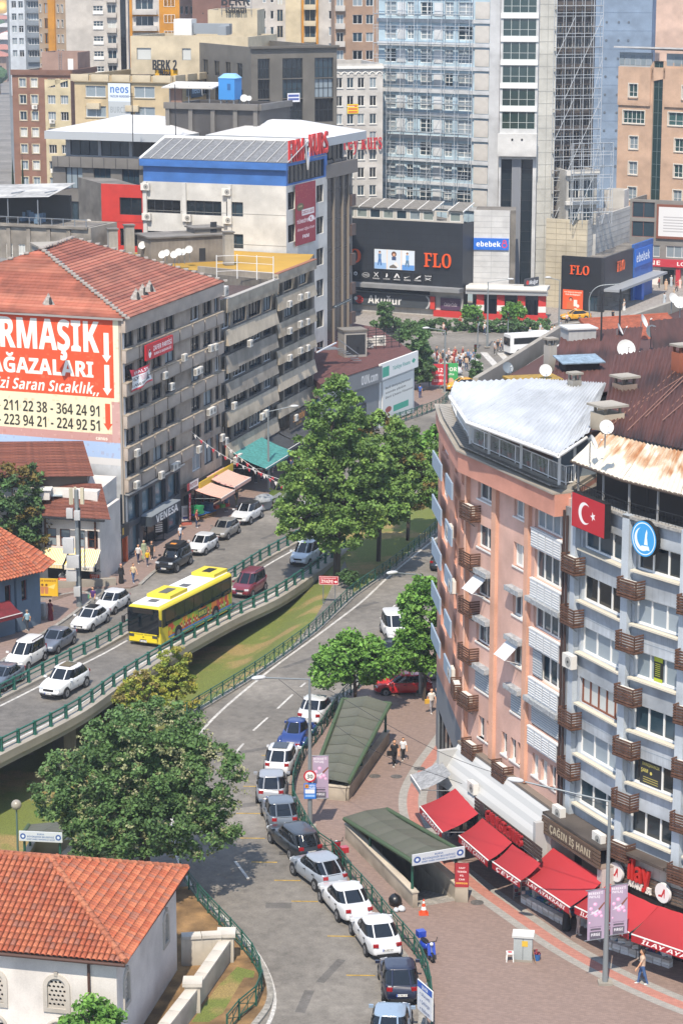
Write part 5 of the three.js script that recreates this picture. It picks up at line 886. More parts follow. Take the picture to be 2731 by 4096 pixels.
// corrugated sheet over four corners (p0, p1 eave; p2, p3 ridge), waves run up the slope
function sheet(parent,name,c,n,amp,mat,m=6){
const[p0,p1,p2,p3]=c.map(p=>V3(...p)),pos=[],uv=[],idx=[],N=n*6,W=p0.distanceTo(p1),L=p0.distanceTo(p3),o=parent.position;
const nr=p1.clone().sub(p0).cross(p3.clone().sub(p0)).normalize();if(nr.y<0)nr.negate();
for(let i=0;i<=N;i++)for(let j=0;j<=m;j++){const s=i/N,t=j/m,a=p0.clone().lerp(p1,s).lerp(p3.clone().lerp(p2,s),t).addScaledVector(nr,amp*Math.sin(s*n*2*PI)+.02*Math.sin(i*1.7+j*5));pos.push(a.x-o.x,a.y-o.y,a.z-o.z);uv.push(s*W,t*L);}
for(let i=0;i<N;i++)for(let j=0;j<m;j++){const k=i*(m+1)+j;idx.push(k,k+m+1,k+1,k+1,k+m+1,k+m+2);}
const g=new THREE.BufferGeometry();g.setAttribute('position',new THREE.Float32BufferAttribute(pos,3));g.setAttribute('uv',new THREE.Float32BufferAttribute(uv,2));g.setIndex(idx);g.computeVertexNormals();mat.side=THREE.DoubleSide;return part(parent,name,g,mat);
}
// slatted wooden cage around an air conditioner
const cageKit={};
const under=['under the top windows','one floor below the top windows','two floors below the top windows','three floors below the top windows','under the lowest office windows'];
function cage(F,s,h,unit,label,group,w=1.55,d=.66,hh=.86){
const T=thing('slatted_cage',label,'slatted cage',F.pos(s,h,0),F.rot,group),n=7;
for(let i=0;i<n;i++){const y=i*hh/(n-1);part(T,'slat',box(w,.095,.03),wood[i % 3],[0,y,d]);for(const x of[-w/2,w/2])part(T,'slat',box(.03,.095,d),wood[(i+1)% 3],[x,y,d/2]);}
for(const x of[-w/2+.04,w/2-.04])part(T,'post',box(.05,hh+.08,.05),wood[2],[x,0,d-.05]);
part(T,'floor',box(w,.04,d),wood[1],[0,-.03,d/2]);part(T,'bracket',rod([0,-.05,d-.1],[0,-.45,.02],.03),steel);
if(unit){const u=part(T,'conditioner',box(.95,.72,.36),acBody,[-.12,.1,.36]);part(u,'fan_grille',acKit.fan,acGrey,[.15,.36,.19]);}
return T;
}
{
const B=thing('salmon_building','salmon pink apartment building with a railed roof terrace','building',[7.2,0,-134]);
const F=new Facade(B,[7.2,-134],[12,-121.8]),Lf=new Facade(B,[6.1,-148],[7.2,-134]),sill=[20.05,17.25,14.45,11.65,8.85],tW={n:2,glass:[glassB,glassM,curtainB,curtain],sill:white,o:-.22,fw:.09};
core(B,[[7.9,-133.8],[12.6,-122.2],[20,-126],[18,-146],[7,-147.4]],0,22.4,concreteD,'floor_core');
const H=[];for(const h of sill)H.push([1.45,h,3.5,h+1.35],[6.2,h,7.7,h+1.35],[8.8,h-.05,12.4,h+1.55]);
for(const[a,b]of[[1.9,2.7],[3,3.6],[5.05,5.75],[6.2,6.9],[7.1,7.75],[9,9.75],[10.1,10.85],[11.2,11.9]])H.push([a,6,b,7.3]);
F.wall('wall',0,5.2,F.L,22.4,salmon,H,.35);
H.forEach((h,i)=>{if(h[0]<8.5&&i<15)F.win(...h,{...tW,sill:rnd()<.99?white:null});else if(i<15)F.win(...h,{...tW,n:4,sill:null,glass:[glassB,curtainB,glassM]});else F.win(...h,{...tW,n:1});});
for(const[s,w]of[[3.97,.55],[8.15,.5],[.2,.4]])F.add('pilaster',box(w,17,.22),salmonP,s,5.3,.1);
// louvred balustrades of the glazed balconies
for(const h of sill){for(let k=0;k<4;k++){const p=F.add('balustrade_panel',box(.84,.95,.07),louvre,9.2+k*.9,h-1.1,.2);for(let j=0;j<6;j++)part(p,'louvre',box(.74,.05,.03),white,[0,.1+j*.14,.05]);}F.add('balcony_rail',box(3.8,.08,.2),white,10.6,h-.13,.14);}
// roller shutters with white boxes, tilted sun blinds
for(const[s,w,h,k]of[[2.45,2.1,8.85,1.3],[6.95,1.55,8.85,1.3],[10.6,3.6,8.9,1.2],[9.4,1.1,11.7,1.4]]){const r=F.add('roller_shutter',box(w,k,.06),blind,s,h+.05,-.02);for(let j=0;j<9;j++)part(r,'shutter_slat',box(w,.02,.02),white,[0,.1+j*k/9,.035]);}
for(const[s,w,h]of[[2.45,2.3,13.05],[6.95,1.8,13.05],[10.6,4,10.25],[10.6,4,15.9],[2.45,2.3,10.2],[6.95,1.8,10.2],[2.4,2.4,15.85],[6.9,1.8,15.85]])F.add('blind_box',box(w,.28,.5),M('#b9bfc2',.6,'speck'),s,h+(h>15?0:0),.22);
for(const[s,h]of[[2.3,15.6],[6.7,12.9]]){const b=F.add('tilted_blind',mv(box(1.4,.04,1.1,1),0,-.35,.5,0,.75),M('#c9cdd0',.6),s,h,.1);part(b,'stay',rod([-.65,-1,.05],[-.65,-.7,.95],.02),white);part(b,'stay',rod([.65,-1,.05],[.65,-.7,.95],.02),white);}
// left side facing the road: continuous glazed balconies
Lf.wall('wall',0,5.2,Lf.L-.35,22.4,salmonD,sill.flatMap(h=>[[2,h,5,h+1.4],[8.4,h,9.8,h+1.4],[11.4,h,12.8,h+1.4]]),.35);for(const h of sill){for(const w of[[2,h,5,h+1.4],[8.4,h,9.8,h+1.4],[11.4,h,12.8,h+1.4]])Lf.win(...w,{...tW,sill:null});Lf.add('balustrade_panel',box(4.6,1,.1),M('#8c9fb0',.6),3.6,h-1.1,.5);Lf.add('balustrade_panel',box(3,1,.1),M('#8c9fb0',.6),9.6,h-1.1,.5);}
Lf.wall('shop_front',0,0,Lf.L-.35,5.2,M('#6f767c',.6),[[1,.2,12.8,3]],.3);Lf.win(1,.2,12.8,3,{n:6,frame:dark,glass:glassK});
// white siding boards and the shop floor
for(let i=0;i<8;i++)F.add('siding_board',mv(box(F.L-.1,.35,.04,1),0,.14,0,0,-.6),M(i % 2?'#b9bbba':'#a9acac',.7),F.L/2,2.9+i*.27,1.72-i*.18);F.add('ledge',box(F.L,.16,.5),M('#73695f',.8),F.L/2,5.06,.2);F.add('ledge_wall',box(F.L,.6,.3),salmon,F.L/2,4.7,-.16);F.add('end_wall',box(.3,4.8,1.8),M('#a9aaa8',.8),.15,0,.85);F.add('end_wall',box(.3,4.8,1.8),M('#a9aaa8',.8),F.L-.15,0,.85);
F.wall('shop_front',0,0,F.L,2.9,M('#3d3733',.7),[[.6,.1,F.L-.6,2.6]],.4,1.5);F.win(.6,.1,F.L-.6,2.6,{n:7,frame:dark,glass:glassK,o:1.2});
for(const s of[.35,12.75])F.add('drainpipe',cyl(.07,.07,16.6),s<1?M('#c4a08f',.6):M('#3a2a26',.6),s,5.2,.26);F.add('drainpipe',cyl(.08,.08,16),M('#3a2a26',.6),13.2,5.6,.3);F.add('service_strip',box(.5,21,.2),M('#a9aeb2',.7,'dirty'),12.95,1,.05);
// cornice with sloping concrete coping, terrace
const cor=[[5.9,-147.5],[6.0,-142],[6.6,-133.2],[11.1,-121.9],[12.1,-122.3],[14.5,-128],[14,-146]];
const crn=core(B,cor,21.45,22.65,M('#d09480',.88,'plaster'),'cornice');core(B,cor.map((p,i)=>i<4?[p[0]-.12,p[1]+.06]:p),22.65,22.75,concrete,'coping');
const inner=[[6.8,-146],[6.9,-142],[7.5,-133.4],[11.7,-122.9]];core(B,[...inner,[12.1,-122.6],[14.5,-128],[14,-146]],22.7,22.95,concrete,'terrace_floor');for(let i=0;i<3;i++){const a=inner[i],b=inner[i+1],n=Math.max(1,Math.round(Math.hypot(b[0]-a[0],b[1]-a[1])/.8));for(let k=0;k<n;k++){const t=(k+.5)/n,x=a[0]+(b[0]-a[0])*t-.42,z=a[1]+(b[1]-a[1])*t+.12;part(B,'coping_slab',mv(box(.78,.06,.76,1),0,0,0,0,0,.28),M('#a9a59c',.92,'dirty'),[x-7.2,22.86,z+134],Math.atan2(-(b[0]-a[0]),-(b[1]-a[1]))+0);}}
const T=thing('terrace_railing','white picket railing around the roof terrace','railing',[inner[0][0],22.95,inner[0][1]]),rp=[...inner,[12.15,-123.1]];
for(let i=0;i<rp.length-1;i++){const a=rp[i],b=rp[i+1];for(const h of[.12,1])part(T,'rail',rod([a[0]-inner[0][0],h,a[1]-inner[0][1]],[b[0]-inner[0][0],h,b[1]-inner[0][1]],.035),white);}
along(rp,.16,(x,z)=>part(T,'picket',cached('pick',()=>cyl(.014,.014,.9,4)),white,[x-inner[0][0],.1,z-inner[0][1]]));along(rp,2,(x,z)=>part(T,'post',cyl(.04,.04,1),white,[x-inner[0][0],0,z-inner[0][1]]));
const Rf=thing('terrace_roof','white corrugated sheet roof over the salmon building terrace','roof',[6.9,22.95,-128.8]);
const wr=M('#bfc4c8',.55,'plaster');sheet(Rf,'roof_sheet',[[6.9,25.1,-129.6],[11.1,25.1,-120.4],[15.6,25.45,-139.5],[11.6,25.45,-141]],26,.05,wr,10);sheet(Rf,'roof_sheet',[[6.3,25.1,-137.5],[6.9,25.1,-129.6],[11.6,25.47,-141],[6.7,25.3,-140.8]],14,.05,wr,6);sheet(Rf,'roof_sheet',[[11.1,25.1,-120.4],[13.2,25.25,-125.6],[15.6,25.45,-139.5],[15.4,25.44,-139.4]],6,.04,wr,10);
const ev=[[6.3,-137.5],[6.9,-129.6],[11.1,-120.5],[13,-125.2]];for(let i=0;i<3;i++)part(Rf,'gutter',rod([ev[i][0]-6.9,2.05,ev[i][1]+128.8],[ev[i+1][0]-6.9,2.05,ev[i+1][1]+128.8],.12,6),white);
for(const[x,z]of[[7.3,-133.8],[8.2,-130.9],[9.7,-127.1],[11.4,-122.9],[12.3,-124]])part(Rf,'post',box(.14,2.2,.14),white,[x-6.9,0,z+128.8]);
core(B,[[9.6,-134],[13,-126.2],[14.5,-128],[13,-138]],22.95,25,M('#8a6f63',.9,'plaster'),'terrace_wall');core(B,[[11.5,-127.8],[12.4,-124.8],[13.6,-125.6],[13,-128.6]],22.95,24.9,M('#74808a',.9,'plaster'),'terrace_wall');
ac([10.7,23.9,-130.6],F.rot,'white air conditioner under the terrace roof',null,1.3);
for(const[x,z]of[[7.6,-133.6],[8.5,-131],[9,-129.9],[9.9,-127.6],[10.5,-126.2],[7,-140]]){const p=thing('potted_plant','terracotta pot with a small flowering plant on the terrace edge','plant',[x+.3,22.95,z],0,'terrace pots');part(p,'pot',new THREE.CylinderGeometry(.16,.11,.28,10).translate(0,.14,0),M('#a5583a',.85));part(p,'foliage',leafBall(.3,90,.09),M('#4f6b33',.9,null,{side:THREE.DoubleSide}),[0,.5,0]);}
// slatted cages
[18.75,15.95,13.15,10.35,7.55].forEach((h,i)=>cage(F,1.1,h,h>18||h<8,'wooden slatted cage on the salmon building '+under[i],'salmon building cages'));cage(F,1.75,4.75,1,'slatted cage above the far end of the white boards');cage(F,5.9,4.75,1,'slatted cage above the middle of the white boards');cage(Lf,13.2,7.6,1,'wooden slatted cage on the road side of the salmon building');
ac(F.pos(4.4,3.9,1.2),F.rot,'large air conditioner on the white siding boards',null,1);for(const[s,h]of[[10.5,8.2],[10.5,13.6],[9,16.6]])ac(Lf.pos(s,h,.1),Lf.rot,'air conditioner on the road side of the salmon building','road side units',1.1);
}
function leafBall(r,n,s){const P=[],N=[];for(let i=0;i<n;i++){const d=V3(R(-1,1),R(-1,1),R(-1,1));if(d.length()>1){i--;continue;}const c=d.clone().multiplyScalar(r),u=V3(R(-1,1),R(-1,1),R(-1,1)).normalize(),v=u.clone().cross(V3(R(-1,1),1,R(-1,1))).normalize();for(const[a,b]of[[-1,0],[1,0],[0,1.6]]){P.push(c.x+u.x*a*s+v.x*b*s,c.y+u.y*a*s+v.y*b*s,c.z+u.z*a*s+v.z*b*s);}}const g=new THREE.BufferGeometry();g.setAttribute('position',new THREE.Float32BufferAttribute(P,3));g.setAttribute('uv',new THREE.Float32BufferAttribute(new Array(P.length/3*2).fill(.5),2));g.computeVertexNormals();return g;}
// ---------- pale blue office building ----------
{
const B=thing('blue_building','pale blue-grey building with long windows and rusty attic roof','building',[12.1,0,-121.6]),pts=[[12.1,-121.6],[14.2,-117],[16.65,-113.6],[20.4,-109.8],[25,-106.5]];
core(B,[[12.9,-121.4],[14.9,-117.2],[17.3,-114.2],[21,-110.6],[26,-108],[34,-125],[20,-132]],0,22.2,concreteD,'floor_core');
const sills=[20.05,17.25,14.45,11.65,8.85],gl=[[glassM,glassB],[glassK,glassM],[blind,curtainB],[curtainB,curtain],[blind,glassB]],FS=[];
for(let k=0;k<4;k++){
const F=new Facade(B,pts[k],pts[k+1]),L=F.L;FS.push(F);
const H=sills.map(h=>[.75,h,L-.15,h+1.42]);H.push([.75,6.1,L-.15,7.5]);
F.wall('wall',0,5.3,L,22.7,blueGrey,H,.35,-.12);F.add('pilaster',box(.5,17.5,.3),blueP,.27,5.3,.05);
H.forEach((h,i)=>{const fr=i===3&&k===0?M('#74422c',.6):white,n=i===3&&k===0?5:3;F.win(...h,{n,frame:fr,glass:gl[(i+k)% 5],o:-.33,fw:.1});F.add('window_sill',box(L-.7,.1,.35),M('#c5bfae',.7),L/2+.3,h[1]-.1,0);});
for(const i of[1,3])F.add('spandrel_crack',box(L-.9,.02,.01),M('#7f8c98',.9),L/2+.2,sills[i]-.9,-.115);
// attic: parapet, dark glazed strip with thin posts, bent railing
F.add('parapet_cap',box(L,.14,.4),M('#b3b2ad',.8,'speck'),L/2,22.62,0);F.add('attic_wall',box(L,2,.2),M('#2b2725',.8),L/2,22.7,-1.4);for(const s of[.1,L*.52])F.add('attic_post',box(.09,2,.09),M('#8d8f90',.6),s,22.7,-.15);for(let s=.2;s<L;s+=.24)F.add('railing_bar',cyl(.012,.012,.62,4),dark,s,22.75,-.05);F.add('railing_rail',box(L,.03,.03),dark,L/2,23.35,-.05);F.add('gutter',new THREE.CylinderGeometry(.08,.08,L,6).rotateZ(PI/2),M('#54483f',.7),L/2,24.5,.25);
if(k<3)for(const[i,h]of sills.entries()){if(k===0&&i===2){ac(F.pos(.5,h-.55,.1),F.rot,'large air conditioner bolted to the pale blue building beside a flower pot',null,1.1);continue;}cage(F,k?.9:.55,h-1.35,rnd()<.45,['slatted cage on the first bay of the blue building','slatted cage on the second bay of the blue building','slatted cage on the third bay of the blue building'][k]+' '+under[i],'blue building cages',1.4,.64);}
if(k)cage(F,k===1?.7:.9,4.75,k===1,['','lowest slatted cage with hoses on the pale blue building','lowest slatted cage on the third bay of the pale blue building','lowest slatted cage on the last bay of the pale blue building'][k],null,1.5,.66);
F.wall('shop_wall',0,3.3,L,5.3,M('#c9c3b6',.8,'dirty'),[],.3,k?.05:-1);F.wall('shop_front',0,0,L,3.3,M('#35302e',.7),[[.4,.1,L-.2,2.8]],.3,k?-.5:-1.2);F.win(.4,.1,L-.2,2.8,{n:3,frame:dark,glass:glassK,o:k?-.8:-1.5});
if(k){F.add('brown_ledge',box(L,.16,.8),M('#5d534b',.85,'dirty'),L/2,5.2,.25);for(let j=0;j<5;j++)F.add('timber_strip',box(L,.12,.06),M('#7b6a5c',.7,'speck'),L/2,3.35+j*.19,.1);}
}
// flag and emblem boards
FS[0].sign('flag_board','red board painted with the white crescent and star',.95,21.35,4.25,22.6+.55,print(330,190,(g,w,h)=>{fill(g,'#b01f2a',0,0,w,h);disc(g,'#e6e3e0',130,95,62);disc(g,'#b01f2a',148,95,50);const s=[];for(let i=0;i<10;i++){const a=i*PI/5+PI,r=i % 2?11:28;s.push([215+r*Math.cos(a),95+r*Math.sin(a)]);}poly(g,'#e6e3e0',s);}),.35,.35,black);
const em=thing('round_emblem','round blue emblem with a white howling animal on a rock','sign',FS[1].pos(1.85,21.9,.15),FS[1].rot);part(em,'disc',new THREE.CylinderGeometry(.92,.92,.28,36).rotateX(PI/2),black,[0,0,.14]);part(em,'face',new THREE.CircleGeometry(.9,40),print(200,200,(g)=>{disc(g,'#3a96d2',100,100,100);g.strokeStyle='#dfe9f0';g.lineWidth=6;g.beginPath();g.arc(100,100,88,0,7);g.stroke();disc(g,'#dfe9f0',92,104,66);disc(g,'#3a96d2',108,92,62);poly(g,'#dfe9f0',[[104,132],[112,70],[122,42],[128,60],[126,90],[134,132]]);poly(g,'#dfe9f0',[[72,160],[84,140],[140,136],[150,160]]);}),[0,0,.285]);
FS[2].sign('wall_letters','pale board with a large letter at the edge of the third bay',.2,21.3,1.5,22.6,print(64,64,(g,w,h)=>{fill(g,'#c9cdd0',0,0,w,h);txt(g,'U',32,36,50,'#5b646c');}),.1,.12,white);
FS[1].sign('window_notice','black and yellow notice in a window of the pale blue building',2.1,14.5,2.75,15.85,print(64,130,(g,w,h)=>{fill(g,'#1c1d1a',0,0,w,h);fill(g,'#a8b52a',0,0,w,28);fill(g,'#a8b52a',0,112,w,18);for(let i=0;i<7;i++)fill(g,'#a8b52a',8,38+i*10,38,3);}),-.31,.02);FS[1].sign('window_notice','black notice with yellow lettering in a lower window',1.3,8.9,2.9,10.25,print(160,130,(g,w,h)=>{fill(g,'#23262a',0,0,w,h);fit(g,'DANIŞMANLIK',80,24,22,130,'#c9bd62');txt(g,'ŞAM',34,58,26,'#c9bd62');txt(g,'شام',128,62,26,'#c9bd62');disc(g,'#c9bd62',82,64,9);for(let i=0;i<3;i++)fill(g,'#a89d4e',24,90+i*12,112,4);}),-.31,.02);
// attic roof: pale rusty sheets, brown sheets above
const rr=thing('rusty_roof','pale corrugated attic roof streaked with rust','roof',[12.1,24.5,-121.8]),rm=new THREE.MeshPhysicalMaterial({map:TX.rust,roughness:.75});
for(let k=0;k<4;k++){const a=pts[k],b=pts[k+1],up=[[13.6,-123.4],[15.6,-120.2],[17.6,-117.7],[21.4,-114.2],[26,-111]];sheet(rr,'roof_sheet',[[a[0]-.25,24.55,a[1]+.2],[b[0]-.25,24.55,b[1]+.2],[up[k+1][0],25.7,up[k+1][1]],[up[k][0],25.7,up[k][1]]],12,.045,rm,5);}
const br=thing('brown_roof','dark brown corrugated roof above the rusty sheets','roof',[13.6,25.7,-123.4]),bm=M('#6a4136',.75,'rustbrown');sheet(br,'roof_sheet',[[13.5,25.8,-123.2],[18.2,25.75,-117.2],[24.4,27.3,-146],[16,27.2,-139]],30,.05,bm,14);sheet(br,'roof_sheet',[[18.2,25.75,-117.2],[26,25.75,-111],[34,27.3,-140],[24.4,27.3,-146]],30,.05,bm,14);
for(let i=0;i<9;i++)part(br,'rust_strip',rod([R(.5,4),R(.2,.5),R(-3,1)],[R(6,9),1.3,R(-17,-12)],.03,4),M('#8f6a5a',.8));
// shop signs on the blue building
const sg=thing('arcade_canopy','brown canopy with bronze letters over the arcade entrance','sign',FS[0].pos(FS[0].L/2,4.1,0),FS[0].rot);part(sg,'canopy_top',box(FS[0].L+1,.14,1.9),M('#57504a',.85,'dirty'),[0,1.1,.3]);for(let j=0;j<5;j++)part(sg,'batten',box(FS[0].L+1,.15,.08),M('#5e4c3d',.7),[0,.1+j*.2,1.25]);part(sg,'lettering',new THREE.PlaneGeometry(4.7,.62),print(400,54,(g,w,h)=>{fill(g,'#54463a',0,0,w,h);fit(g,'ÇAĞIN İŞ HANI',200,28,50,370,'#b3a98f');}),[0,.6,1.31]);part(sg,'soffit',box(FS[0].L+.8,.1,1.6),M('#8a7d74',.8),[0,0,.4]);
for(const x of[-2.7,2.7])part(sg,'side_wall',box(.5,4.1,1.5),M('#c2bab4',.8,'plaster'),[x,-4.1,.3]);
const ilay=(F,s,h,label,o,dk)=>{const T=thing('shop_letters',label,'sign',F.pos(s,h,o),F.rot);if(dk)part(T,'panel',box(4.4,1.9,.15),M('#2a2222',.6),[0,-.6,-.12]);letters(T,'ilay',1.7,.82,M('#b3261f',.5),{y:.1});letters(T,'AYAKKABI',1.7,.26,M('#d6d2cc',.5),{y:-.3,d:.6});for(const x of[-1.75,1.75]){part(T,'round_board',new THREE.CylinderGeometry(.52,.52,.16,28).rotateX(PI/2),white,[x,.15,.1]);part(T,'round_face',new THREE.CircleGeometry(.5,28),print(96,96,g=>{disc(g,'#d9d8d6',48,48,48);if(x>0&&dk){fill(g,'#b8434a',26,46,44,30);g.strokeStyle='#b8434a';g.lineWidth=4;g.beginPath();g.arc(48,46,14,PI,0);g.stroke();}else{poly(g,'#b3262a',[[22,72],[24,62],[44,58],[60,22],[68,26],[66,70],[62,70],[60,46],[48,70]]);}}),[x,.15,.185]);}};
ilay(FS[0],FS[0].L/2,3.2,'red shoe shop letters between two round boards inside the arcade',-.75,1);ilay(FS[1],FS[1].L/2+.1,3.75,'red shoe shop letters on timber strips with two round boards',.25);
for(const[s,h,F,l]of[[.4,5.7,FS[0],'air conditioner standing on the arcade canopy beside the drainpipe'],[4.6,5.65,FS[0],'beige air conditioner at the near end of the arcade canopy']])ac(F.pos(s,h-.2,.5),F.rot,l,null,1.05);
}
// ---------- red shop awnings along the curved front ----------
{
const red=M('#d0343b',.85,'patch'),val=t=>print(512,36,(g,w,h)=>{fill(g,'#9c1f28',0,0,w,h);fit(g,t,w*.5,19,30,w*.8,'#e4dedb',{w:'bold italic'});}),st={setup:(a,b)=>new Facade(scene,a,b)};
const A=(p,r,h1,h0,out,t,label)=>awning(new Facade(scene,p,r),0,Math.hypot(r[0]-p[0],r[1]-p[1]),h1,h0,out,red,label,{uv:1,valance:val(t),vh:.38});
A([6.7,-130.4],[7.8,-126.2],3.5,2.6,2.3,'GÜMÜŞ','red awning farthest along the salmon building');A([8.0,-126.1],[9.4,-122.3],3.3,2.45,1.6,'SEPET ÇANTA','red awning in front of the silver shop sign');A([9.4,-122.3],[10.7,-119.5],3.2,2.4,1.4,'ÇEYİZ','red awning next to the arcade entrance');
A([11.5,-121.0],[13.7,-116.4],3.5,2.35,2.2,'İLAY AYAKKABI','large red awning over the first shoe stall');A([13.7,-116.8],[16.1,-113.4],3.3,2.35,2.1,'İLAY   AYAKKABI','red awning over the second shoe stall');A([16.0,-113.6],[20.2,-109.6],3.3,2.35,2.2,'İLAY AYAKKABI','red awning at the near end of the shoe shop');
const gs=new Facade(scene,[7.2,-128.4],[10.3,-120.4]);const T=thing('shop_letters','red raised shop letters on dark timber above the awnings','sign',gs.pos(5.2,3.35,.15),gs.rot);for(let j=0;j<4;j++)part(T,'timber_strip',box(8.6,.14,.06),M('#3b2e29',.7),[0,-.1+j*.2,-.1]);letters(T,'GALAKSI GUMUS',4.6,.46,M('#8f1d22',.5));part(T,'round_board',new THREE.CylinderGeometry(.36,.36,.1,20).rotateX(PI/2),M('#2b2a2c',.5),[-3,.3,.02]);
const gr=new Facade(scene,[6.0,-133.6],[6.5,-131.0]);awning(gr,0,gr.L,4.1,3.3,2,M('#a9acae',.7,'speck'),'small grey awning at the corner of the salmon building',{uv:1});
}
// ---------- roofs behind, crowded with dishes and chimneys ----------
{
const B=thing('rear_roofs','maroon roofed building behind the terrace with grey coping','building',[8.1,0,-143.3]),edge=[[8.1,-143.3],[11.1,-152.1],[15.3,-164.9],[20.3,-168.9],[27,-181],[45,-175],[36,-140],[16,-141]];
core(B,inset(edge,.8),0,24.2,concreteD,'wall');part(B,'roof_surface',slab(inset(edge,1).map(p=>[p[0]-8.1,p[1]+143.3]),24.35,.1),M('#5e403c',.9,'patch'));
for(let i=0;i<5;i++){const a=edge[i],b=edge[(i+1)],L=Math.hypot(b[0]-a[0],b[1]-a[1]);part(B,'parapet',box(L,1.1,.35),concrete,[(a[0]+b[0])/2-8.1,24,(a[1]+b[1])/2+143.3],Math.atan2(-(b[1]-a[1]),b[0]-a[0]));}
const ridge=M('#6b4640',.9,'rustbrown');sheet(B,'roof_sheet',[[12.4,24.6,-141],[17.5,24.6,-141.5],[20,26,-158],[14.6,25.6,-158]],18,.03,ridge,6);sheet(B,'roof_sheet',[[19,24.8,-142],[33,24.8,-140],[33,27.2,-160],[20.4,26.4,-158]],26,.03,M('#5a3b35',.9,'rustbrown'),6);
const chim=(P,w,h,label,m=M('#a8a59d',.93,'dirty'))=>{const T=thing('chimney',label,'chimney',P,.5);part(T,'shaft',box(w,h,w),m);for(const[x,z]of[[-.4,-.4],[.4,-.4],[-.4,.4],[.4,.4]])part(T,'cap_leg',box(.12,.35,.12),m,[x*w*.9,h,z*w*.9]);part(T,'cap',box(w*1.25,.12,w*1.25),concrete,[0,h+.35,0]);};
chim([13.2,24.4,-150.19],.6,1.6,'square plaster chimney beside the small dish');chim([13.66,25.3,-138.83],.6,.45,'low chimney at the edge of the white roof');chim([15.76,26.2,-131.7],1,.6,'wide chimney with a broken brick base',M('#8f7f72',.93,'dirty'));chim([14.16,25.4,-125.68],1.3,.9,'ruined plaster chimney carrying two dishes',M('#b7ac98',.95,'dirty'));chim([19.44,26.6,-135.8],.8,1.3,'brick chimney with a white lid',M('#9a5a42',.93,'dirty'));
const h1=thing('roof_house','pale plastered lift house with grey lid among the dishes','roof structure',[15.54,24.4,-156.15],.25);part(h1,'wall',box(1.9,1.8,1.6),M('#a9abaa',.9,'dirty'));part(h1,'lid',box(2.1,.1,1.8),M('#b9bbba',.7),[0,1.8,0]);
const h2=thing('roof_dormer','low dark dormer with pale blue sheet lid','roof structure',[14.74,24.5,-147.19],.25);part(h2,'base',box(2.4,.4,1.5),concrete);part(h2,'opening',box(2.2,.6,1.3),M('#2a2725',.9),[0,.45,0]);part(h2,'lid',mv(box(2.8,.07,1.9,1),0,0,0,0,.12),M('#93aabb',.6,'speck'),[0,1.1,0]);
const h3=thing('skylight_box','flat roof box with ochre coping near the white roof','roof structure',[11.52,24.4,-142.69],.25);part(h3,'base',box(3,.7,1.8),M('#8a7f78',.9,'dirty'));part(h3,'coping',box(3.2,.14,2),M('#b08f3a',.85,'speck'),[0,.7,0]);
for(const[d,s,m,t,l]of[[[12.23,24.60,-142.47],1.25,0,.1,'white dish beside the square chimney'],[[10.12,24.20,-145.78],1.2,1,.5,'dark grey dish with letters at the roof corner'],[[17.51,25.20,-146.78],1.9,0,.2,'largest white dish on a tall mast'],[[17.77,25.40,-141.99],1.4,0,.6,'tilted white dish right of the largest one'],[[18.07,25.00,-156.03],1.4,0,1.4,'dish seen almost edge-on'],[[20.41,24.60,-162.27],1.6,0,1.2,'tall narrow dish seen from the side'],[[20.35,24.80,-156.37],1.5,1,.3,'grey mesh dish on the far parapet'],[[13.15,26.00,-117.52],1.2,0,.2,'small dish fixed to the ruined chimney'],[[12.62,24.80,-119.51],1.3,0,1.3,'ochre dish hanging at the rusty eave'],[[23.62,25.00,-170.80],1.3,0,.6,'white dish near the right edge of the roofs'],[[23.95,25.00,-168.68],1.4,0,-.2,'orange-backed dish at the right edge'],[[20.09,26.00,-139.28],1.3,0,.9,'dish at the brick chimney']])dish(d,t,l,s,1.1,m?dishG:dishM);
for(const[P,l]of[[[18.27,24.50,-156.43],'tall dark pipe mast carrying several antennas'],[[16.88,24.50,-154.67],'thin rusty flue beside the lift house']])solo('antenna_mast',merge([cyl(.06,.06,4.2),mv(box(1.2,.04,.04,1),0,3.9,0),mv(box(.8,.04,.04,1),0,3.4,0)]),dark,l,'mast',P);
const tr=thing('tile_roof','small orange tiled roof patch among the rear roofs','roof',[20.65,24.60,-164.21],.4);part(tr,'tiles',mv(box(7,.2,5,1),0,0,0,0,.3),M('#a55a40',.9,'speck'));part(tr,'ridge',rod([-3.5,.8,-2.4],[3.5,.8,-2.4],.12),M('#8f4c38',.9));
}


// ---------- white bath house with the orange tile roof ----------
const plasterW=M('#dcd8d2',.88,'plaster'),tileMs=['#c46e4c','#bb6342','#cc7a56','#b36548','#ab6e58','#c6734f'].map(c=>M(c,.85,'speck')),trimM=M('#c3beb4',.85,'plaster'),brownM=M('#4a332b',.7);
const tileGeo=(()=>{const g=new THREE.CylinderGeometry(.105,.13,.44,8,1,true,-PI/2,PI);g.rotateX(-.05);return g;})();// half barrel, axis up the slope
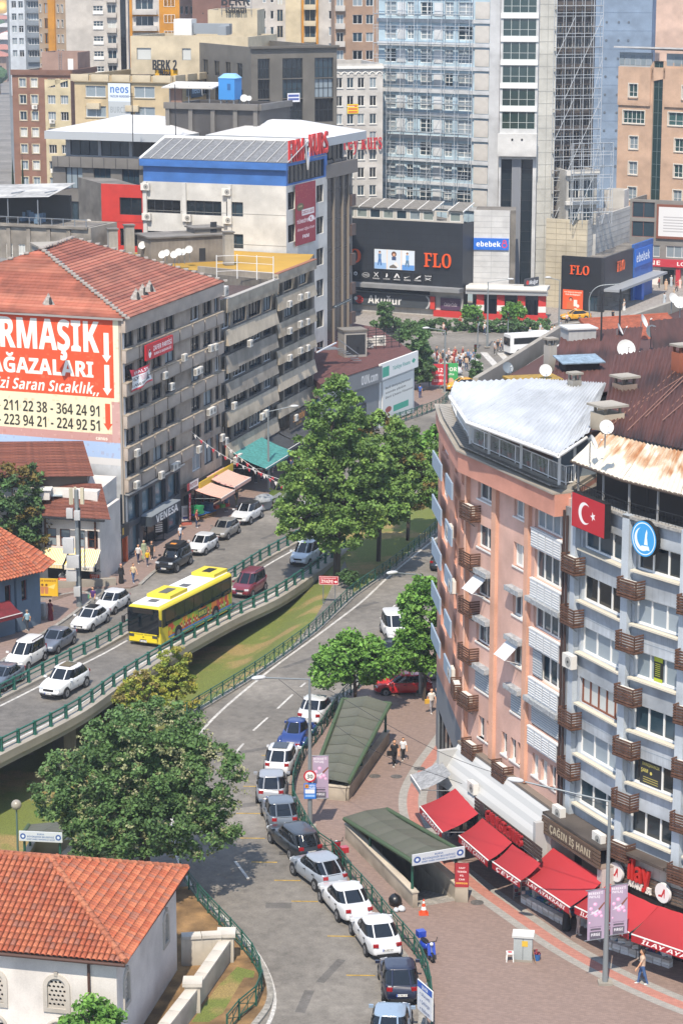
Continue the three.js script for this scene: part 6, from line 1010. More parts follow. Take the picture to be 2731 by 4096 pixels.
// lay barrel tiles over a roof polygon: pts[0] -> pts[1] is the eave; at most `lim` stay single parts, the rest are joined
function tiled(B,pts,lim,px=.27,py=.38,name='roof_slope'){
const v=pts.map(p=>V3(...p)),p0=v[0],dir=v[1].clone().sub(p0).normalize(),ap=v[2].clone().sub(p0),up=ap.clone().addScaledVector(dir,-ap.dot(dir)).normalize();let nr=dir.clone().cross(up);if(nr.y<0)nr.negate();
const flat=v.map(p=>{const d=p.clone().sub(p0);return[d.dot(dir),d.dot(up)];}),o=B.position,base=new THREE.Matrix4().makeBasis(dir,up,nr).setPosition(p0.x-o.x,p0.y-o.y,p0.z-o.z);
const S=part(B,name,new THREE.ShapeGeometry(shapeOf(flat)).applyMatrix4(base),M('#8d4a33',.9,'speck')),H=Math.max(...flat.map(f=>f[1])),rest=tileMs.map(()=>[]);let n=0;tileMs.forEach(m=>m.side=THREE.DoubleSide);
for(let y=-.08;y<H;y+=py){
const xs=[];for(let i=0;i<flat.length;i++){const a=flat[i],b=flat[(i+1)% flat.length],yy=Math.max(.01,y+.1);if((a[1]-yy)*(b[1]-yy)<0)xs.push(a[0]+(b[0]-a[0])*(yy-a[1])/(b[1]-a[1]));}if(xs.length<2)continue;
const x0=Math.min(...xs),x1=Math.max(...xs);
for(let x=Math.ceil(x0/px)*px;x<x1;x+=px){const m=new THREE.Matrix4().makeTranslation(x,y+py/2,.015+R(0,.02)).multiply(new THREE.Matrix4().makeRotationZ(R(-.03,.03)));m.premultiply(base);if(n++<lim){const t=part(S,'tile',tileGeo,pick(tileMs));t.applyMatrix4(m);}else pick(rest).push(tileGeo.clone().applyMatrix4(m));}
}
rest.forEach((r,i)=>{if(r.length)part(S,'tiles',merge(r),tileMs[i]).userData.kind='stuff';});
return S;
}
{
const e=5.4,c=[-9.84,-101.61],bk=[-7.73,-113.11],d=[-.976,-.219],on2=(p,t)=>[p[0]+d[0]*t,p[1]+d[1]*t],l=on2(c,9),bl=on2(bk,9),ap=[-13.95,7.9,-108.2],apl=[on2([ap[0],ap[2]],6)[0],7.9,on2([ap[0],ap[2]],6)[1]];
const B=thing('bath_house','white plastered bath house with orange barrel tile roof','building',[c[0],0,c[1]]);
tiled(B,[[l[0],e,l[1]],[c[0],e,c[1]],ap,apl],290);tiled(B,[[c[0],e,c[1]],[bk[0],e,bk[1]],ap],0);tiled(B,[[bk[0],e,bk[1]],[bl[0],e,bl[1]],apl,ap],0);
const hips=[[c[0],e,c[1]],ap],ridge=(a,b,n)=>{for(let i=0;i<n;i++){const t=(i+.5)/n;const g=part(B,'ridge_tile',cached('rt',()=>new THREE.CylinderGeometry(.15,.18,.5,8,1,false)),pick([M('#c07a58',.85,'speck'),M('#b06a4c',.85,'speck')]));const A=V3(...a),Z=V3(...b),D=Z.clone().sub(A).normalize();g.quaternion.setFromUnitVectors(V3(0,1,0),D);g.position.copy(A.lerp(Z,t)).sub(B.position);}};
ridge([c[0],e+.05,c[1]],ap,18);ridge([bk[0],e+.05,bk[1]],ap,18);ridge(ap,apl,13);
// walls below the overhang
const inn=(p,a,b)=>[p[0]+a,p[1]+b],wc=inn(c,-.45,-.55),wb=inn(bk,-.55,.4),wl=on2(wc,9),F=new Facade(B,wl,wc),Rt=new Facade(B,wc,wb);
const holes=[[2.6,2.6,3.5,4.1],[5.65,2.6,6.55,4.1],[2.4,0,3.5,1.6],[5.6,0,6.7,1.6]];
F.wall('wall',0,0,F.L,e-.1,plasterW,holes,.35);Rt.wall('wall',.35,0,Rt.L,e-.1,plasterW,[[1.2,2.5,1.9,4],[8.3,2.5,9,4]],.35);core(B,inset([on2(wc,.3),on2(wb,.3),on2(wb,9),on2(wc,9)],.9),0,e-.1,plasterW,'wall_core');
const stoneWin=(f,s,h,w,hh)=>{// pierced stone window with arched surround
const sh=new THREE.Shape();sh.moveTo(-w/2,0);sh.lineTo(w/2,0);sh.lineTo(w/2,hh-w/2);sh.absarc(0,hh-w/2,w/2,0,PI);sh.lineTo(-w/2,0);
for(let j=0;j<6;j++)for(let i=0;i<4;i++){const x=(i-1.5+(j % 2?.25:-.25))*w/4.4,y=.16+j*hh/6.8;if(Math.hypot(x,Math.max(0,y-hh+w/2))>w/2-.08)continue;const q2=new THREE.Path();q2.absarc(x,y,.07,0,PI*2,true);sh.holes.push(q2);}
const W=f.add('pierced_window',new THREE.ExtrudeGeometry(sh,{depth:.06,bevelEnabled:false,curveSegments:8}),trimM,s,h,-.1);part(W,'backing',new THREE.PlaneGeometry(w,hh).translate(0,hh/2,0),dark,[0,0,-.06]);
const fr=new THREE.Shape(),o2=w/2+.2;fr.moveTo(-o2,-.2);fr.lineTo(o2,-.2);fr.lineTo(o2,hh-w/2);fr.absarc(0,hh-w/2,o2,0,PI);fr.lineTo(-o2,-.2);const hole=new THREE.Path();hole.moveTo(-w/2,0);hole.lineTo(w/2,0);hole.lineTo(w/2,hh-w/2);hole.absarc(0,hh-w/2,w/2,0,PI);fr.holes.push(hole);part(W,'surround',new THREE.ExtrudeGeometry(fr,{depth:.2,bevelEnabled:false,curveSegments:10}),trimM,[0,0,-.02]);part(W,'keystone',box(.16,.2,.26),trimM,[0,hh+.12,.09]);
};
stoneWin(F,3.05,2.6,.9,1.5);stoneWin(F,6.1,2.6,.9,1.5);stoneWin(Rt,1.55,2.5,.7,1.5);stoneWin(Rt,8.65,2.5,.7,1.5);for(const s of[2.95,6.15]){F.add('arched_window',box(1.1,1.6,.06),dark,s,0,-.2);for(let i=0;i<5;i++)F.add('grille_bar',cyl(.02,.02,1.6,5),black,s-.4+i*.2,0,-.1);F.add('arch_trim',new THREE.TorusGeometry(.62,.09,6,14,PI),trimM,s,1.35,.02);}
F.add('gutter',new THREE.CylinderGeometry(.09,.09,F.L+.6,8).rotateZ(PI/2),brownM,F.L/2+.3,e-.12,.55);Rt.add('gutter',new THREE.CylinderGeometry(.08,.08,11.4,8).rotateZ(PI/2),brownM,5.3,e-.12,.5);F.add('drainpipe',cyl(.07,.07,5.2),brownM,7.7,0,.1);F.add('soffit',box(F.L+.6,.05,.5),M('#8e7f72',.9),F.L/2+.3,e-.14,.25);Rt.add('soffit',box(11.3,.05,.5),M('#8e7f72',.9),5.3,e-.14,.25);
// stone garden wall with capped piers
const st=M('#c4bdae',.9,'dirty'),W=thing('garden_wall','low pale stone garden wall with capped piers beside the bath house','wall',[-5.8,0,-114.6]),seg=(a,b,h,t)=>{const L=Math.hypot(b[0]-a[0],b[1]-a[1]),x=(a[0]+b[0])/2+5.8,z=(a[1]+b[1])/2+114.6,r=Math.atan2(-(b[1]-a[1]),b[0]-a[0]);part(W,'wall_run',box(L,h,t),st,[x,0,z],r);const n=Math.max(1,Math.round(L/1.3));for(let i=0;i<n;i++){const k=(i+.5)/n-.5;part(W,'coping_stone',box(L/n-.03,.16,t+.16),M('#d1ccc1',.85,'plaster'),[x+(b[0]-a[0])*k,h,z+(b[1]-a[1])*k],r);}};
seg([-5.9,-113.6],[-7.15,-108.2],1.2,.42);seg([-7.2,-107.8],[-8.6,-102.6],1.2,.42);seg([-8.1,-113.4],[-6.1,-113.7],1.55,.45);for(const p of[[-5.85,-114.0],[-7.2,-108]]){part(W,'pier',box(.75,1.5,.75),st,[p[0]+5.8,0,p[1]+114.6]);part(W,'pier_cap',box(.95,.18,.95),M('#d1ccc1',.85,'plaster'),[p[0]+5.8,1.5,p[1]+114.6]);}
}
// ---------- old white house with brown tiles, low shop, blue house ----------
const brownT=['#7d4a3c','#85503f','#744335'].map(c=>M(c,.88,'speck'));
function courses(B,pts,step,mats,name='roof_slope'){// tile courses as overlapping strips over a quad
const[a,b,c,d]=pts.map(p=>V3(...p)),o=B.position,L=a.distanceTo(d),n=Math.round(L/step),nr=b.clone().sub(a).cross(d.clone().sub(a)).normalize();if(nr.y<0)nr.negate();
const mk=(P,m,nm,par)=>{const g=new THREE.BufferGeometry();g.setAttribute('position',new THREE.Float32BufferAttribute(P.flatMap(v=>[v.x-o.x,v.y-o.y,v.z-o.z]),3));g.setAttribute('uv',new THREE.Float32BufferAttribute([0,0,6,0,6,.4,0,.4,0,0,6,0].slice(0,P.length*2),2));g.setIndex(P.length===6?[0,1,2,0,2,3,4,5,1,4,1,0]:[0,1,2,0,2,3]);g.computeVertexNormals();return part(par,nm,g,m);};
mats.forEach(m=>m.side=THREE.DoubleSide);const S=mk([a,b,c,d],mats[0],name,B);
for(let i=0;i<n;i++){const t0=i/n,t1=(i+1)/n,e0=a.clone().lerp(d,t0),e1=b.clone().lerp(c,t0),f1=b.clone().lerp(c,t1),f0=a.clone().lerp(d,t1);mk([e0.clone().addScaledVector(nr,.08),e1.clone().addScaledVector(nr,.08),f1.clone().addScaledVector(nr,.02),f0.clone().addScaledVector(nr,.02),e0,e1],mats[i % mats.length],'tile_course',S);}
}
{
const a=[-24.6,-186.6],b=[-19.3,-191.6+1],B=thing('old_house','white two-storey house with brown tile roofs above the shops','building',[a[0],0,a[1]]),a2=[-24.4,-190.5],b2=[-19.6,-189.2],F=new Facade(B,a2,b2),Rt=new Facade(B,b2,[-18.4,-194.6]);
const wn={n:1,tr:1,frame:M('#63341f',.6),glass:[glassM,curtainB]};
F.grid('wall',0,0,F.L,6,plasterW,[[.3,1.2],[1.5,2.4],[3,3.7],[3.9,4.8]],[[3.0,4.5]],wn);Rt.wall('wall',.3,0,Rt.L,6,plasterW);core(B,[[-24,-191.2],[-19.8,-190],[-18.8,-196],[-30,-199],[-31,-192]],0,7.6,plasterW,'wall_core');F.add('shop_opening',box(4.2,2.1,.1),black,2.5,.3,.02);for(const s of[.25,4.6])F.add('corner_board',box(.14,3.2,.1),M('#5a3a2a',.7),s,2.8,.05);
courses(B,[[-25.4,5.7,-189.8],[-18.6,5.7,-188.2],[-19.6,7.9,-191.6],[-24.6,7.9,-192.6]],.36,brownT);courses(B,[[-31,8.6,-190.6],[-20.2,8.6,-191.4],[-21.4,10.8,-195],[-31,10.8,-194.6]],.36,brownT);core(B,[[-30,-191.6],[-20.8,-192],[-21,-196],[-30,-196]],7.4,8.7,M('#5b534c',.9),'upper_wall');
F.add('eave',box(F.L+1.6,.16,.25),dark,F.L/2,5.55,1.0);part(B,'skylight',box(.9,.08,.7),M('#9aa7ae',.3),[-23.2-a[0],7.1,-190.9-a[1]],.1);const dm=part(B,'dormer',box(.8,.8,1),plasterW,[-24.1-a[0],6.9,-190.6-a[1]]);part(dm,'dormer_roof',box(1.1,.08,1.3),white,[0,.8,0]);
const ys=print(256,64,(g,w,h)=>{fill(g,'#d9d3bf',0,0,w,h);for(let i=0;i<16;i++)fill(g,'#d8b756',i*16,0,8,h);}),vl=print(256,32,(g,w,h)=>{fill(g,'#cfcabb',0,0,w,h);fit(g,'SPO   MAK',150,17,26,130,'#3a3833');});
awning(F,.1,2.3,2.9,1.9,1.6,ys,'faded yellow striped awning on the old white house',{vh:.3});awning(F,2.5,5.1,3.0,1.9,1.7,ys,'yellow striped awning with letters on its valance',{valance:vl,vh:.34});
// low shop against the office block
const S=thing('low_shop','single-storey shop with dark fascia against the advert wall','building',[-20.5,0,-190]),f=new Facade(S,[-20.4,-189.8],[-18.3,-196.9]);f.wall('shop_front',0,0,f.L,2.5,M('#4a4440',.7),[[.3,.1,f.L-.6,2.2]],.3);f.win(.3,.1,f.L-.6,2.2,{n:4,frame:dark,glass:[glassK,glassB]});f.add('orange_pier',box(.4,2.5,.35),M('#c25a28',.7),f.L-.3,0,.15);
courses(S,[[-20.6,3.4,-189.6],[-18.6,3.4,-196.6],[-22.5,4.1,-197.8],[-22.5,4.1,-192]],.5,[M('#a5947a',.85,'speck'),M('#b4a68f',.85,'speck')]);
f.sign('shop_fascia','black shop fascia with pale letters between the old house and the office block',-.2,2.4,f.L-.1,3.5,print(300,54,(g,w,h)=>{fill(g,'#22242a',0,0,w,h);fit(g,'SPORMANS',130,28,40,200,'#d9d6cf');fill(g,'#c9a23a',240,10,14,30);}),.2,.25);
}
{
const B=thing('blue_house','small blue house with wavy orange tile roof and red awning','building',[-25.5,0,-172.4]),F=new Facade(B,[-28,-170.6],[-24.6,-174.4]),Rt=new Facade(B,[-24.6,-174.4],[-23,-177.2]);const bw=M('#6a7f92',.85,'plaster');
F.grid('wall',0,0,F.L,4.7,bw,[[.6,1.3],[2.6,3.3],[4.2,4.8]],[[2.4,4]],{n:1,frame:M('#6e2f33',.6),glass:glassK});Rt.wall('wall',.3,0,Rt.L,4.7,bw,[[.9,2.4,1.6,4]]);Rt.win(.9,2.4,1.6,4,{n:1,frame:M('#6e2f33',.6)});core(B,[[-28.4,-171.4],[-25,-175],[-23.6,-177.6],[-30,-182],[-36,-176]],0,4.6,bw,'wall_core');
tiled(B,[[-29,4.7,-168.6],[-22.6,4.75,-175],[-26.4,7.2,-179.5],[-32,7.2,-174]],200,.3,.4);tiled(B,[[-22.6,4.7,-175],[-22,4.7,-178.5],[-26.4,7.2,-179.5]],0,.3,.4);
awning(F,.2,4.4,2.9,2.2,1.7,M('#7d222b',.8,'speck'),'dark red awning on the blue house',{uv:1});
}


// ---------- vehicles ----------
const TY={// L, W, H, belt profile [x, y], glass [cowl, roof front, roof rear, rear base], wheel radius, wheelbase x
sedan:{L:4.45,W:1.76,H:1.46,top:[[2.22,.55],[2.18,.68],[1.9,.8],[1.0,.95],[-1.45,1.0],[-2.0,.99],[-2.2,.9],[-2.22,.55]],g:[1.0,.2,-.95,-1.65],r:.32,wx:[1.38,-1.25]},
hatch:{L:4.0,W:1.74,H:1.5,top:[[2.0,.55],[1.97,.7],[1.7,.83],[.98,.98],[-1.5,1.02],[-1.92,.98],[-2.0,.7],[-2.0,.5]],g:[1.0,.28,-1.15,-1.88],r:.32,wx:[1.25,-1.22]},
wagon:{L:4.4,W:1.7,H:1.46,top:[[2.2,.55],[2.17,.68],[1.9,.8],[1.0,.93],[-1.7,.95],[-2.15,.93],[-2.2,.6],[-2.2,.5]],g:[.95,.3,-1.75,-2.1],r:.3,wx:[1.35,-1.25]},
suv:{L:4.4,W:1.85,H:1.68,top:[[2.2,.62],[2.16,.82],[1.85,.98],[1.0,1.1],[-1.6,1.14],[-2.1,1.1],[-2.2,.8],[-2.2,.6]],g:[1.0,.3,-1.35,-2.05],r:.37,wx:[1.32,-1.3],y0:.32},
jeep:{L:4.6,W:1.86,H:1.76,top:[[2.3,.66],[2.28,.98],[2.05,1.04],[1.0,1.12],[-1.9,1.14],[-2.25,1.1],[-2.3,.8],[-2.3,.6]],g:[.95,.45,-1.95,-2.2],r:.39,wx:[1.42,-1.35],y0:.36},
van:{L:4.1,W:1.76,H:1.82,top:[[2.05,.58],[2.0,.8],[1.75,.95],[1.25,1.08],[-1.6,1.1],[-2.0,1.08],[-2.05,.8],[-2.05,.5]],g:[1.25,.45,-1.85,-2.02],r:.32,wx:[1.3,-1.3]},
bug:{L:4.05,W:1.5,H:1.5,top:[[2.0,.45],[1.85,.66],[1.4,.86],[.75,.98],[-.8,1.04],[-1.4,.94],[-1.8,.7],[-2.0,.42]],g:[.75,.3,-.75,-1.35],r:.33,wx:[1.2,-1.2],y0:.25,tum:.78,ex:2.6},
};
const paint=c=>M(c,.28,null,{clearcoat:.7,clearcoatRoughness:.12}),carGlass=M('#10151a',.05,null,{ior:1.6}),rimM=M('#9a9da1',.35,null,{metalness:.7}),redL=M('#8f1216',.25),headL=M('#c7cdd2',.15),plastic=M('#1c1d1f',.7);
const plateM=print(128,30,(g,w,h)=>{fill(g,'#dcdcd8',0,0,w,h);fill(g,'#1f4fa8',0,0,12,h);txt(g,'16 AKV 271',70,16,24,'#222');});
function carParts(k){
return cached('car'+k,()=>{
const t=TY[k],hw=t.W/2,y0=t.y0??.24,ring=[],half=t.L/2;
const xs=[];for(let i=0;i<=26;i++)xs.push(half-t.L*i/26);
const yAt=x=>{const T=t.top;for(let i=0;i+1<T.length;i++)if(x<=T[i][0]&&x>=T[i+1][0]){const f=(T[i][0]-x)/(T[i][0]-T[i+1][0]||1);return T[i][1]+(T[i+1][1]-T[i][1])*f;}return x>0?T[0][1]:T[T.length-1][1];};
const P=[],idx=[],M2=12;
xs.forEach(x=>{const e=Math.abs(x)/half,w=hw*(1-.24*Math.pow(e,5)-.03*e*e),yt=yAt(x),yb=y0+.12*Math.pow(e,8);const s=[[yb,.86],[yb+.06,.95],[yb+(yt-yb)*.35,1],[yb+(yt-yb)*.72,.985],[yt-.05,.93],[yt,.84]];for(const[y,f]of s)P.push(x,y,w*f);for(const[y,f]of s.slice().reverse())P.push(x,y,-w*f);});
for(let i=0;i<26;i++)for(let j=0;j<M2;j++){const a=i*M2+j,b=i*M2+(j+1)% M2,c=a+M2,d=b+M2;idx.push(a,c,b,b,c,d);}
for(const[s,fl]of[[0,0],[26*M2,1]])for(let j=1;j+1<M2;j++)fl?idx.push(s,s+j+1,s+j):idx.push(s,s+j,s+j+1);
const body=new THREE.BufferGeometry();body.setAttribute('position',new THREE.Float32BufferAttribute(P,3));body.setAttribute('uv',new THREE.Float32BufferAttribute(new Array(P.length/3*2).fill(0),2));body.setIndex(idx);body.computeVertexNormals();
// greenhouse
const[gc,gf,gr,gb]=t.g,tum=t.tum??.86,wb=hw*.9,wt=hw*.9*tum,yc=yAt(gc)-.03,yr=yAt(gb)-.03,ym=yAt(-.3)-.03,yH=t.H-.04;
// rounded plan rings: sill of the glass and edge of the roof
const ex=t.ex??5,se=(c,a,b,an)=>{const C=Math.cos(an),S=Math.sin(an),k=Math.pow(Math.pow(Math.abs(C),ex)+Math.pow(Math.abs(S),ex),-1/ex);return[c+a*C*k,b*S*k];},NR=40;
const lowR=an=>{const[x,z]=se((gc+gb)/2,(gc-gb)/2,wb,an);return[x,yAt(x)-.04,z];},topR=(an,s=1,y=yH)=>{const[x,z]=se((gf+gr)/2,(gf-gr)/2*s,wt*s,an);return[x,y,z];};
const strip=(A,Bq)=>{const Q=[];for(let i=0;i<NR;i++){const a=i/NR*2*PI,b=(i+1)/NR*2*PI;Q.push(...A(a),...A(b),...Bq(b),...A(a),...Bq(b),...Bq(a));}return Q;};
const geoOf=Q=>{const g=new THREE.BufferGeometry();g.setAttribute('position',new THREE.Float32BufferAttribute(Q,3));const w=mergeVertices(g,.002);w.setAttribute('uv',new THREE.Float32BufferAttribute(new Array(w.attributes.position.count*2).fill(0),2));w.computeVertexNormals();return w;};
const mid=an=>{const a=lowR(an),b=topR(an),o2=Math.hypot(a[0]-(gc+gb)/2,a[2]);return[(a[0]+b[0])/2*1.0+(a[0]-(gc+gb)/2)/o2*.04,(a[1]+b[1])/2,(a[2]+b[2])/2+a[2]/o2*.04];};
const glass=geoOf([...strip(lowR,mid),...strip(mid,topR)]),dome=[1,.96,.8,.5,.02],dy=[0,.035,.065,.085,.09];let RQ=strip(an=>topR(an,1.02,yH-.05),an=>topR(an,1.02,yH));for(let i=0;i<4;i++)RQ.push(...strip(an=>topR(an,dome[i]*1.02,yH+dy[i]*.8),an=>topR(an,dome[i+1],yH+dy[i+1]*.8)));const roof=geoOf(RQ);
const E=[],Bp=[],pil=(an,r)=>E.push(rod(lowR(an),mid(an),r,5),rod(mid(an),topR(an),r,5)),ca=Math.atan2(wb,(gc-gb)/2);for(const s of[1,-1]){pil(s*ca,.045);pil(PI-s*ca,.045);for(const u of[-.15,gr<-1.05?-1.0:9])if(u<5)Bp.push(rod([u,yAt(u),wb*s*1.02],[u-.05,yH,wt*s*1.02],.035,4));}
return{t,body,glass,roof,pillars:merge(E),bpillars:merge(Bp),yAt,tyre:new THREE.CylinderGeometry(t.r,t.r,.21,20).rotateX(PI/2),arch:new THREE.CylinderGeometry(t.r+.05,t.r+.05,.05,20).rotateX(PI/2),rim:new THREE.CylinderGeometry(t.r*.64,t.r*.64,.22,10).rotateX(PI/2),hub:new THREE.CylinderGeometry(t.r*.16,t.r*.16,.235,8).rotateX(PI/2)};
});
}
function car(k,color,P,dir,label,o={}){
const c=carParts(k),t=c.t,pm=paint(color),C=thing(o.name??'parked_car',label,o.cat??'car',[P[0],P[1]??0,P[2]],Math.atan2(-dir[1],dir[0])),hw=t.W/2,f=t.L/2;C.scale.setScalar(o.s??1);
const b=part(C,'body',c.body,pm);for(const s of[1,-1]){for(const x of[.85,-.18,-1.15])part(b,'door_seam',box(.015,.5,.012,1),plastic,[x,.66,s*hw*.985]);for(const x of[-.05,-1])part(b,'door_handle',box(.16,.03,.03,1),plastic,[x,.82,s*hw*.985]);}part(C,'windows',c.glass,carGlass);part(C,'roof',c.roof,o.roof?paint(o.roof):pm);part(C,'window_frame',c.pillars,pm);part(C,'centre_pillars',c.bpillars,plastic);
for(const x of t.wx)for(const s of[1,-1]){part(C,'wheel_arch',c.arch,plastic,[x,t.r,s*(hw-.045)]);const w=part(C,'wheel',c.tyre,rubber,[x,t.r,s*(hw-.1)]);part(w,'rim',c.rim,rimM);part(w,'hub',c.hub,plastic);}
const yl=c.yAt(f-.12),ry=c.yAt(-f+.15);
for(const s of[1,-1]){const hl=part(C,'headlight',box(.18,.13,.34,1),headL,[f-.15,yl-.08,s*(hw-.34)],-s*.4);part(C,'taillight',box(.12,k==='van'?.32:.16,.26,1),redL,[-f+.1,ry-.13,s*(hw-.32)],s*.3);part(C,'mirror',box(.12,.13,.2,1),o.mir??pm,[t.g[0]-.2,c.yAt(t.g[0])+.06,s*(hw+.06)]);}
part(C,'grille',box(.05,.14,t.W*.4,1),plastic,[f-.01,yl-.17,0]);part(C,'bumper_intake',box(.05,.12,t.W*.56,1),plastic,[f-.005,.36,0]);part(C,'rear_skirt',box(.05,.14,t.W*.6,1),plastic,[-f+.005,.36,0]);
for(const[x,r]of[[f+.02,PI/2],[-f-.02,-PI/2]])part(C,'number_plate',new THREE.PlaneGeometry(.5,.12),plateM,[x,x>0?.48:(k==='sedan'?.62:.6),0],r);
if(o.rack){for(const s of[1,-1])part(C,'roof_rail',rod([.2,t.H+.06,s*.62],[-1.5,t.H+.06,s*.62],.03),plastic);if(o.rack===2){part(C,'roof_tray',new THREE.BoxGeometry(2,.06,1.3),black,[-.3,t.H+.1,0]);const tb=part(C,'roof_box',box(1.8,.22,1.2),black,[-.4,t.H+.12,0]);part(tb,'decal',box(.4,.02,.5),M('#c9812a',.6),[.5,.22,0]);}}
if(o.sunroof)part(C,'sunroof',new THREE.PlaneGeometry(1.1,.85).rotateX(-PI/2),carGlass,[(t.g[1]+t.g[2])/2,t.H+.062,0]);
if(k==='bug')for(const x of t.wx)for(const s of[1,-1]){const fd=part(C,'fender',new THREE.SphereGeometry(.46,14,8,0,7,0,PI/2),pm,[x,.38,s*(hw-.02)]);fd.scale.set(1.15,.85,.55);}
if(o.taxi)part(C,'roof_sign',box(.25,.12,.5,1),M('#d8d2c0',.5),[0,t.H+.1,0]);
return C;
}
// parked along the plaza kerb, tails towards the viewer
const nrm=(a,b)=>{const l=Math.hypot(b[0]-a[0],b[1]-a[1]);return[(b[0]-a[0])/l,(b[1]-a[1])/l];};
const rowR=[['sedan','#c6c9cb',[-1.64,-154.24],'white saloon parked under the roadside tree'],['bug','#1b3470',[-2.87,-149.1],'glossy blue rounded vintage car'],['hatch','#c6c9cb',[-3.74,-143.93],'white hatchback with tinted rear window behind the vintage car'],['hatch','#8b9096',[-4.26,-138.92],'silver hatchback beside the speed limit sign'],['hatch','#59636e',[-3.66,-134.23],'slate grey hatchback with bright rear window'],['wagon','#20262b',[-2.7,-129.82],'black estate car with a long roof'],['hatch','#8d96a0',[-1.28,-125.03],'silver blue hatchback with tall red tail lights'],['sedan','#c6c9cb',[0.19,-120.79],'white saloon beside the stair canopy'],['sedan','#c6c9cb',[1.76,-116.24],'white saloon next to the blue scooter'],['hatch','#161c33',[2.83,-110.64],'dark navy hatchback with items in its rear window'],['hatch','#7f93a6',[2.34,-105.32],'light blue car cut by the picture edge']];
rowR.forEach(([k,c,p,l],i)=>{const a=rowR[Math.max(0,i-1)][2],b=rowR[Math.min(rowR.length-1,i+1)][2],d=nrm(b,a);car(k,c,[p[0],0,p[1]],i===6||i===5?[d[0]*.8-.25,d[1]]:d,l,{s:1.08,sunroof:i===2});});
// left street, noses towards the viewer
const dn=nrm([-12.01,-201.19],[-14.06,-195.42]),rowL=[['suv','#c6c9cb',[-8.55,-212.02],'white small crossover with a dark roof',{roof:'#1a1c1e'}],['hatch','#7b7974',[-10.29,-206.14],'silver grey hatchback between two white cars'],['hatch','#c6c9cb',[-11.94,-200.57],'white hatchback parked behind the black off-roader'],['jeep','#121417',[-13.99,-194.83],'black off-roader carrying a roof box',{rack:2}],['hatch','#c6c9cb',[-17.95,-181.63],'white hatchback parked at the side street corner'],['sedan','#c6c9cb',[-19.17,-176.86],'white saloon with a dark glass roof',{sunroof:1}],['sedan','#5c6470',[-21.12,-170.93],'grey saloon parked beside the white van'],['van','#d6d6d3',[-22.8,-166.67],'small white van parked by the bridge railing',{cat:'van',rack:1}],['sedan','#4e5661',[-23.77,-161.56],'dark grey saloon cut by the picture edge'],['suv','#4b5a1e',[-5.46,-220.61],'olive green crossover parked by the lamp post'],['hatch','#cfd1d2',[-2.48,-234.39],'white hatchback parked under the trees']];
rowL.forEach(([k,c,p,l,o])=>car(k,c,[p[0],0,p[1]],p[1]>-190+0&&p[0]<-16?nrm([-19.14,-176.86],[-21.15,-171.16]):dn,l,{s:1,...o}));
const dB=nrm([-8.23,-182.93],[-15.76,-165.15]);
car('suv','#d9dcdd',[-19.26,0,-160.13],dB,'white crossover with a glass roof driving on the bridge',{name:'moving_car',sunroof:1,s:1.06});car('van','#6b1f2c',[-7.4,0,-186.65],nrm([-5.18,-191.79],[-8.25,-183.58]),'maroon family van driving behind the bus',{name:'moving_car',cat:'van',rack:1});car('van','#c9d3da',[-2.99,0,-196.91],nrm([-2.03,-200.72],[-5.18,-191.79]),'white delivery van with a blue emblem following the maroon van',{name:'moving_car',cat:'van'});car('hatch','#d6d8d8',[-2.86,0,-213.06],dn,'white hatchback half hidden by the plane tree',{name:'moving_car'});
car('hatch','#c3191f',[4.27,0,-159.72],nrm([6.1,-159.93],[2.61,-159.72]),'bright red hatchback parked across the plaza edge');car('van','#d5d7d8',[3.97,0,-173.97],nrm([3.24,-179.09],[3.97,-173.97]),'white van waiting behind the trees',{cat:'van'});car('hatch','#c9cccd',[6.67,0,-163.02],[1,-.1],'white hatchback partly hidden behind the red one');car('sedan','#2c3036',[3.85,0,-168.44],[.2,-1],'dark car in the shade of the street tree');car('hatch','#b9bcbd',[2.69,0,-165.15],[.2,-1],'pale car hidden by the street tree crown');
car('sedan','#cfd2d4',[12.47,0,-289.54],[-.98,.2],'white saloon waiting at the far crossing',{name:'moving_car'});for(const[p,l]of[[[14.2,0,-279.28],'yellow taxi at the far corner below the banners'],[[39.28,0,-328.36],'yellow taxi beyond the maroon roofs'],[[32.89,0,-335.27],'yellow taxi by the traffic lights']])car('sedan','#d59a12',p,[-.95,.3],l,{name:'taxi',cat:'taxi',taxi:1});
car('sedan','#23272b',[8.64,0,-195.42],[.3,-1],'dark car driving out of sight behind the salmon building',{name:'moving_car'});
// white minibus at the crossing
{const T=thing('minibus','white minibus turning at the far crossing','minibus',[24.61,0,-306.03],.35),w=M('#d6d8d8',.4);part(T,'body',box(7.2,2.3,2.1),w,[0,.4,0]);part(T,'windows',box(6.2,.8,2.13),carGlass,[0,1.5,0]);part(T,'windscreen',box(.1,1,1.9),carGlass,[-3.6,1.3,0]);part(T,'roof_unit',box(2,.2,1.4),w,[1,2.7,0]);for(const x of[-2.4,2.4])for(const z of[-.95,.95]){const k=part(T,'wheel',new THREE.CylinderGeometry(.42,.42,.25,16).rotateX(PI/2),rubber,[x,.42,z]);part(k,'rim',new THREE.CylinderGeometry(.22,.22,.27,10).rotateX(PI/2),rimM);}}
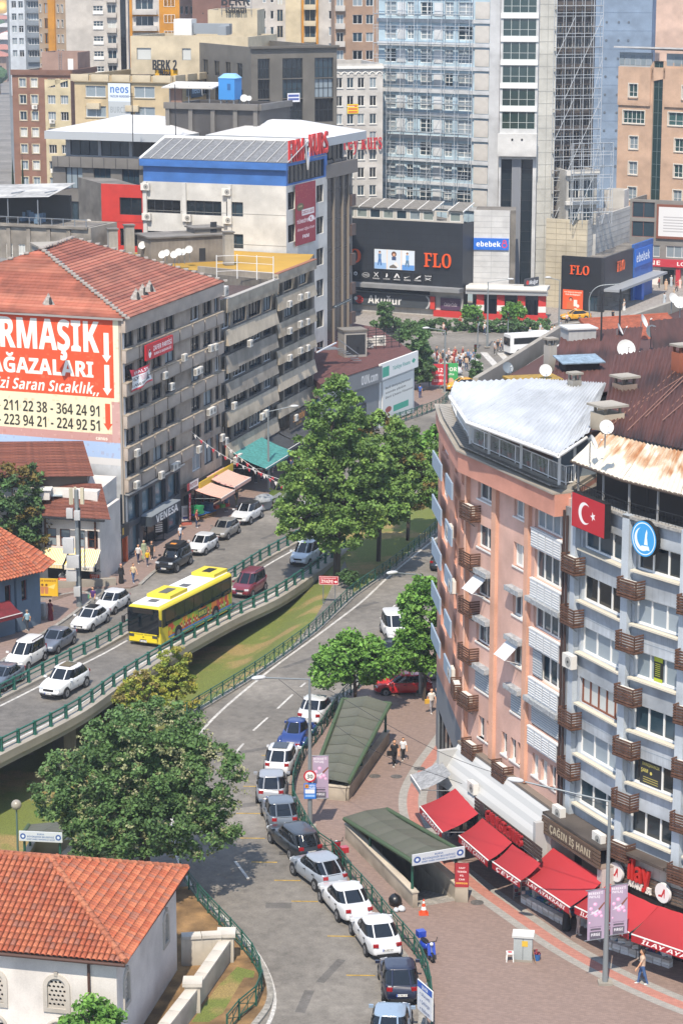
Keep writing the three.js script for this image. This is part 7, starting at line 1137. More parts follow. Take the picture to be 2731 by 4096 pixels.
// city bus
{
const d=nrm([-9.57,-182.28],[-14.27,-172.09]),mid=[-12.19,-176.62],T=thing('city_bus','yellow city bus with fruit adverts and white roof on the bridge','bus',[mid[0],.02,mid[1]],Math.atan2(-d[1],d[0])),L=11.6,W=2.5,H=2.95,ye=M('#cdbc34',.45),wr=M('#e0e1de',.55);
const sec=new THREE.ExtrudeGeometry((()=>{const s=new THREE.Shape(),r=.22,w=W/2;s.moveTo(-w,.32);s.lineTo(w,.32);s.lineTo(w,H-r);s.quadraticCurveTo(w,H,w-r,H);s.lineTo(-w+r,H);s.quadraticCurveTo(-w,H,-w,H-r);return s;})(),{depth:L-.3,bevelEnabled:true,bevelSize:.12,bevelThickness:.15,bevelSegments:3}).translate(0,0,-L/2+.15).rotateY(PI/2);
part(T,'body',sec,ye);part(T,'roof',box(L-.5,.05,W-.3),wr,[0,H+.115,0]);
const band=(s,n)=>{for(let i=0;i<n;i++){const w=(L-1.2)/n;part(T,'window',box(w-.07,1.2,.04),carGlass,[L/2-.75-w*(i+.5),1.52,s*(W/2+.13)]);}};band(1,7);band(-1,7);part(T,'window_band',box(L-.5,1.36,W+.26),M('#15181a',.3),[-.05,1.45,0]);
const ad=print(1024,110,(g,w,h)=>{const cs=['#c2482a','#7f9a2c','#d07a2a','#b03a2e','#8fae35','#d8a02c'];for(let i=0;i<12;i++)fill(g,cs[i % 6],i*86,0,90,h);for(let i=0;i<90;i++)disc(g,cs[(i*5)% 6],hash(i,1)*w,hash(i,2)*h,8+20*hash(i,3));for(let i=0;i<16;i++){fill(g,'#8f2a22',200+i*48,42,18,50);fill(g,'#d6c9a0',200+i*48,60,18,16);}fill(g,'#2c5a3a',470,14,150,64);fit(g,'BURCU',545,46,48,130,'#e0d35a');fill(g,'#3d7fc0',0,96,w,14);});
for(const s of[1,-1])part(T,'advert',new THREE.PlaneGeometry(L-1.4,1.05),ad,[-.5,1.0,s*(W/2+.134)],s>0?0:PI);
part(T,'windscreen',box(.06,1.92,W+.1),carGlass,[L/2+.13,1.02,0]);part(T,'destination_display',box(.05,.32,1.7),M('#241f1a',.4),[L/2+.16,2.55,0]);part(T,'front_panel',new THREE.PlaneGeometry(2.3,.7),print(230,70,(g,w,h)=>{fill(g,'#d8c31f',0,0,w,h);fit(g,'BÜYÜKŞEHİR  BELEDİYESİ',115,16,14,190,'#6b6212');disc(g,'#7a6d18',115,34,7);fill(g,'#2a2a28',90,52,50,12);}),[L/2+.155,.72,0],PI/2);for(const s of[1,-1]){part(T,'headlight',box(.05,.2,.42),M('#3c4043',.2),[L/2+.16,.72,s*.98]);part(T,'mirror',box(.1,.5,.26),plastic,[L/2+.35,1.75,s*1.55]);part(T,'mirror_arm',rod([L/2+.1,2.5,s*1.2],[L/2+.38,2.25,s*1.52],.03),plastic);}
part(T,'number_plate',new THREE.PlaneGeometry(.6,.14),plateM,[L/2+.175,.42,0],PI/2);
const unit=(x,l,dk)=>{const u=part(T,'roof_unit',new THREE.BoxGeometry(l,.32,2),ye,[x,H+.27,0]);part(u,'grille',box(l*.55,.03,.7),dk,[0,.16,0]);};unit(2.2,2.7,M('#55564f',.7));unit(-4.6,2.2,black);part(T,'hatch',box(.8,.08,.7),M('#55585b',.6),[-.6,H+.12,0]);part(T,'hatch',box(.8,.08,.7),M('#55585b',.6),[4.3,H+.12,0]);
for(const x of[3.1,-2.9])for(const s of[1,-1]){part(T,'wheel_arch',new THREE.CylinderGeometry(.58,.58,.05,20).rotateX(PI/2),black,[x,.52,s*(W/2+.12)]);const w=part(T,'wheel',new THREE.CylinderGeometry(.48,.48,.3,22).rotateX(PI/2),rubber,[x,.48,s*(W/2+.02)]);part(w,'rim',new THREE.CylinderGeometry(.28,.28,.32,14).rotateX(PI/2),M('#77797b',.4,null,{metalness:.5}));}
}


// ---------- trees ----------
const bark=M('#5b5046',.95,'dirty');
function crown(lobes,clumps,per,ls,spread,hues){
const P=[],C=[],W=lobes.reduce((s,l)=>s+l[3]*l[4],0),col=new THREE.Color();
for(let k=0;k<clumps;k++){
let w=R(0,W),l=lobes[0];for(const x of lobes){w-=x[3]*x[4];if(w<=0){l=x;break;}}
let d;do d=V3(R(-1,1),R(-.75,1),R(-1,1));while(d.length()>1||d.length()<.2);const rr=.55+.45*Math.sqrt(rnd());d.normalize();
const c=V3(l[0]+d.x*l[3]*rr,l[1]+d.y*l[4]*rr,l[2]+d.z*l[3]*rr),base=new THREE.Color(pick(hues)),sp=spread*R(.6,1.3);
for(let i=0;i<per;i++){
const q0=V3(c.x+(rnd()+rnd()-1)*sp,c.y+(rnd()+rnd()-1)*sp*.7,c.z+(rnd()+rnd()-1)*sp),s=ls*R(.6,1.3);
const n=V3(R(-1,1),R(.1,1.4),R(-1,1)).normalize(),u=n.clone().cross(V3(R(-1,1),R(-1,1),R(-1,1))).normalize().multiplyScalar(s),v=n.clone().cross(u).multiplyScalar(.7),t=n.multiplyScalar(s*.25);
const a=q0.clone().add(u),b=q0.clone().add(v).add(t),e=q0.clone().sub(u),g=q0.clone().sub(v).add(t);
for(const x of[a,b,e,a,e,g])P.push(x.x,x.y,x.z);
col.copy(base).multiplyScalar(R(.75,1.25));for(let j=0;j<6;j++)C.push(col.r,col.g,col.b);
}
}
const g=new THREE.BufferGeometry();g.setAttribute('position',new THREE.Float32BufferAttribute(P,3));g.setAttribute('color',new THREE.Float32BufferAttribute(C,3));g.computeVertexNormals();return g;
}
const leafM=new THREE.MeshPhysicalMaterial({vertexColors:true,roughness:.75,side:THREE.DoubleSide,transmission:.22,thickness:0});
function tree(label,P,h,lobes,clumps,per,ls,sp,hues,o={}){
const T=thing(o.name??'broadleaf_tree',label,o.cat??'tree',P,0,o.group),r=o.r??h*.02;
part(T,'trunk',tube([[0,-.3,0],[.1,h*.25,.05],[-.05,h*.55,0]],r,8,7),bark);
for(let i=0;i<(o.limbs??6);i++){const l=lobes[i % lobes.length],y=h*R(.25,.5);part(T,'limb',tube([[0,y,0],[l[0]*.5+R(-.4,.4),(y+l[1])/2,l[2]*.5+R(-.4,.4)],[l[0]+R(-.6,.6),l[1]+R(0,.5),l[2]+R(-.6,.6)]],r*.4,6,5),bark);}
part(T,'crown',crown(lobes,clumps,per,ls,sp,hues),leafM);if(o.flower)part(T,'blossom',crown(lobes,clumps,14,ls*.75,sp*.6,['#8f9468','#858b5e','#989a72']),leafM);// linden blossom clusters with their pale bracts
return T;
}
const gPlane=['#5f8234','#698c3a','#55752d','#769641','#628239'],gLinden=['#486a30','#527438','#42622c','#5c7d42'],gLight=['#5d8a30','#669538','#52802b','#729f42'],gYel=['#84902c','#929a36','#728629','#9c9738'],gDark=['#4a6d38','#54783f','#446233'];
tree('tallest plane tree on the lawn beside the bridge',[-0.43,0,-190.38],17.4,[[0,12.8,0,2.3,4.2],[-1.9,9.6,.4,2.5,2.8],[2.1,9.4,0,2.8,2.8],[-2.5,6.4,.5,2.5,2.2],[2,6.2,.8,3,2.2],[.3,4.6,1,2.8,1.5],[3.9,7,-1,2.4,2.4],[-3.2,4.9,.6,1.8,1.4]],560,86,.17,.58,gPlane,{r:.3,limbs:10});
tree('plane tree behind the tallest one with orange tinted leaves',[3.1,0,-196.91],13.7,[[0,9.5,0,2.8,3.4],[2.3,7,.4,2.8,2.6],[-1.5,6,.4,2.2,2]],250,80,.17,.55,[...gPlane,'#6b5d22'],{r:.2});tree('slim plane tree at the road end of the lawn',[5.77,0,-204.36],10.9,[[0,7.6,0,2,2.7],[1,5,.4,1.9,1.8],[2.2,6.4,-1.5,1.8,2.2]],170,58,.2,.55,[...gPlane,...gLight],{r:.16});tree('leafy tree between the road and the salmon building',[8.85,0,-214.81],8.6,[[0,6,0,1.7,2.4],[.6,3.6,0,1.5,1.4]],110,52,.2,.5,gLight,{r:.14});
tree('broad flowering linden between the bath house and the main road',[-10.88,0,-123.88],10.9,[[0,7.2,0,4,3.1],[-3,6,.6,2.8,2.4],[3.1,6.2,.4,2.8,2.3],[0,5,2,3.6,2],[-1.8,3.8,1.4,2.6,1.4],[2.6,4,1.2,2.8,1.5],[1,8.4,-1,2.8,2]],660,88,.12,.48,gLinden,{flower:1,r:.32,limbs:10,name:'linden_tree'});
tree('tall yellow-green evergreen shrub next to the bridge',[-11.23,0,-155],4.9,[[0,3.6,0,1.1,1.2],[.3,2.2,.3,1.2,1],[-.6,2.6,.2,.9,.9],[.5,1.2,.3,1,.8]],130,60,.095,.28,gYel,{name:'evergreen_shrub',r:.09});tree('spreading yellow-green shrub beside the taller one',[-13.44,0,-153.86],3.4,[[0,2.3,0,1.2,1],[-.9,1.7,.3,.9,.8],[1,1.6,.2,1,.8],[1.6,1.2,.6,.7,.6]],110,50,.12,.3,[...gYel,'#857a3c'],{name:'evergreen_shrub',r:.08});
tree('round bright green street tree beside the stair canopy',[0.83,0,-155],5.9,[[0,4,0,2.1,1.7],[-1.4,3.2,.3,1.5,1.3],[1.6,3.4,0,1.5,1.3]],230,54,.15,.45,gLight,{r:.12});tree('tall bright green street tree beside the banner pole',[5.63,0,-157.72],9.1,[[0,6.4,0,1.7,2.5],[-.6,4,.3,1.6,1.7],[.8,3.4,0,1.5,1.4]],240,54,.15,.45,gLight,{r:.13});
tree('feathery tree in front of the advert wall',[-26.3,0,-190.38],10.8,[[0,7.6,0,1.9,2.6],[-1.4,5.4,.4,1.9,2],[1.2,5,.2,1.6,1.8],[-.4,3.4,.4,2,1.6]],210,56,.17,.5,[...gDark,'#6d5f1f','#3f5c26'],{r:.16});tree('bushy treetop in front of the bath house wall',[-11.41,0,-100.79],4.2,[[0,3,0,1,1.1],[-.8,2.4,0,.8,.8],[.8,2.6,0,.8,.8]],90,54,.12,.35,gLight,{r:.1});
tree('dense dark tree beside the bank',[8.29,0,-279.57],8.3,[[0,5.2,0,2.3,2.8],[-.6,3,.5,2.2,1.8],[1,2.6,.5,2,1.6]],190,54,.2,.5,gDark,{r:.2});tree('small dark fir at the near side of the crossing',[16.13,0,-281.63],3.9,[[0,2.8,0,.6,.9],[0,1.8,0,.9,.7],[0,1,0,1.2,.6]],60,46,.14,.3,gDark,{r:.08});tree('small rounded tree in the hedge by the entrance canopy',[23.53,0,-325.98],4,[[0,2.6,0,1.6,1.3]],70,46,.18,.45,gLight,{r:.1});tree('small light tree in the middle of the hedge',[18.02,0,-326.77],3.4,[[0,2.2,0,1.4,1.1]],60,46,.18,.45,gLight,{r:.1});tree('spiky palm-like plant at the left end of the hedge',[5.95,0,-321.34],4.6,[[0,3.4,0,1,1.2],[0,2,0,.9,.8]],50,46,.18,.45,gDark,{r:.1});
{const H=solo('hedge',crown(Array.from({length:12},(_,i)=>[i*2.05,.8,Math.sin(i)*.2,1.25,.95]),340,44,.16,.42,gDark),leafM,'long clipped dark hedge in front of the shopping centre','hedge',[5.11,0,-324.42]);}
tree('low shrub at the foot of the plane trees',[0.57,0,-188.29],1.6,[[0,.9,0,.9,.6]],26,40,.12,.3,gDark,{r:.04,limbs:2});

// ---------- people ----------
// one continuous body from a distance field; region per vertex: 0 shoe 1 leg 2 torso 3 sleeve 4 skin 5 hair
function bodyGeo(pose){
return cached('body'+pose,()=>{
const w=pose==='walk'?.2:.02,bend=pose==='bend'?.55:0,J={hip:[0,.92,0],chest:[bend*.45,1.36-bend*.25,0],neck:[bend*.75,1.5-bend*.35,0],head:[bend*.95+.02,1.63-bend*.42,0]};
const caps=[];const cap=(a,b,r0,r1,id)=>caps.push([V3(...a),V3(...b),r0,r1,id]);
cap([J.hip[0],.98,.04],[J.chest[0],J.chest[1]-.05,.06],.125,.135,2);cap([0,.98,-.04],[J.chest[0],J.chest[1]-.05,-.06],.125,.135,2);cap([J.chest[0],J.chest[1]+.02,-.14],[J.chest[0],J.chest[1]+.02,.14],.075,.075,2);cap(J.chest,J.neck,.06,.055,4);cap([J.head[0],J.head[1]-.03,0],[J.head[0],J.head[1]+.03,0],.088,.095,4);cap([J.head[0]-.025,J.head[1]+.03,0],[J.head[0]-.03,J.head[1]+.05,0],.098,.1,5);cap([J.head[0]+.1,J.head[1]-.01,0],[J.head[0]+.1,J.head[1]-.03,0],.018,.02,4);
for(const s of[1,-1]){
const k=w*s,z=s*.09;cap([0,.93,z],[k*.55,.5,z],.095,.068,1);cap([k*.55,.5,z],[k*.9-(k<0?.06:0),.09,z],.065,.045,1);cap([k*.9-(k<0?.06:0),.045,z],[k*.9+.14-(k<0?.06:0),.035,z],.045,.035,0);
const sh=[J.chest[0],J.chest[1]+.02,s*.19],el=[J.chest[0]-k*.7+bend*.3+.02,J.chest[1]-.27,s*.24],ha=[el[0]+.1-k*.3+bend*.35,el[1]-.24-bend*.05,s*.22];cap(sh,el,.052,.042,3);cap(el,ha,.04,.028,4);for(const[dx,dz]of[[.02,.02],[.03,0],[.02,-.02]])cap(ha,[ha[0]+dx,ha[1]-.1,ha[2]+dz],.02,.012,4);cap(ha,[ha[0]+.05,ha[1]-.05,ha[2]],.018,.012,4);
}
if(pose==='robe'){caps.push([V3(0,.95,0),V3(.02,.14,0),.16,.24,2]);}
const n=60,mc=new MarchingCubes(n,leafM,false,false,60000),S=.95,v=V3(0,0,0),pa=V3(0,0,0),ba=V3(0,0,0);
const sd=(p,c)=>{ba.copy(c[1]).sub(c[0]);pa.copy(p).sub(c[0]);const t=Math.max(0,Math.min(1,pa.dot(ba)/ba.dot(ba)));return pa.addScaledVector(ba,-t).length()-(c[2]+(c[3]-c[2])*t);};
const field=p=>{let e=0;for(const c of caps){const d=sd(p,c);if(d<.35)e+=Math.exp(-d*55);}return e>0?Math.log(e)/55:-.3;};
mc.isolation=0;for(let z=0;z<n;z++)for(let y=0;y<n;y++)for(let x=0;x<n;x++){v.set((x/n*2-1)*S,(y/n*2-1)*S+.88,(z/n*2-1)*S);mc.field[x+y*n+z*n*n]=Math.abs(v.x)>.75||Math.abs(v.z)>.5?-.3:field(v);}
mc.update();const N=mc.count,P=new Float32Array(N*3),id=new Uint8Array(N);
for(let i=0;i<N;i++){v.set(mc.positionArray[i*3]*S,mc.positionArray[i*3+1]*S+.88,mc.positionArray[i*3+2]*S);v.toArray(P,i*3);let b=9;for(const c of caps){const d=sd(v,c);if(d<b){b=d;id[i]=c[4];}}}
const g=new THREE.BufferGeometry();g.setAttribute('position',new THREE.BufferAttribute(P,3));g.setAttribute('normal',new THREE.BufferAttribute(mc.normalArray.slice(0,N*3),3));return{g,id};
});
}
const skinM=new THREE.MeshPhysicalMaterial({vertexColors:true,roughness:.8});
function person(label,P,turn,pose,top,legs,o={}){
const{g,id}=bodyGeo(pose),k=new THREE.BufferGeometry(),C=new Float32Array(id.length*3),cs=[o.shoe??'#c9c7c2',legs,top,o.sleeve??(o.long?top:'#b98a6c'),o.long?top:'#c19474',o.hair??'#2a211c'].map(c=>new THREE.Color(c)),sk=new THREE.Color('#c19474');
const p=g.attributes.position;for(let i=0;i<id.length;i++){let c=cs[id[i]];if(id[i]===4&&p.getY(i)>1.42&&pose !=='bend')c=sk;if(id[i]===3&&!o.long&&p.getY(i)>1.22)c=cs[2];c.toArray(C,i*3);}
k.setAttribute('position',p);k.setAttribute('normal',g.attributes.normal);k.setAttribute('color',new THREE.BufferAttribute(C,3));
const T=thing('person',label,'person',P,turn,o.group);T.scale.setScalar(o.s??1);part(T,'body',k,skinM);if(o.bag)part(T,'bag',box(.14,.3,.3),M(o.bag,.7),[0,.72,.32]);return T;
}
const pv=.12,pp=(p,y=pv)=>[p[0],y,p[2]];
person('man in a beige shirt and blue jeans walking past the shoe stall',pp([14.94,0,-110.95]),PI,'walk','#b79f8a','#3c5a86',{s:1.06,hair:'#3a2e27'});person('man in a white t-shirt browsing the stacked shoe boxes',pp([15.26,0,-113.81]),1.2,'stand','#cfcac4','#3f4448',{s:1.02,hair:'#3a2620'});person('woman in a pale robe and headscarf bending over the shoe boxes',pp([12.37,0,-117.15]),0,'bend','#b9a8a2','#b3a29c',{s:1.04,hair:'#bdb4b2',long:1});person('woman with long dark hair in a white top and black skirt at the shoe stall',pp([11.78,0,-117.72]),.6,'robe','#1e1f22','#1e1f22',{s:1.04,sleeve:'#c9c9cb',hair:'#17130f'});
person('woman in black carrying a bag across the plaza',pp([3.33,0,-143.93]),-1.4,'walk','#17171a','#15161a',{bag:'#141416',hair:'#1c1512'});person('boy in a white t-shirt and dark shorts beside the woman in black',pp([3.91,0,-145.1]),-1.4,'walk','#cdd0d2','#26282c',{s:.86});person('woman in white with a yellow bag by the street tree',pp([6.06,0,-154.81]),-1.2,'walk','#cbc7c0','#8e8d92',{bag:'#cfa33a'});person('man in a navy shirt behind the woman with the yellow bag',pp([6.67,0,-156.74]),-1.2,'stand','#1f2940','#23283a');
for(const[p,t,po,a,b,l,o]of[[[-17.1,0,-195.87],-1,'walk','#cfccc8','#252c48','woman in a white top and navy trousers on the shop pavement',{}],[[-16.75,0,-197.36],-1,'robe','#8f9a7d','#8f9a7d','woman in a sage green robe and grey headscarf',{long:1,hair:'#9aa09a'}],[[-16.26,0,-194.98],-1,'walk','#d2a915','#3a3f56','child in a bright yellow shirt',{s:.8}],[[-16.06,0,-197.06],-1.2,'stand','#2a2c2f','#303237','woman in a black top beside the child in yellow',{}],[[-17.95,0,-189.26],-1,'robe','#17171a','#17171a','woman in a black robe with a pink headscarf',{long:1,hair:'#b58389'}],[[-16.96,0,-189.4],-1,'walk','#c9b593','#41597f','woman in a beige top and jeans behind the black robe',{}],[[-14.05,0,-203.08],-.6,'stand','#cdd3da','#4a5a74','man in a white shirt looking at his phone',{hair:'#1d1816'}],[[-9.76,0,-217.31],-.7,'stand','#2c2f2a','#6e6b55','man in a dark shirt and camouflage trousers near the crates',{}],[[-19.48,0,-181.89],-2,'stand','#4a2a66','#8e8d8a','man in a purple polo shirt with a shopping bag',{bag:'#4f8a6a'}],[[-22.39,0,-178.09],1,'robe','#6d1622','#6d1622','woman in a wine red dress on the pavement',{hair:'#4a2c1c'}],[[-23.79,0,-175.16],2.4,'walk','#8fb0bd','#2d3138','man in a light blue shirt and shorts',{hair:'#8b8178'}],[[-8.29,0,-227.5],1.8,'stand','#23262b','#2b3038','man in black in front of the shoe racks',{}],[[-4.99,0,-231.5],1.8,'walk','#2e3c5a','#7f8a96','man in a navy shirt walking towards the trees',{}],[[-3.68,0,-236.07],1.8,'walk','#c9bdb6','#6f7d8c','woman in a pale jacket near the far awnings',{}],[[-3.18,0,-237.77],1.8,'walk','#1d1d20','#1d1d20','woman in black near the far awnings',{long:1}],[[7.81,0,-265.92],1.6,'stand','#c3b4bd','#2a2d38','man in a lilac shirt on the bank corner',{}],[[9.07,0,-273.28],1.6,'walk','#3b5fa0','#31406a','man in a blue sports shirt by the poster box',{}]])person(l,pp(p),t,po,a,b,{s:.94,...o});
for(const[p,a,b,l]of[[[6.99,0,-131.57],'#3a3d44','#23262c','man in grey at the farthest red awning'],[[7.78,0,-129.82],'#c2b8ae','#33415c','woman in beige between the red awnings'],[[13.3,0,-117.84],'#6b2f3a','#23262c','woman in a wine red top under the second shoe awning'],[[10.84,0,-122.75],'#2a2c31','#23262c','shopkeeper in black behind the stepped stall'],[[-12.95,0,-208.79],'#8f3a35','#33415c','woman in red beside the crates'],[[-10.59,0,-215.16],'#5d7390','#2a2c31','man in a blue shirt under the striped awning'],[[-7.32,0,-228.88],'#c9c7c3','#3b4a66','man in a white shirt below the teal awning'],[[-4.24,0,-232.94],'#474b52','#1e1f22','man in grey among the clothes rails']])person(l,pp(p),R(-3,3),'stand',a,b,{s:.96});
const tops={white:'#c9c7c3',black:'#2a2c31',red:'#8f3a35',blue:'#5d7390',beige:'#b79f86',charcoal:'#474b52','pale grey':'#a8b0b5','wine red':'#6b2f3a',pink:'#d0b7b0',navy:'#33415c'},legsC={dark:'#23262c',denim:'#3b4a66',grey:'#5b5a58',black:'#1e1f22'},cc=Object.values(tops),crowd=(list,label,group)=>list.forEach(p=>{const a=pick(Object.keys(tops)),b=pick(Object.keys(legsC)),po=pick(['stand','walk','walk','robe']);person(po==='robe'?`pedestrian in a long ${a} robe ${label}`:`pedestrian in a ${a} top and ${b} trousers ${label}`,pp(p),R(-3,3),po,tops[a],legsC[b],{s:R(.9,1.02),group,long:rnd()<.3,hair:pick(['#1c1613','#3a2b20','#b5a79c','#17181c'])});});
crowd([[11.56,0,-296.58],[11.99,0,-297.89],[12.3,0,-295.93],[12.68,0,-297.24],[13.09,0,-296.58],[13.5,0,-298.56],[13.67,0,-294.95],[14.04,0,-297.24],[14.22,0,-293.98],[14.61,0,-296.58],[14.84,0,-294.63],[15.24,0,-297.24],[15.42,0,-295.28],[15.88,0,-297.89],[16.14,0,-296.58],[16.63,0,-298.56],[14.33,0,-299.89],[13.03,0,-300.56],[13.41,0,-292.7],[14.56,0,-292.06],[15.4,0,-292.7],[12.3,0,-293.34],[16.22,0,-293.98],[12.07,0,-301.23],[15.35,0,-300.56]],'in the crowd at the crossing','crowd at the crossing');
crowd([[19.64,0,-304.64],[20.12,0,-306.03],[20.66,0,-307.42],[22.4,0,-308.13],[22.95,0,-309.54],[25.1,0,-316.81],[19.32,0,-321.34],[18.6,0,-323.26],[16.19,0,-325.98],[13.78,0,-321.34]],'crossing the far junction','people on the junction');crowd([[26.8,0,-320.57],[28.07,0,-317.56],[28.55,0,-319.06],[29.71,0,-322.87],[33.54,0,-317.56],[33.74,0,-316.07],[34.67,0,-318.31],[37.94,0,-333.21],[40.69,0,-343.33],[31.18,0,-329.96],[32.84,0,-328.36],[26.69,0,-315.7],[36.11,0,-325.2]],'by the black shop','people on the forecourt');crowd([[46.42,0,-361.59],[48.82,0,-367.44],[49.63,0,-365.47],[50.96,0,-369.44],[50.97,0,-363.52],[52.04,0,-367.44],[49.42,0,-354.99],[47.4,0,-350.42]],'by the pharmacy','people by the pharmacy');


// ---------- stair canopies of the underpass ----------
const olive=M('#5f6155',.85,'plaster'),oliveD=M('#3f5238',.8),stairStone=M('#bdb2a0',.92,'dirty');
function stairCanopy(label,fl,fr,bl,br,hf,hb,o={}){// front (high) edge fl-fr, back (low) edge bl-br
const T=thing('stair_canopy',label,'canopy',[fl[0],o.y??.12,fl[1]]),r=([x,z],y)=>[x-fl[0],y,z-fl[1]],L=(a,b,t)=>[a[0]+(b[0]-a[0])*t,a[1]+(b[1]-a[1])*t];
// shingle roof: rows of panels along the slope, ridge in the middle
const n=9,at=(s,t)=>{const a=L(bl,fl,t),b=L(br,fr,t),p=L(a,b,s);return[p[0]-fl[0],hb+(hf-hb)*Math.pow(Math.max(0,t),1.25)+.32*(1-Math.abs(2*s-1))*(.3+.7*t),p[1]-fl[1]];};
for(let i=0;i<n;i++)for(const[s0,s1]of[[-.08,.5],[.5,1.08]]){const g=new THREE.BufferGeometry(),q4=[at(s0,i/n-.02),at(s1,i/n-.02),at(s1,(i+1)/n),at(s0,(i+1)/n)];q4[0][1]+=.03;q4[1][1]+=.03;g.setAttribute('position',new THREE.Float32BufferAttribute([...q4[0],...q4[1],...q4[2],...q4[0],...q4[2],...q4[3]],3));g.setAttribute('uv',new THREE.Float32BufferAttribute([0,0,2,0,2,1,0,0,2,1,0,1],2));g.computeVertexNormals();const m=i % 2?olive:M('#5a5d50',.85,'plaster');m.side=THREE.DoubleSide;part(T,'shingle_row',g,m);}
for(const s of[-.08,1.08])part(T,'side_fascia',rod(at(s,0),at(s,1),.14,5),oliveD);part(T,'front_fascia',rod(at(-.08,1),at(1.08,1),.12,5),oliveD);
for(const t of[.35,.96])for(const s of[0,1]){const p=at(s,t);part(T,'post',cyl(.08,.08,q(p[1])),greenD,[p[0],0,p[2]]);}
const wall=(a,b,h)=>{const l=Math.hypot(b[0]-a[0],b[1]-a[1]),w=part(T,'side_wall',box(l,h,.3),stairStone,r([(a[0]+b[0])/2,(a[1]+b[1])/2],0),Math.atan2(-(b[1]-a[1]),b[0]-a[0]));part(w,'coping',box(l+.1,.08,.4),M('#d0c6b4',.85,'plaster'),[0,h,0]);};
wall(fl,bl,.85);wall(fr,br,.85);wall(bl,br,.85);
if(!o.solid){// real stairs going down inside the opening
for(let i=0;i<18;i++){const a=L(fl,bl,(i+.5)/18),b=L(fr,br,(i+.5)/18),w=Math.hypot(b[0]-a[0],b[1]-a[1]),dl=Math.hypot(bl[0]-fl[0],bl[1]-fl[1])/18;part(T,'step',box(w,.3,dl+.02),M('#a8a49c',.9,'speck'),r([(a[0]+b[0])/2,(a[1]+b[1])/2],-.32-i*.17),Math.atan2(-(b[1]-a[1]),b[0]-a[0]));}
for(const[a,b]of[[fl,bl],[fr,br],[bl,br]])part(T,'shaft_wall',box(Math.hypot(b[0]-a[0],b[1]-a[1]),4,.3),stairStone,r([(a[0]+b[0])/2,(a[1]+b[1])/2],-4),Math.atan2(-(b[1]-a[1]),b[0]-a[0]));}
if(o.sign){const F=new Facade(T,fl,fr);F.B=T;const S=thing('municipal_sign',o.sign,'sign',[...F.pos(F.L/2,hf-.25+(o.y??.1),.12)],F.rot);part(S,'board',box(F.L+.5,.62,.08),M('#bfc4c6',.6));part(S,'sign_face',new THREE.PlaneGeometry(F.L+.45,.58),print(360,76,(g,w,h)=>{fill(g,'#b9c0c6',0,0,w,h);for(const x of[30,w-30]){disc(g,'#2f4f8f',x,38,24);disc(g,'#c9d2da',x,38,12);}fit(g,'BURSA',180,16,18,60,'#33518a');fit(g,'BÜYÜKŞEHİR BELEDİYESİ',180,38,20,230,'#33518a');fit(g,'AHMET HAMDİ TANPINAR ALT GEÇİDİ',180,60,16,240,'#33518a');}),[0,.31,.045]);}
}
stairCanopy('olive shingled stair canopy with a pale municipal sign',[3.95,-120.8],[6.35,-121.9],[.35,-131.2],[2.5,-132.6],2.75,1.25,{sign:'pale municipal sign with two round emblems on the near stair canopy'});
stairCanopy('olive shingled stair canopy rising towards the street tree',[2.95,-148.4],[.3,-149.2],[.3,-137.6],[-1.6,-138.2],2.8,1.2);
stairCanopy('stair canopy half hidden by the linden on the sunken lawn',[-18.94,-135.06],[-16.82,-134.78],[-18.76,-137.77],[-15.94,-138.07],2.2,1.9,{solid:1,y:-3.4,sign:'pale municipal sign beside the linden tree'});
{const T=thing('info_totem','red totem sign beside the near stair canopy','sign',[6.5,.12,-121.8],-.1);part(T,'board',box(.75,1.35,.14),M('#8f2a30',.6),[0,.8,0]);part(T,'sign_face',new THREE.PlaneGeometry(.7,1.3),print(70,130,(g,w,h)=>{fill(g,'#9c2c33',0,0,w,h);['SAAT','TEBRİK','PİL','CAM','KORDON'].forEach((s,i)=>txt(g,s,35,20+i*22,15,i>3?'#e0c04a':'#d8d4d0'));}),[0,1.47,.075]);part(T,'base',box(.7,.8,.5),stairStone);}
// ---------- lamp posts ----------
const galv=M('#8d9598',.5,null,{metalness:.5});
const pirge=print(128,380,(g,w,h)=>{fill(g,'#a493a8',0,0,w,h);fit(g,'BEREKETİ',60,26,26,108,'#dcd8de');fit(g,'PAYLAŞ',50,52,26,80,'#dcd8de');for(const[x,y,r]of[[56,110,15],[26,142,14],[64,190,17],[90,176,16],[40,176,12],[104,204,12],[18,250,8]]){disc(g,'#d79bc0',x,y,r);disc(g,'#e4c3d8',x-2,y-3,r*.6);}poly(g,'#c9ccd2',[[16,190],[76,150],[82,160],[50,184]]);poly(g,'#7a4a34',[[78,146],[124,100],[128,112],[86,158]]);txt(g,'Yemenin keyfi',64,286,12,'#5b4d62');fill(g,'#55505c',26,298,76,14);fill(g,'#5d5966',20,322,88,58);fit(g,'PiRGE',64,346,30,70,'#dcdce0');});
pirge.side=THREE.DoubleSide;
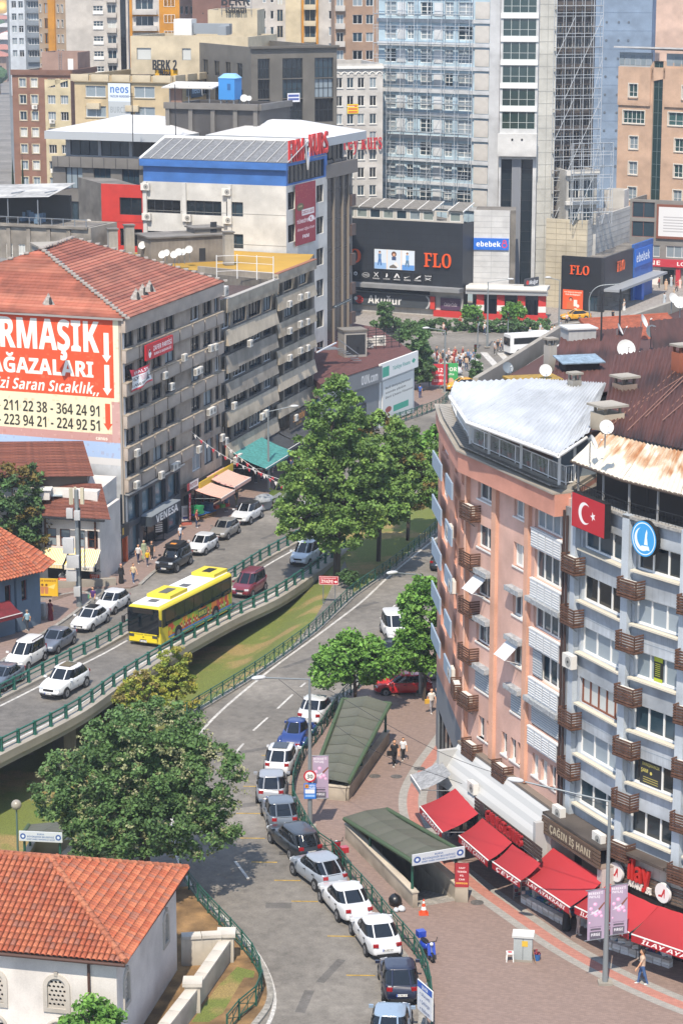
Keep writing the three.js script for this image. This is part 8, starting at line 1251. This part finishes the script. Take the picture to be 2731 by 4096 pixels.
function lamp(label,P,h,arm,o={}){
const T=thing('lamp_post',label,'lamp post',P);part(T,'pole',new THREE.CylinderGeometry(.07,.15,h,10).translate(0,h/2,0),galv);part(T,'base_plate',box(.7,.12,.6),concrete);part(T,'arm',rod([0,h-.03,0],[arm[0],h+.35,arm[1]],.045,6),galv);
const hd=part(T,'lamp_head',new THREE.SphereGeometry(.45,12,8),M('#b7bbbd',.4),[arm[0]*1.12,h+.38,arm[1]*1.12],Math.atan2(-arm[1],arm[0]));hd.scale.set(1,.3,.42);part(hd,'lens',new THREE.SphereGeometry(.36,10,6,0,7,PI/2,PI/2),M('#a9b0b4',.15),[.05,-.05,0]);
for(const[dx,dz,y]of o.banners??[]){const B=thing('pole_banner',o.bl[dx>0?0:1]??o.bl[0],'banner',[P[0]+dx*.62,P[1]+y,P[2]+dz*.62],Math.atan2(-dz,dx)+(dx<0?PI:0));const g=new THREE.PlaneGeometry(.92,2.6,6,8),p=g.attributes.position;for(let i=0;i<p.count;i++)p.setZ(i,.03*Math.sin(p.getX(i)*6+p.getY(i)));g.computeVertexNormals();part(B,'cloth',g,pirge);for(const s of[1.32,-1.32])part(B,'rod',rod([-.6,s,0],[.5,s,0],.025),steel);}
return T;
}
lamp('lamp post carrying two lilac banners on the plaza',pp([13.11,0,-111.05]),9.6,[-4,-1.8],{banners:[[1,-.35,3.85],[-.9,.32,3.75]],bl:['lilac banner on the shop side of the plaza lamp post','lilac banner on the road side of the plaza lamp post']});
lamp('lamp post with the speed limit sign at the plaza kerb',pp([-1.84,0,-133]),9.1,[-2.6,.9],{banners:[[1,-.1,3.1]],bl:['lilac banner beside the speed limit sign']});
lamp('lamp post in front of the tall street tree',pp([5.46,0,-158.92]),8.6,[-1.8,.8]);lamp('lamp post among the shop awnings of the left street',pp([-6.95,0,-223.62]),7.8,[2.2,-.6]);
for(const[p,h,a,l]of[[[12.04,0,-276.68],7.4,[-2,.5],'lamp post at the bank corner'],[[19.02,0,-310.26],8.6,[2.6,0],'lamp post on the junction island'],[[29.17,0,-319.44],7.6,[-1.4,0],'lamp post in front of the cream corner']])lamp(l,pp(p),h,a);
{const P=[4.73,0,-159.93],T=thing('banner_pole','short pole with a lilac banner between the street trees','banner',pp(P));part(T,'pole',cyl(.06,.06,4.4),galv);part(T,'cloth',new THREE.PlaneGeometry(1,2.6),pirge,[-.55,3,0]);}
{const P=[-1.84,0,-133],T=thing('speed_sign','round 30 speed limit sign above a blue parking notice','sign',[P[0],.12,P[2]+.2]);part(T,'disc',new THREE.CylinderGeometry(.38,.38,.04,24).rotateX(PI/2),steel,[0,3.25,0]);part(T,'disc_face',new THREE.CircleGeometry(.37,28),print(96,96,g=>{disc(g,'#b5202a',48,48,48);disc(g,'#dcdcd8',48,48,36);txt(g,'30',48,51,44,'#222');}),[0,3.25,.025]);part(T,'notice',box(.7,.95,.05),M('#2d6fc0',.5),[0,1.85,0]);part(T,'notice_face',new THREE.PlaneGeometry(.68,.92),print(70,95,(g,w,h)=>{fill(g,'#2d6fc0',0,0,w,h);fill(g,'#cf8a2a',5,5,22,24);txt(g,'P',16,18,20,'#222');txt(g,'OTO',48,12,16,'#eee');txt(g,'PARK',48,27,15,'#eee');fill(g,'#d6d8da',6,36,58,26);fill(g,'#8fb3dd',6,70,58,14);}),[0,2.33,.03]);}
// ---------- telecom mast, globe lamp, signs, lights ----------
{const T=thing('telecom_mast','grey telecom mast with panel antennas and white cabinets','mast',pp([-20.6,0,-182.15])),an=M('#b9b39c',.6);part(T,'pole',new THREE.CylinderGeometry(.16,.24,9.4,12).translate(0,4.7,0),galv);for(const[a,y]of[[.4,8.3],[2.5,8.3],[4.4,8.2]]){part(T,'antenna',box(.28,1.3,.16),an,[.5*Math.cos(a),y,.5*Math.sin(a)],-a);}for(const[x,y,z,w,h]of[[-.55,7.2,.2,.5,.75],[.05,7.1,.4,.45,.7],[-.7,4.4,.3,.85,1.2],[-.35,3.3,.5,.95,.95],[-.5,2.2,.45,.8,.8],[-.1,.95,.35,.5,.75]])part(T,'cabinet',box(w,h,.5),M('#c5c8c9',.5,'plaster'),[x,y,z]);for(let i=0;i<4;i++)part(T,'cable',rod([.2,.5,.15],[.2+R(-.1,.2),8,.15],.03,4),dark);part(T,'side_tube',cyl(.05,.05,3),galv,[.55,3,.3]);}
{const T=thing('globe_lamp','park lamp with a milky globe on the sunken lawn','lamp post',[[-19.61,-137.04][0],-3.2,[-19.61,-137.04][1]]);part(T,'pole',cyl(.05,.07,3),M('#4f6660',.6));part(T,'globe',new THREE.SphereGeometry(.32,16,12),M('#8f8a7d',.3),[0,3.25,0]);}
{const P=[-1,0,-183.19],T=thing('fire_station_sign','red fire station sign with an arrow on two posts','sign',[P[0],.05,P[2]],-.12);part(T,'board',box(1.55,.7,.06),M('#b3242c',.5),[0,1.55,0]);part(T,'sign_face',new THREE.PlaneGeometry(1.52,.67),print(150,66,(g,w,h)=>{fill(g,'#d8d3d0',0,0,w,h);fill(g,'#ab2530',3,3,w-6,h-6);fit(g,'BÜYÜKŞEHİR BELEDİYESİ',72,14,13,120,'#e0dbd8');fit(g,'İTFAİYE',62,42,36,96,'#e8e4e0');poly(g,'#e8e4e0',[[116,38],[128,38],[128,30],[144,42],[128,54],[128,46],[116,46]]);}),[0,1.9,.035]);for(const x of[-.45,.5])part(T,'post',cyl(.04,.04,2.1),steel,[x,0,-.05]);}
{const P=[3.92,0,-104.38],T=thing('direction_sign','white and blue direction sign at the kerb fence','sign',pp(P),-1.15);for(const[y,c,t]of[[2.55,'#2f57a8','ŞEHİR'],[2.17,'#c9cdd2','< Ulucami'],[1.79,'#c9cdd2','< Çekirge'],[1.41,'#c9cdd2','< Yıldırım']]){part(T,'board',box(1.6,.36,.05),white,[0,y,0]);part(T,'sign_face',new THREE.PlaneGeometry(1.56,.33),print(120,26,(g,w,h)=>{fill(g,c,0,0,w,h);txt(g,t,60,14,18,c[1]==='2'?'#ddd':'#2b3b66');}),[0,y+.18,.03]);}part(T,'post',cyl(.05,.05,3),steel,[0,0,-.06]);}
for(const[p,l]of[[[13.14,0,-300.56],'traffic light at the crowd side of the crossing'],[[17.77,0,-310.26],'traffic light in the middle of the junction'],[[21.94,0,-313.87],'traffic light beside the minibus'],[[34.57,0,-332.39],'traffic light with a curved arm by the black shop'],[[16.17,0,-287.06],'low traffic light near the fir']]){const T=thing('traffic_light',l,'traffic light',pp(p));part(T,'pole',cyl(.06,.08,4.2),galv);const b=part(T,'signal_box',box(.3,.9,.25),black,[0,3.2,.1]);for(const[y,c]of[[.75,'#5a1512'],[.47,'#5a4a12'],[.19,'#12502a']])part(b,'signal_lens',new THREE.CylinderGeometry(.1,.1,.03,12).rotateX(PI/2),M(c,.3),[0,y,.13]);}
{const P=[34.57,0,-332.39],T=thing('mast_arm','curved grey mast arm over the far street','mast',pp(P));part(T,'arm',tube([[0,0,.3],[0,3.8,.3],[1,5,.3],[4,5.4,.3]],.07,20,6),galv);}
for(const[u,c,t,l]of[[[10.41,0,-281.04],'#23283a','','dark poster box with a pale logo near the taxi'],[[11.58,0,-279.28],'#b8303a','12','red vertical banner next to the poster box'],[[12.79,0,-279.86],'#3a9a58','SPOR','green vertical banner with a portrait beside the red one']]){const T=thing('street_banner',l,'banner',pp(u));part(T,'board',box(1.9,2.5,.12),M(c,.6),[0,.5,0]);part(T,'sign_face',new THREE.PlaneGeometry(1.85,2.45),print(74,98,(g,w,h)=>{fill(g,c,0,0,w,h);if(t){txt(g,t,37,28,26,'#e3dfdc');txt(g,'Hafta',37,50,15,'#e3dfdc');if(t==='SPOR')disc(g,'#c9a58e',42,82,14);else fit(g,'223 00 06',37,78,16,60,'#e3dfdc');}else{g.strokeStyle='#b8b4a6';g.lineWidth=3;g.beginPath();g.moveTo(20,70);g.lineTo(37,40);g.lineTo(54,70);g.stroke();}}),[0,1.75,.065]);part(T,'post',cyl(.06,.06,3.1),galv,[0,0,-.12]);}
{const T=thing('roof_sign_frame','dark lattice sign frame seen from behind above the bank roof','sign',[4.31,7,-266.82],.5);for(let i=0;i<6;i++){part(T,'lattice_bar',box(5.2,.06,.06),dark,[0,.6+i*.3,0]);part(T,'lattice_post',box(.06,2.4,.06),dark,[-2.5+i,0,0]);}}
// ---------- plaza things ----------
{const T=thing('utility_cabinet','grey utility cabinet with a sloping lid and yellow label on the plaza','cabinet',pp([9.24,0,-113.92]),-.15),m=M('#a8b0b0',.6,'plaster');part(T,'body',box(.95,1.35,.55),m);part(T,'lid',mv(box(1.1,.12,.7,1),0,0,0,0,.12),M('#c2c6c4',.6),[0,1.42,0]);part(T,'door_joint',box(.02,1.2,.01),dark,[0,.08,.28]);part(T,'yellow_label',box(.3,.3,.01),M('#c9a83a',.6),[.1,.85,.282]);part(T,'plinth',box(1,.12,.6),concrete);}
{const T=thing('traffic_cone','orange and white traffic cone by the near stair canopy','cone',pp([4.38,0,-119.95])),g=(r0,r1,h,y,m)=>part(T,m===white?'white_band':'cone_body',new THREE.CylinderGeometry(r0,r1,h,16).translate(0,y+h/2,0),m),or=M('#c9481f',.6);g(.15,.2,.2,.06,or);g(.11,.15,.18,.26,white);g(.07,.11,.18,.44,or);g(.05,.07,.12,.62,white);g(.03,.05,.1,.74,or);part(T,'foot',box(.5,.06,.5),or);}
{const s=new THREE.SphereGeometry(.36,14,10),p=s.attributes.position;for(let i=0;i<p.count;i++){const f=.85+.3*fbm(p.getX(i)*5+9,p.getY(i)*5+p.getZ(i)*4+9,997,2);p.setXYZ(i,p.getX(i)*f,p.getY(i)*f+.28,p.getZ(i)*f);}s.computeVertexNormals();const T=thing('rubbish_bag','tied black rubbish bag by the kerb fence','rubbish bag',pp([2.89,0,-121.15]));part(T,'sack',s,M('#17181a',.35));part(T,'knot',cyl(.02,.07,.14),M('#17181a',.4),[0,.58,0]);const T2=thing('rubbish_bag','small white plastic bags beside the black rubbish bag','rubbish bag',pp([3.22,0,-120.31]));part(T2,'sack',s.clone().scale(.55,.5,.55),M('#c2c8cc',.5));part(T2,'sack',s.clone().scale(.4,.4,.4),M('#b4bcc2',.5),[-.3,0,.1]);}
{const T=thing('plastic_stool','white plastic stool with a red seat mark beside the cabinet','stool',pp([8.56,0,-113.81]));for(const[x,z]of[[-.14,-.14],[.14,-.14],[-.14,.14],[.14,.14]])part(T,'leg',rod([x*1.25,0,z*1.25],[x,.42,z],.035,5),white);part(T,'seat',box(.36,.06,.36),white,[0,.42,0]);part(T,'seat_mark',box(.2,.01,.2),M('#b3424a',.6),[0,.48,0]);const B=thing('bucket','blue bucket with cloths and a broom at the cabinet foot','bucket',pp([9.95,0,-113.92]));part(B,'pail',new THREE.CylinderGeometry(.2,.15,.36,14,1,true).translate(0,.18,0),M('#2c63a0',.5,null,{side:THREE.DoubleSide}));part(B,'cloth',leafBall(.16,40,.08),M('#8d3a44',.8,null,{side:THREE.DoubleSide}),[0,.36,0]);part(B,'broom',rod([-.1,.03,.5],[-.3,.9,-.1],.02),M('#8b6f4e',.8));}
function scooter(label,P,turn,c){const T=thing('motor_scooter',label,'scooter',P,turn),m=paint(c);for(const x of[.62,-.62]){const w=part(T,'wheel',new THREE.TorusGeometry(.2,.07,8,18),rubber,[x,.27,0]);part(w,'rim',new THREE.CylinderGeometry(.13,.13,.08,12).rotateX(PI/2),rimM);}part(T,'floorboard',box(.5,.08,.3),plastic,[.1,.3,0]);part(T,'rear_body',new THREE.SphereGeometry(.34,14,10).scale(1.3,.75,.6),m,[-.42,.58,0]);part(T,'seat',new THREE.SphereGeometry(.3,12,8).scale(1.3,.3,.55),black,[-.35,.82,0]);part(T,'leg_shield',mv(box(.08,.62,.42,1),0,0,0,0,0,.25),m,[.48,.68,0]);part(T,'fork',rod([.62,.27,0],[.4,1.0,0],.04),steel);part(T,'handlebar',rod([.4,1.02,-.34],[.4,1.02,.34],.025),plastic);part(T,'headlight',new THREE.SphereGeometry(.1,10,8),headL,[.52,.95,0]);for(const z of[-.3,.3])part(T,'mirror',rod([.4,1.02,z],[.42,1.25,z*1.2],.02),plastic);part(T,'top_box',box(.4,.32,.42),paint(c),[-.85,.85,0]);part(T,'front_fender',new THREE.SphereGeometry(.2,10,6,0,7,0,PI/2).scale(1.1,.8,.5),m,[.62,.36,0]);}
scooter('blue motor scooter with a top box on the plaza',pp([4.38,0,-114.19]),-1.2,'#1d3fa6');scooter('red motor scooter behind the kerb fence',pp([-0.12,0,-127.65]),1.9,'#a51a26');scooter('white and red delivery scooter beside the first',pp([38.39,0,-323.26]),1,'#b3242c');
// ---------- shoe stalls, racks ----------
function stall(label,a,b,rowsN){const F=new Facade(scene,a,b),T=thing('shoe_stall',label,'market stall',F.pos(0,.12,.3),F.rot),L=F.L,cs=['#2f3b6e','#6e3f7a','#8f2e4a','#c96a4a','#3f6f9a','#c9c4bc','#2a2c31','#a84f86','#4a8a6e'];for(let r=0;r<rowsN;r++){part(T,'shelf',box(L,.1+r*.14,.34),M('#5f7f9a',.7),[L/2,.3,.2-r*.34]);for(let i=0;i<L/.2;i++){const s=part(T,'shoe',cached('shoe'+i % 3,()=>new THREE.SphereGeometry(.12,7,5).scale(.6,.5,1.15+.1*(i % 3))),M(pick(cs),.6),[.1+i*.2,.46+r*.14,.2-r*.34],R(-.3,.3));}}for(let i=0;i<L/.5;i++)for(let k=0;k<3;k++)part(T,'shoe_box',box(.46,.13,.34),pick([white,M('#bcb8b0',.8),M('#c9c9c6',.7)]),[.25+i*.5,k*.14,.58],R(-.08,.08));return T;}
stall('stepped shoe stall with rows of slippers under the first large awning',[10.55,-122.13],[12.44,-119.12],4);stall('shoe stall with stacked white boxes by the plaza lamp post',[14.2,-116.24],[16.9,-113.92],3);
for(let i=0;i<7;i++){const T=thing('box_stack','stack of white shoe boxes at the edge of the shoe stall','boxes',pp([[14.14,0,-115.68],[14.46,0,-115.34],[14.83,0,-115.01],[15.13,0,-114.57],[16.49,0,-113.7],[12.8,0,-118.53],[13.04,0,-118.18]][i]),R(-.3,.3),'white box stacks');for(let k=0;k<5;k++)part(T,'shoe_box',box(.5,.12,.36),pick([white,M('#bfbbb3',.8)]),[R(-.04,.04),k*.125,R(-.04,.04)],R(-.1,.1));}
function rack(label,P,kind,turn=.4){const T=thing('display_rack',label,'display rack',P,turn);if(kind){part(T,'rail',rod([-1,1.5,0],[1,1.5,0],.03),steel);for(const x of[-1,1])part(T,'upright',cyl(.03,.03,1.5),steel,[x,0,0]);for(let i=0;i<14;i++)part(T,'garment',box(.1,.9,.42),M(pick(['#1e2026','#2c3f6a','#4a4d52','#6f7f93','#1b1c1f','#7a2e3a']),.9,'speck'),[-.9+i*.138,.55,0],R(-.15,.15));}else{for(const x of[-.3,.3])part(T,'upright',cyl(.025,.025,2),steel,[x,0,0]);for(let i=0;i<8;i++){part(T,'shelf',box(.62,.03,.22),steel,[0,.2+i*.23,.08]);for(let j=0;j<3;j++)part(T,'article',box(.17,.16,.1),M(pick(cc),.7),[-.2+j*.2,.23+i*.23,.1]);}}}
rack('slim postcard rack beside the first shoe awning',pp([9.61,0,-122.13]),0);rack('second slim rack of small goods next to the shoe awning',pp([10,0,-121.76]),0,.2);rack('spinner rack of dark goods under the farthest red awning',pp([6.22,0,-131.22]),0,1);for(const[p,l]of[[[-7.81,0,-228.29],'rack of shoes under the teal awning'],[[-6.84,0,-231.5],'shoe rack beyond the teal awning']])rack(l,pp(p),0,1.2);for(const[p,l]of[[[-5.92,0,-234.39],'rail of dark jackets on the left pavement'],[[-5.45,0,-236.92],'rail of blue clothes on the left pavement'],[[-4.79,0,-239.07],'rail of clothes nearest the plane tree']])rack(l,pp(p),1,1.0);
{const T=thing('crate_stack','green and blue plastic crates on wooden pallets outside the grocer','crates',pp([-12.62,0,-212.71]),.95),wd=M('#a5814f',.85,'speck'),bl2=M('#2f5f9a',.6);for(const x of[-.75,.75]){for(let k=0;k<3;k++)part(T,'pallet',box(1.3,.06,1),k % 2?wd:k?bl2:wd,[x,.05+k*.2,0]);for(let k=0;k<3;k++)for(const z of[-.25,.25])part(T,'crate',box(.6,.24,.42),x<0?M('#2c8a58',.6):M('#27486e',.6),[x+R(-.1,.1),.55+k*.25,z]);}for(const[x,c]of[[2,'#b5482a'],[2.6,'#4c8a3c'],[3.2,'#a03030']])part(T,'produce_crate',box(.55,.3,.5),M(c,.8),[x,.5,R(-.3,.3)]);}
{const T=thing('pavement_sign','white information stand beside the red vertical sign','sign',pp([-13.96,0,-209.97]),.5);part(T,'board',box(.85,1.4,.08),M('#d2cfca',.6),[0,.35,0]);for(let i=0;i<6;i++)part(T,'print_line',box(.6,.04,.01),M('#6a6a70',.8),[0,.95+i*.11,.045]);part(T,'blue_field',box(.7,.2,.01),M('#3c4a8a',.7),[0,.55,.045]);part(T,'foot',box(.9,.2,.5),M('#a85a4a',.7));const S=thing('pavement_sign','black framed price stand in front of the clothes shop','sign',pp([-15.95,0,-204.04]),.6);part(S,'frame',merge([mv(box(.05,1.7,.05),-.45,0,0),mv(box(.05,1.7,.05),.45,0,0),mv(box(.95,.05,.05),0,1.68,0)]),black);for(let i=0;i<5;i++)part(S,'price_strip',box(.7,.12,.03),i % 4?white:M('#c9c6c2',.6),[0,.75+i*.19,0]);part(S,'back_panel',box(.88,1.1,.03),black,[0,.62,-.03]);part(S,'foot',box(1,.04,.5),black);}
for(const[p,c,l]of[[[-16.84,0,-204.68],'#8f1524','mannequin in a red dress at the shop door'],[[-15.8,0,-207.29],'#5a5552','mannequin in a grey suit at the shop door']]){const T=thing('mannequin',l,'mannequin',pp(p),-.8),d=new THREE.LatheGeometry([[.02,1.6],[.06,1.52],[.2,1.42],[.17,1.2],[.14,1.08],[.24,.75],[.33,.5]].map(v=>new THREE.Vector2(...v)),14);part(T,'garment',d,M(c,.8,null,{side:THREE.DoubleSide}));part(T,'leg',cyl(.06,.05,.55),M('#c9b9ae',.5),[-.09,0,0]);part(T,'leg',cyl(.06,.05,.55),M('#c9b9ae',.5),[.09,0,0]);part(T,'neck',cyl(.04,.06,.2),M('#c9b9ae',.5),[0,1.55,0]);}
{const T=thing('waste_container','grey waste container under a pale tarpaulin by the kerb','container',pp([-7.17,0,-216.23]),.9);part(T,'bin',new THREE.CylinderGeometry(.95,.75,1.1,4).rotateY(PI/4).scale(1.1,1,.75).translate(0,.6,0),M('#8b9092',.6));const g=new THREE.SphereGeometry(1.05,16,8,0,7,0,PI/2).scale(1.1,.55,.8);part(T,'tarpaulin',g,M('#a3a9ad',.8,'speck'),[0,.85,0]);for(const x of[-.6,.6])part(T,'castor',cyl(.08,.08,.12),rubber,[x,0,.4]);const U=thing('waste_container','tilted silver bin lying beside the covered container','container',pp([-5.93,0,-217.85]),.3);part(U,'bin',mv(box(.9,.8,.7,1),0,.45,0,0,0,.5),M('#8d9294',.5,'plaster'));part(U,'lid',mv(box(.95,.06,.75,1),-.1,.9,0,0,0,.5),M('#7c8183',.5));}
{const T=thing('wall_poster','yellow gym poster on the low wall by the blue house','poster',pp([-23.55,0,-185.3]),-.12);part(T,'board',box(1.9,1.45,.1),M('#c9a01e',.6));part(T,'sign_face',new THREE.PlaneGeometry(1.85,1.4),print(110,84,(g,w,h)=>{fill(g,'#d8ae22',0,0,w,h);fit(g,'SPOR MERKEZİ',55,10,12,96,'#7a4a1a');for(const x of[36,56]){disc(g,'#6b3f2a',x,30,6);poly(g,'#b87a52',[[x-10,38],[x+10,38],[x+7,74],[x-7,74]]);}poly(g,'#e2cf7a',[[60,40],[100,24],[92,50]]);}),[0,.72,.055]);const W=thing('low_wall','low concrete wall with a step below the striped awnings','wall',pp([-21.86,0,-188.01]),.2);part(W,'wall_run',box(5.2,.6,.35),concrete,[1,0,0]);part(W,'step',box(3.6,.25,1),M('#b79f7c',.9,'speck'),[1.6,.1,-.7]);const U=thing('junction_box','grey street cabinet with a spray painted letter','cabinet',pp([-23.22,0,-178.59]),-.2);part(U,'body',box(.75,1.25,.5),M('#a5a9aa',.7,'plaster'));part(U,'plinth',box(.85,.25,.6),concrete);part(U,'graffiti',new THREE.PlaneGeometry(.5,.6),print(40,48,(g,w,h)=>{fill(g,'#9ea3a4',0,0,w,h);txt(g,'S',20,26,44,'#33363a');}),[0,.8,.254]);}
for(const[p,l]of[[[-19.99,0,-189.4],'wire basket of shoes with an orange 150 price card'],[[-22.42,0,-188.29],'wire basket of sandals at the shop step']]){const T=thing('wire_basket',l,'basket',pp(p),-.2);for(const x of[-.4,.4])part(T,'leg',cyl(.02,.02,.8),white,[x,0,0]);part(T,'basket',new THREE.CylinderGeometry(.6,.45,.3,4,1,true).rotateY(PI/4).translate(0,.85,0),M('#b9bcbd',.5,null,{side:THREE.DoubleSide}));part(T,'goods',leafBall(.4,60,.12),M('#26282c',.8,null,{side:THREE.DoubleSide}),[0,.95,0]);part(T,'price_card',new THREE.PlaneGeometry(.8,.6),print(80,60,(g,w,h)=>{fill(g,'#c9502a',0,0,w,h);txt(g,'SEPETTEKİ',40,12,12,'#eee');txt(g,'150',40,36,30,'#eee');}),[0,.5,.4]);}
// bunting across the left street
for(const[a,b,l]of[[[-16.7,11,-226.33],[-4.89,3,-212.01],'string of red and white bunting from the office block'],[[-17.44,12.4,-211.34],[-5.73,3.4,-214.25],'second string of bunting nearer the advert wall']]){const T=thing('bunting',l,'bunting',a),n=22,at=t=>[(b[0]-a[0])*t,(b[1]-a[1])*t-1.4*Math.sin(PI*t),(b[2]-a[2])*t];part(T,'string',tube(Array.from({length:12},(_,i)=>at(i/11)),.02,30,4),white);const fg=new THREE.BufferGeometry();fg.setAttribute('position',new THREE.Float32BufferAttribute([-.16,0,0,.16,0,0,0,-.36,.06],3));fg.computeVertexNormals();for(let i=1;i<n;i++)part(T,'flag',fg,M(i % 2?'#a8303c':'#c9c6c4',.8,null,{side:THREE.DoubleSide}),at(i/n),R(-1,1));}
// overhead wires
for(const[a,b,l]of[[[-3.63,9.2,-133.03],[6.56,6,-124.06],'thin sagging cable from the speed sign post'],[[-1.8,9.2,-133],[13.1,9.4,-111.2],'thin cable between the two plaza lamp posts']])solo('overhead_cable',tube([[0,0,0],[(b[0]-a[0])/2,(b[1]-a[1])/2-1,(b[2]-a[2])/2],[b[0]-a[0],b[1]-a[1],b[2]-a[2]]],.015,24,4),dark,l,'cable',a);


renderer.render(scene,camera);
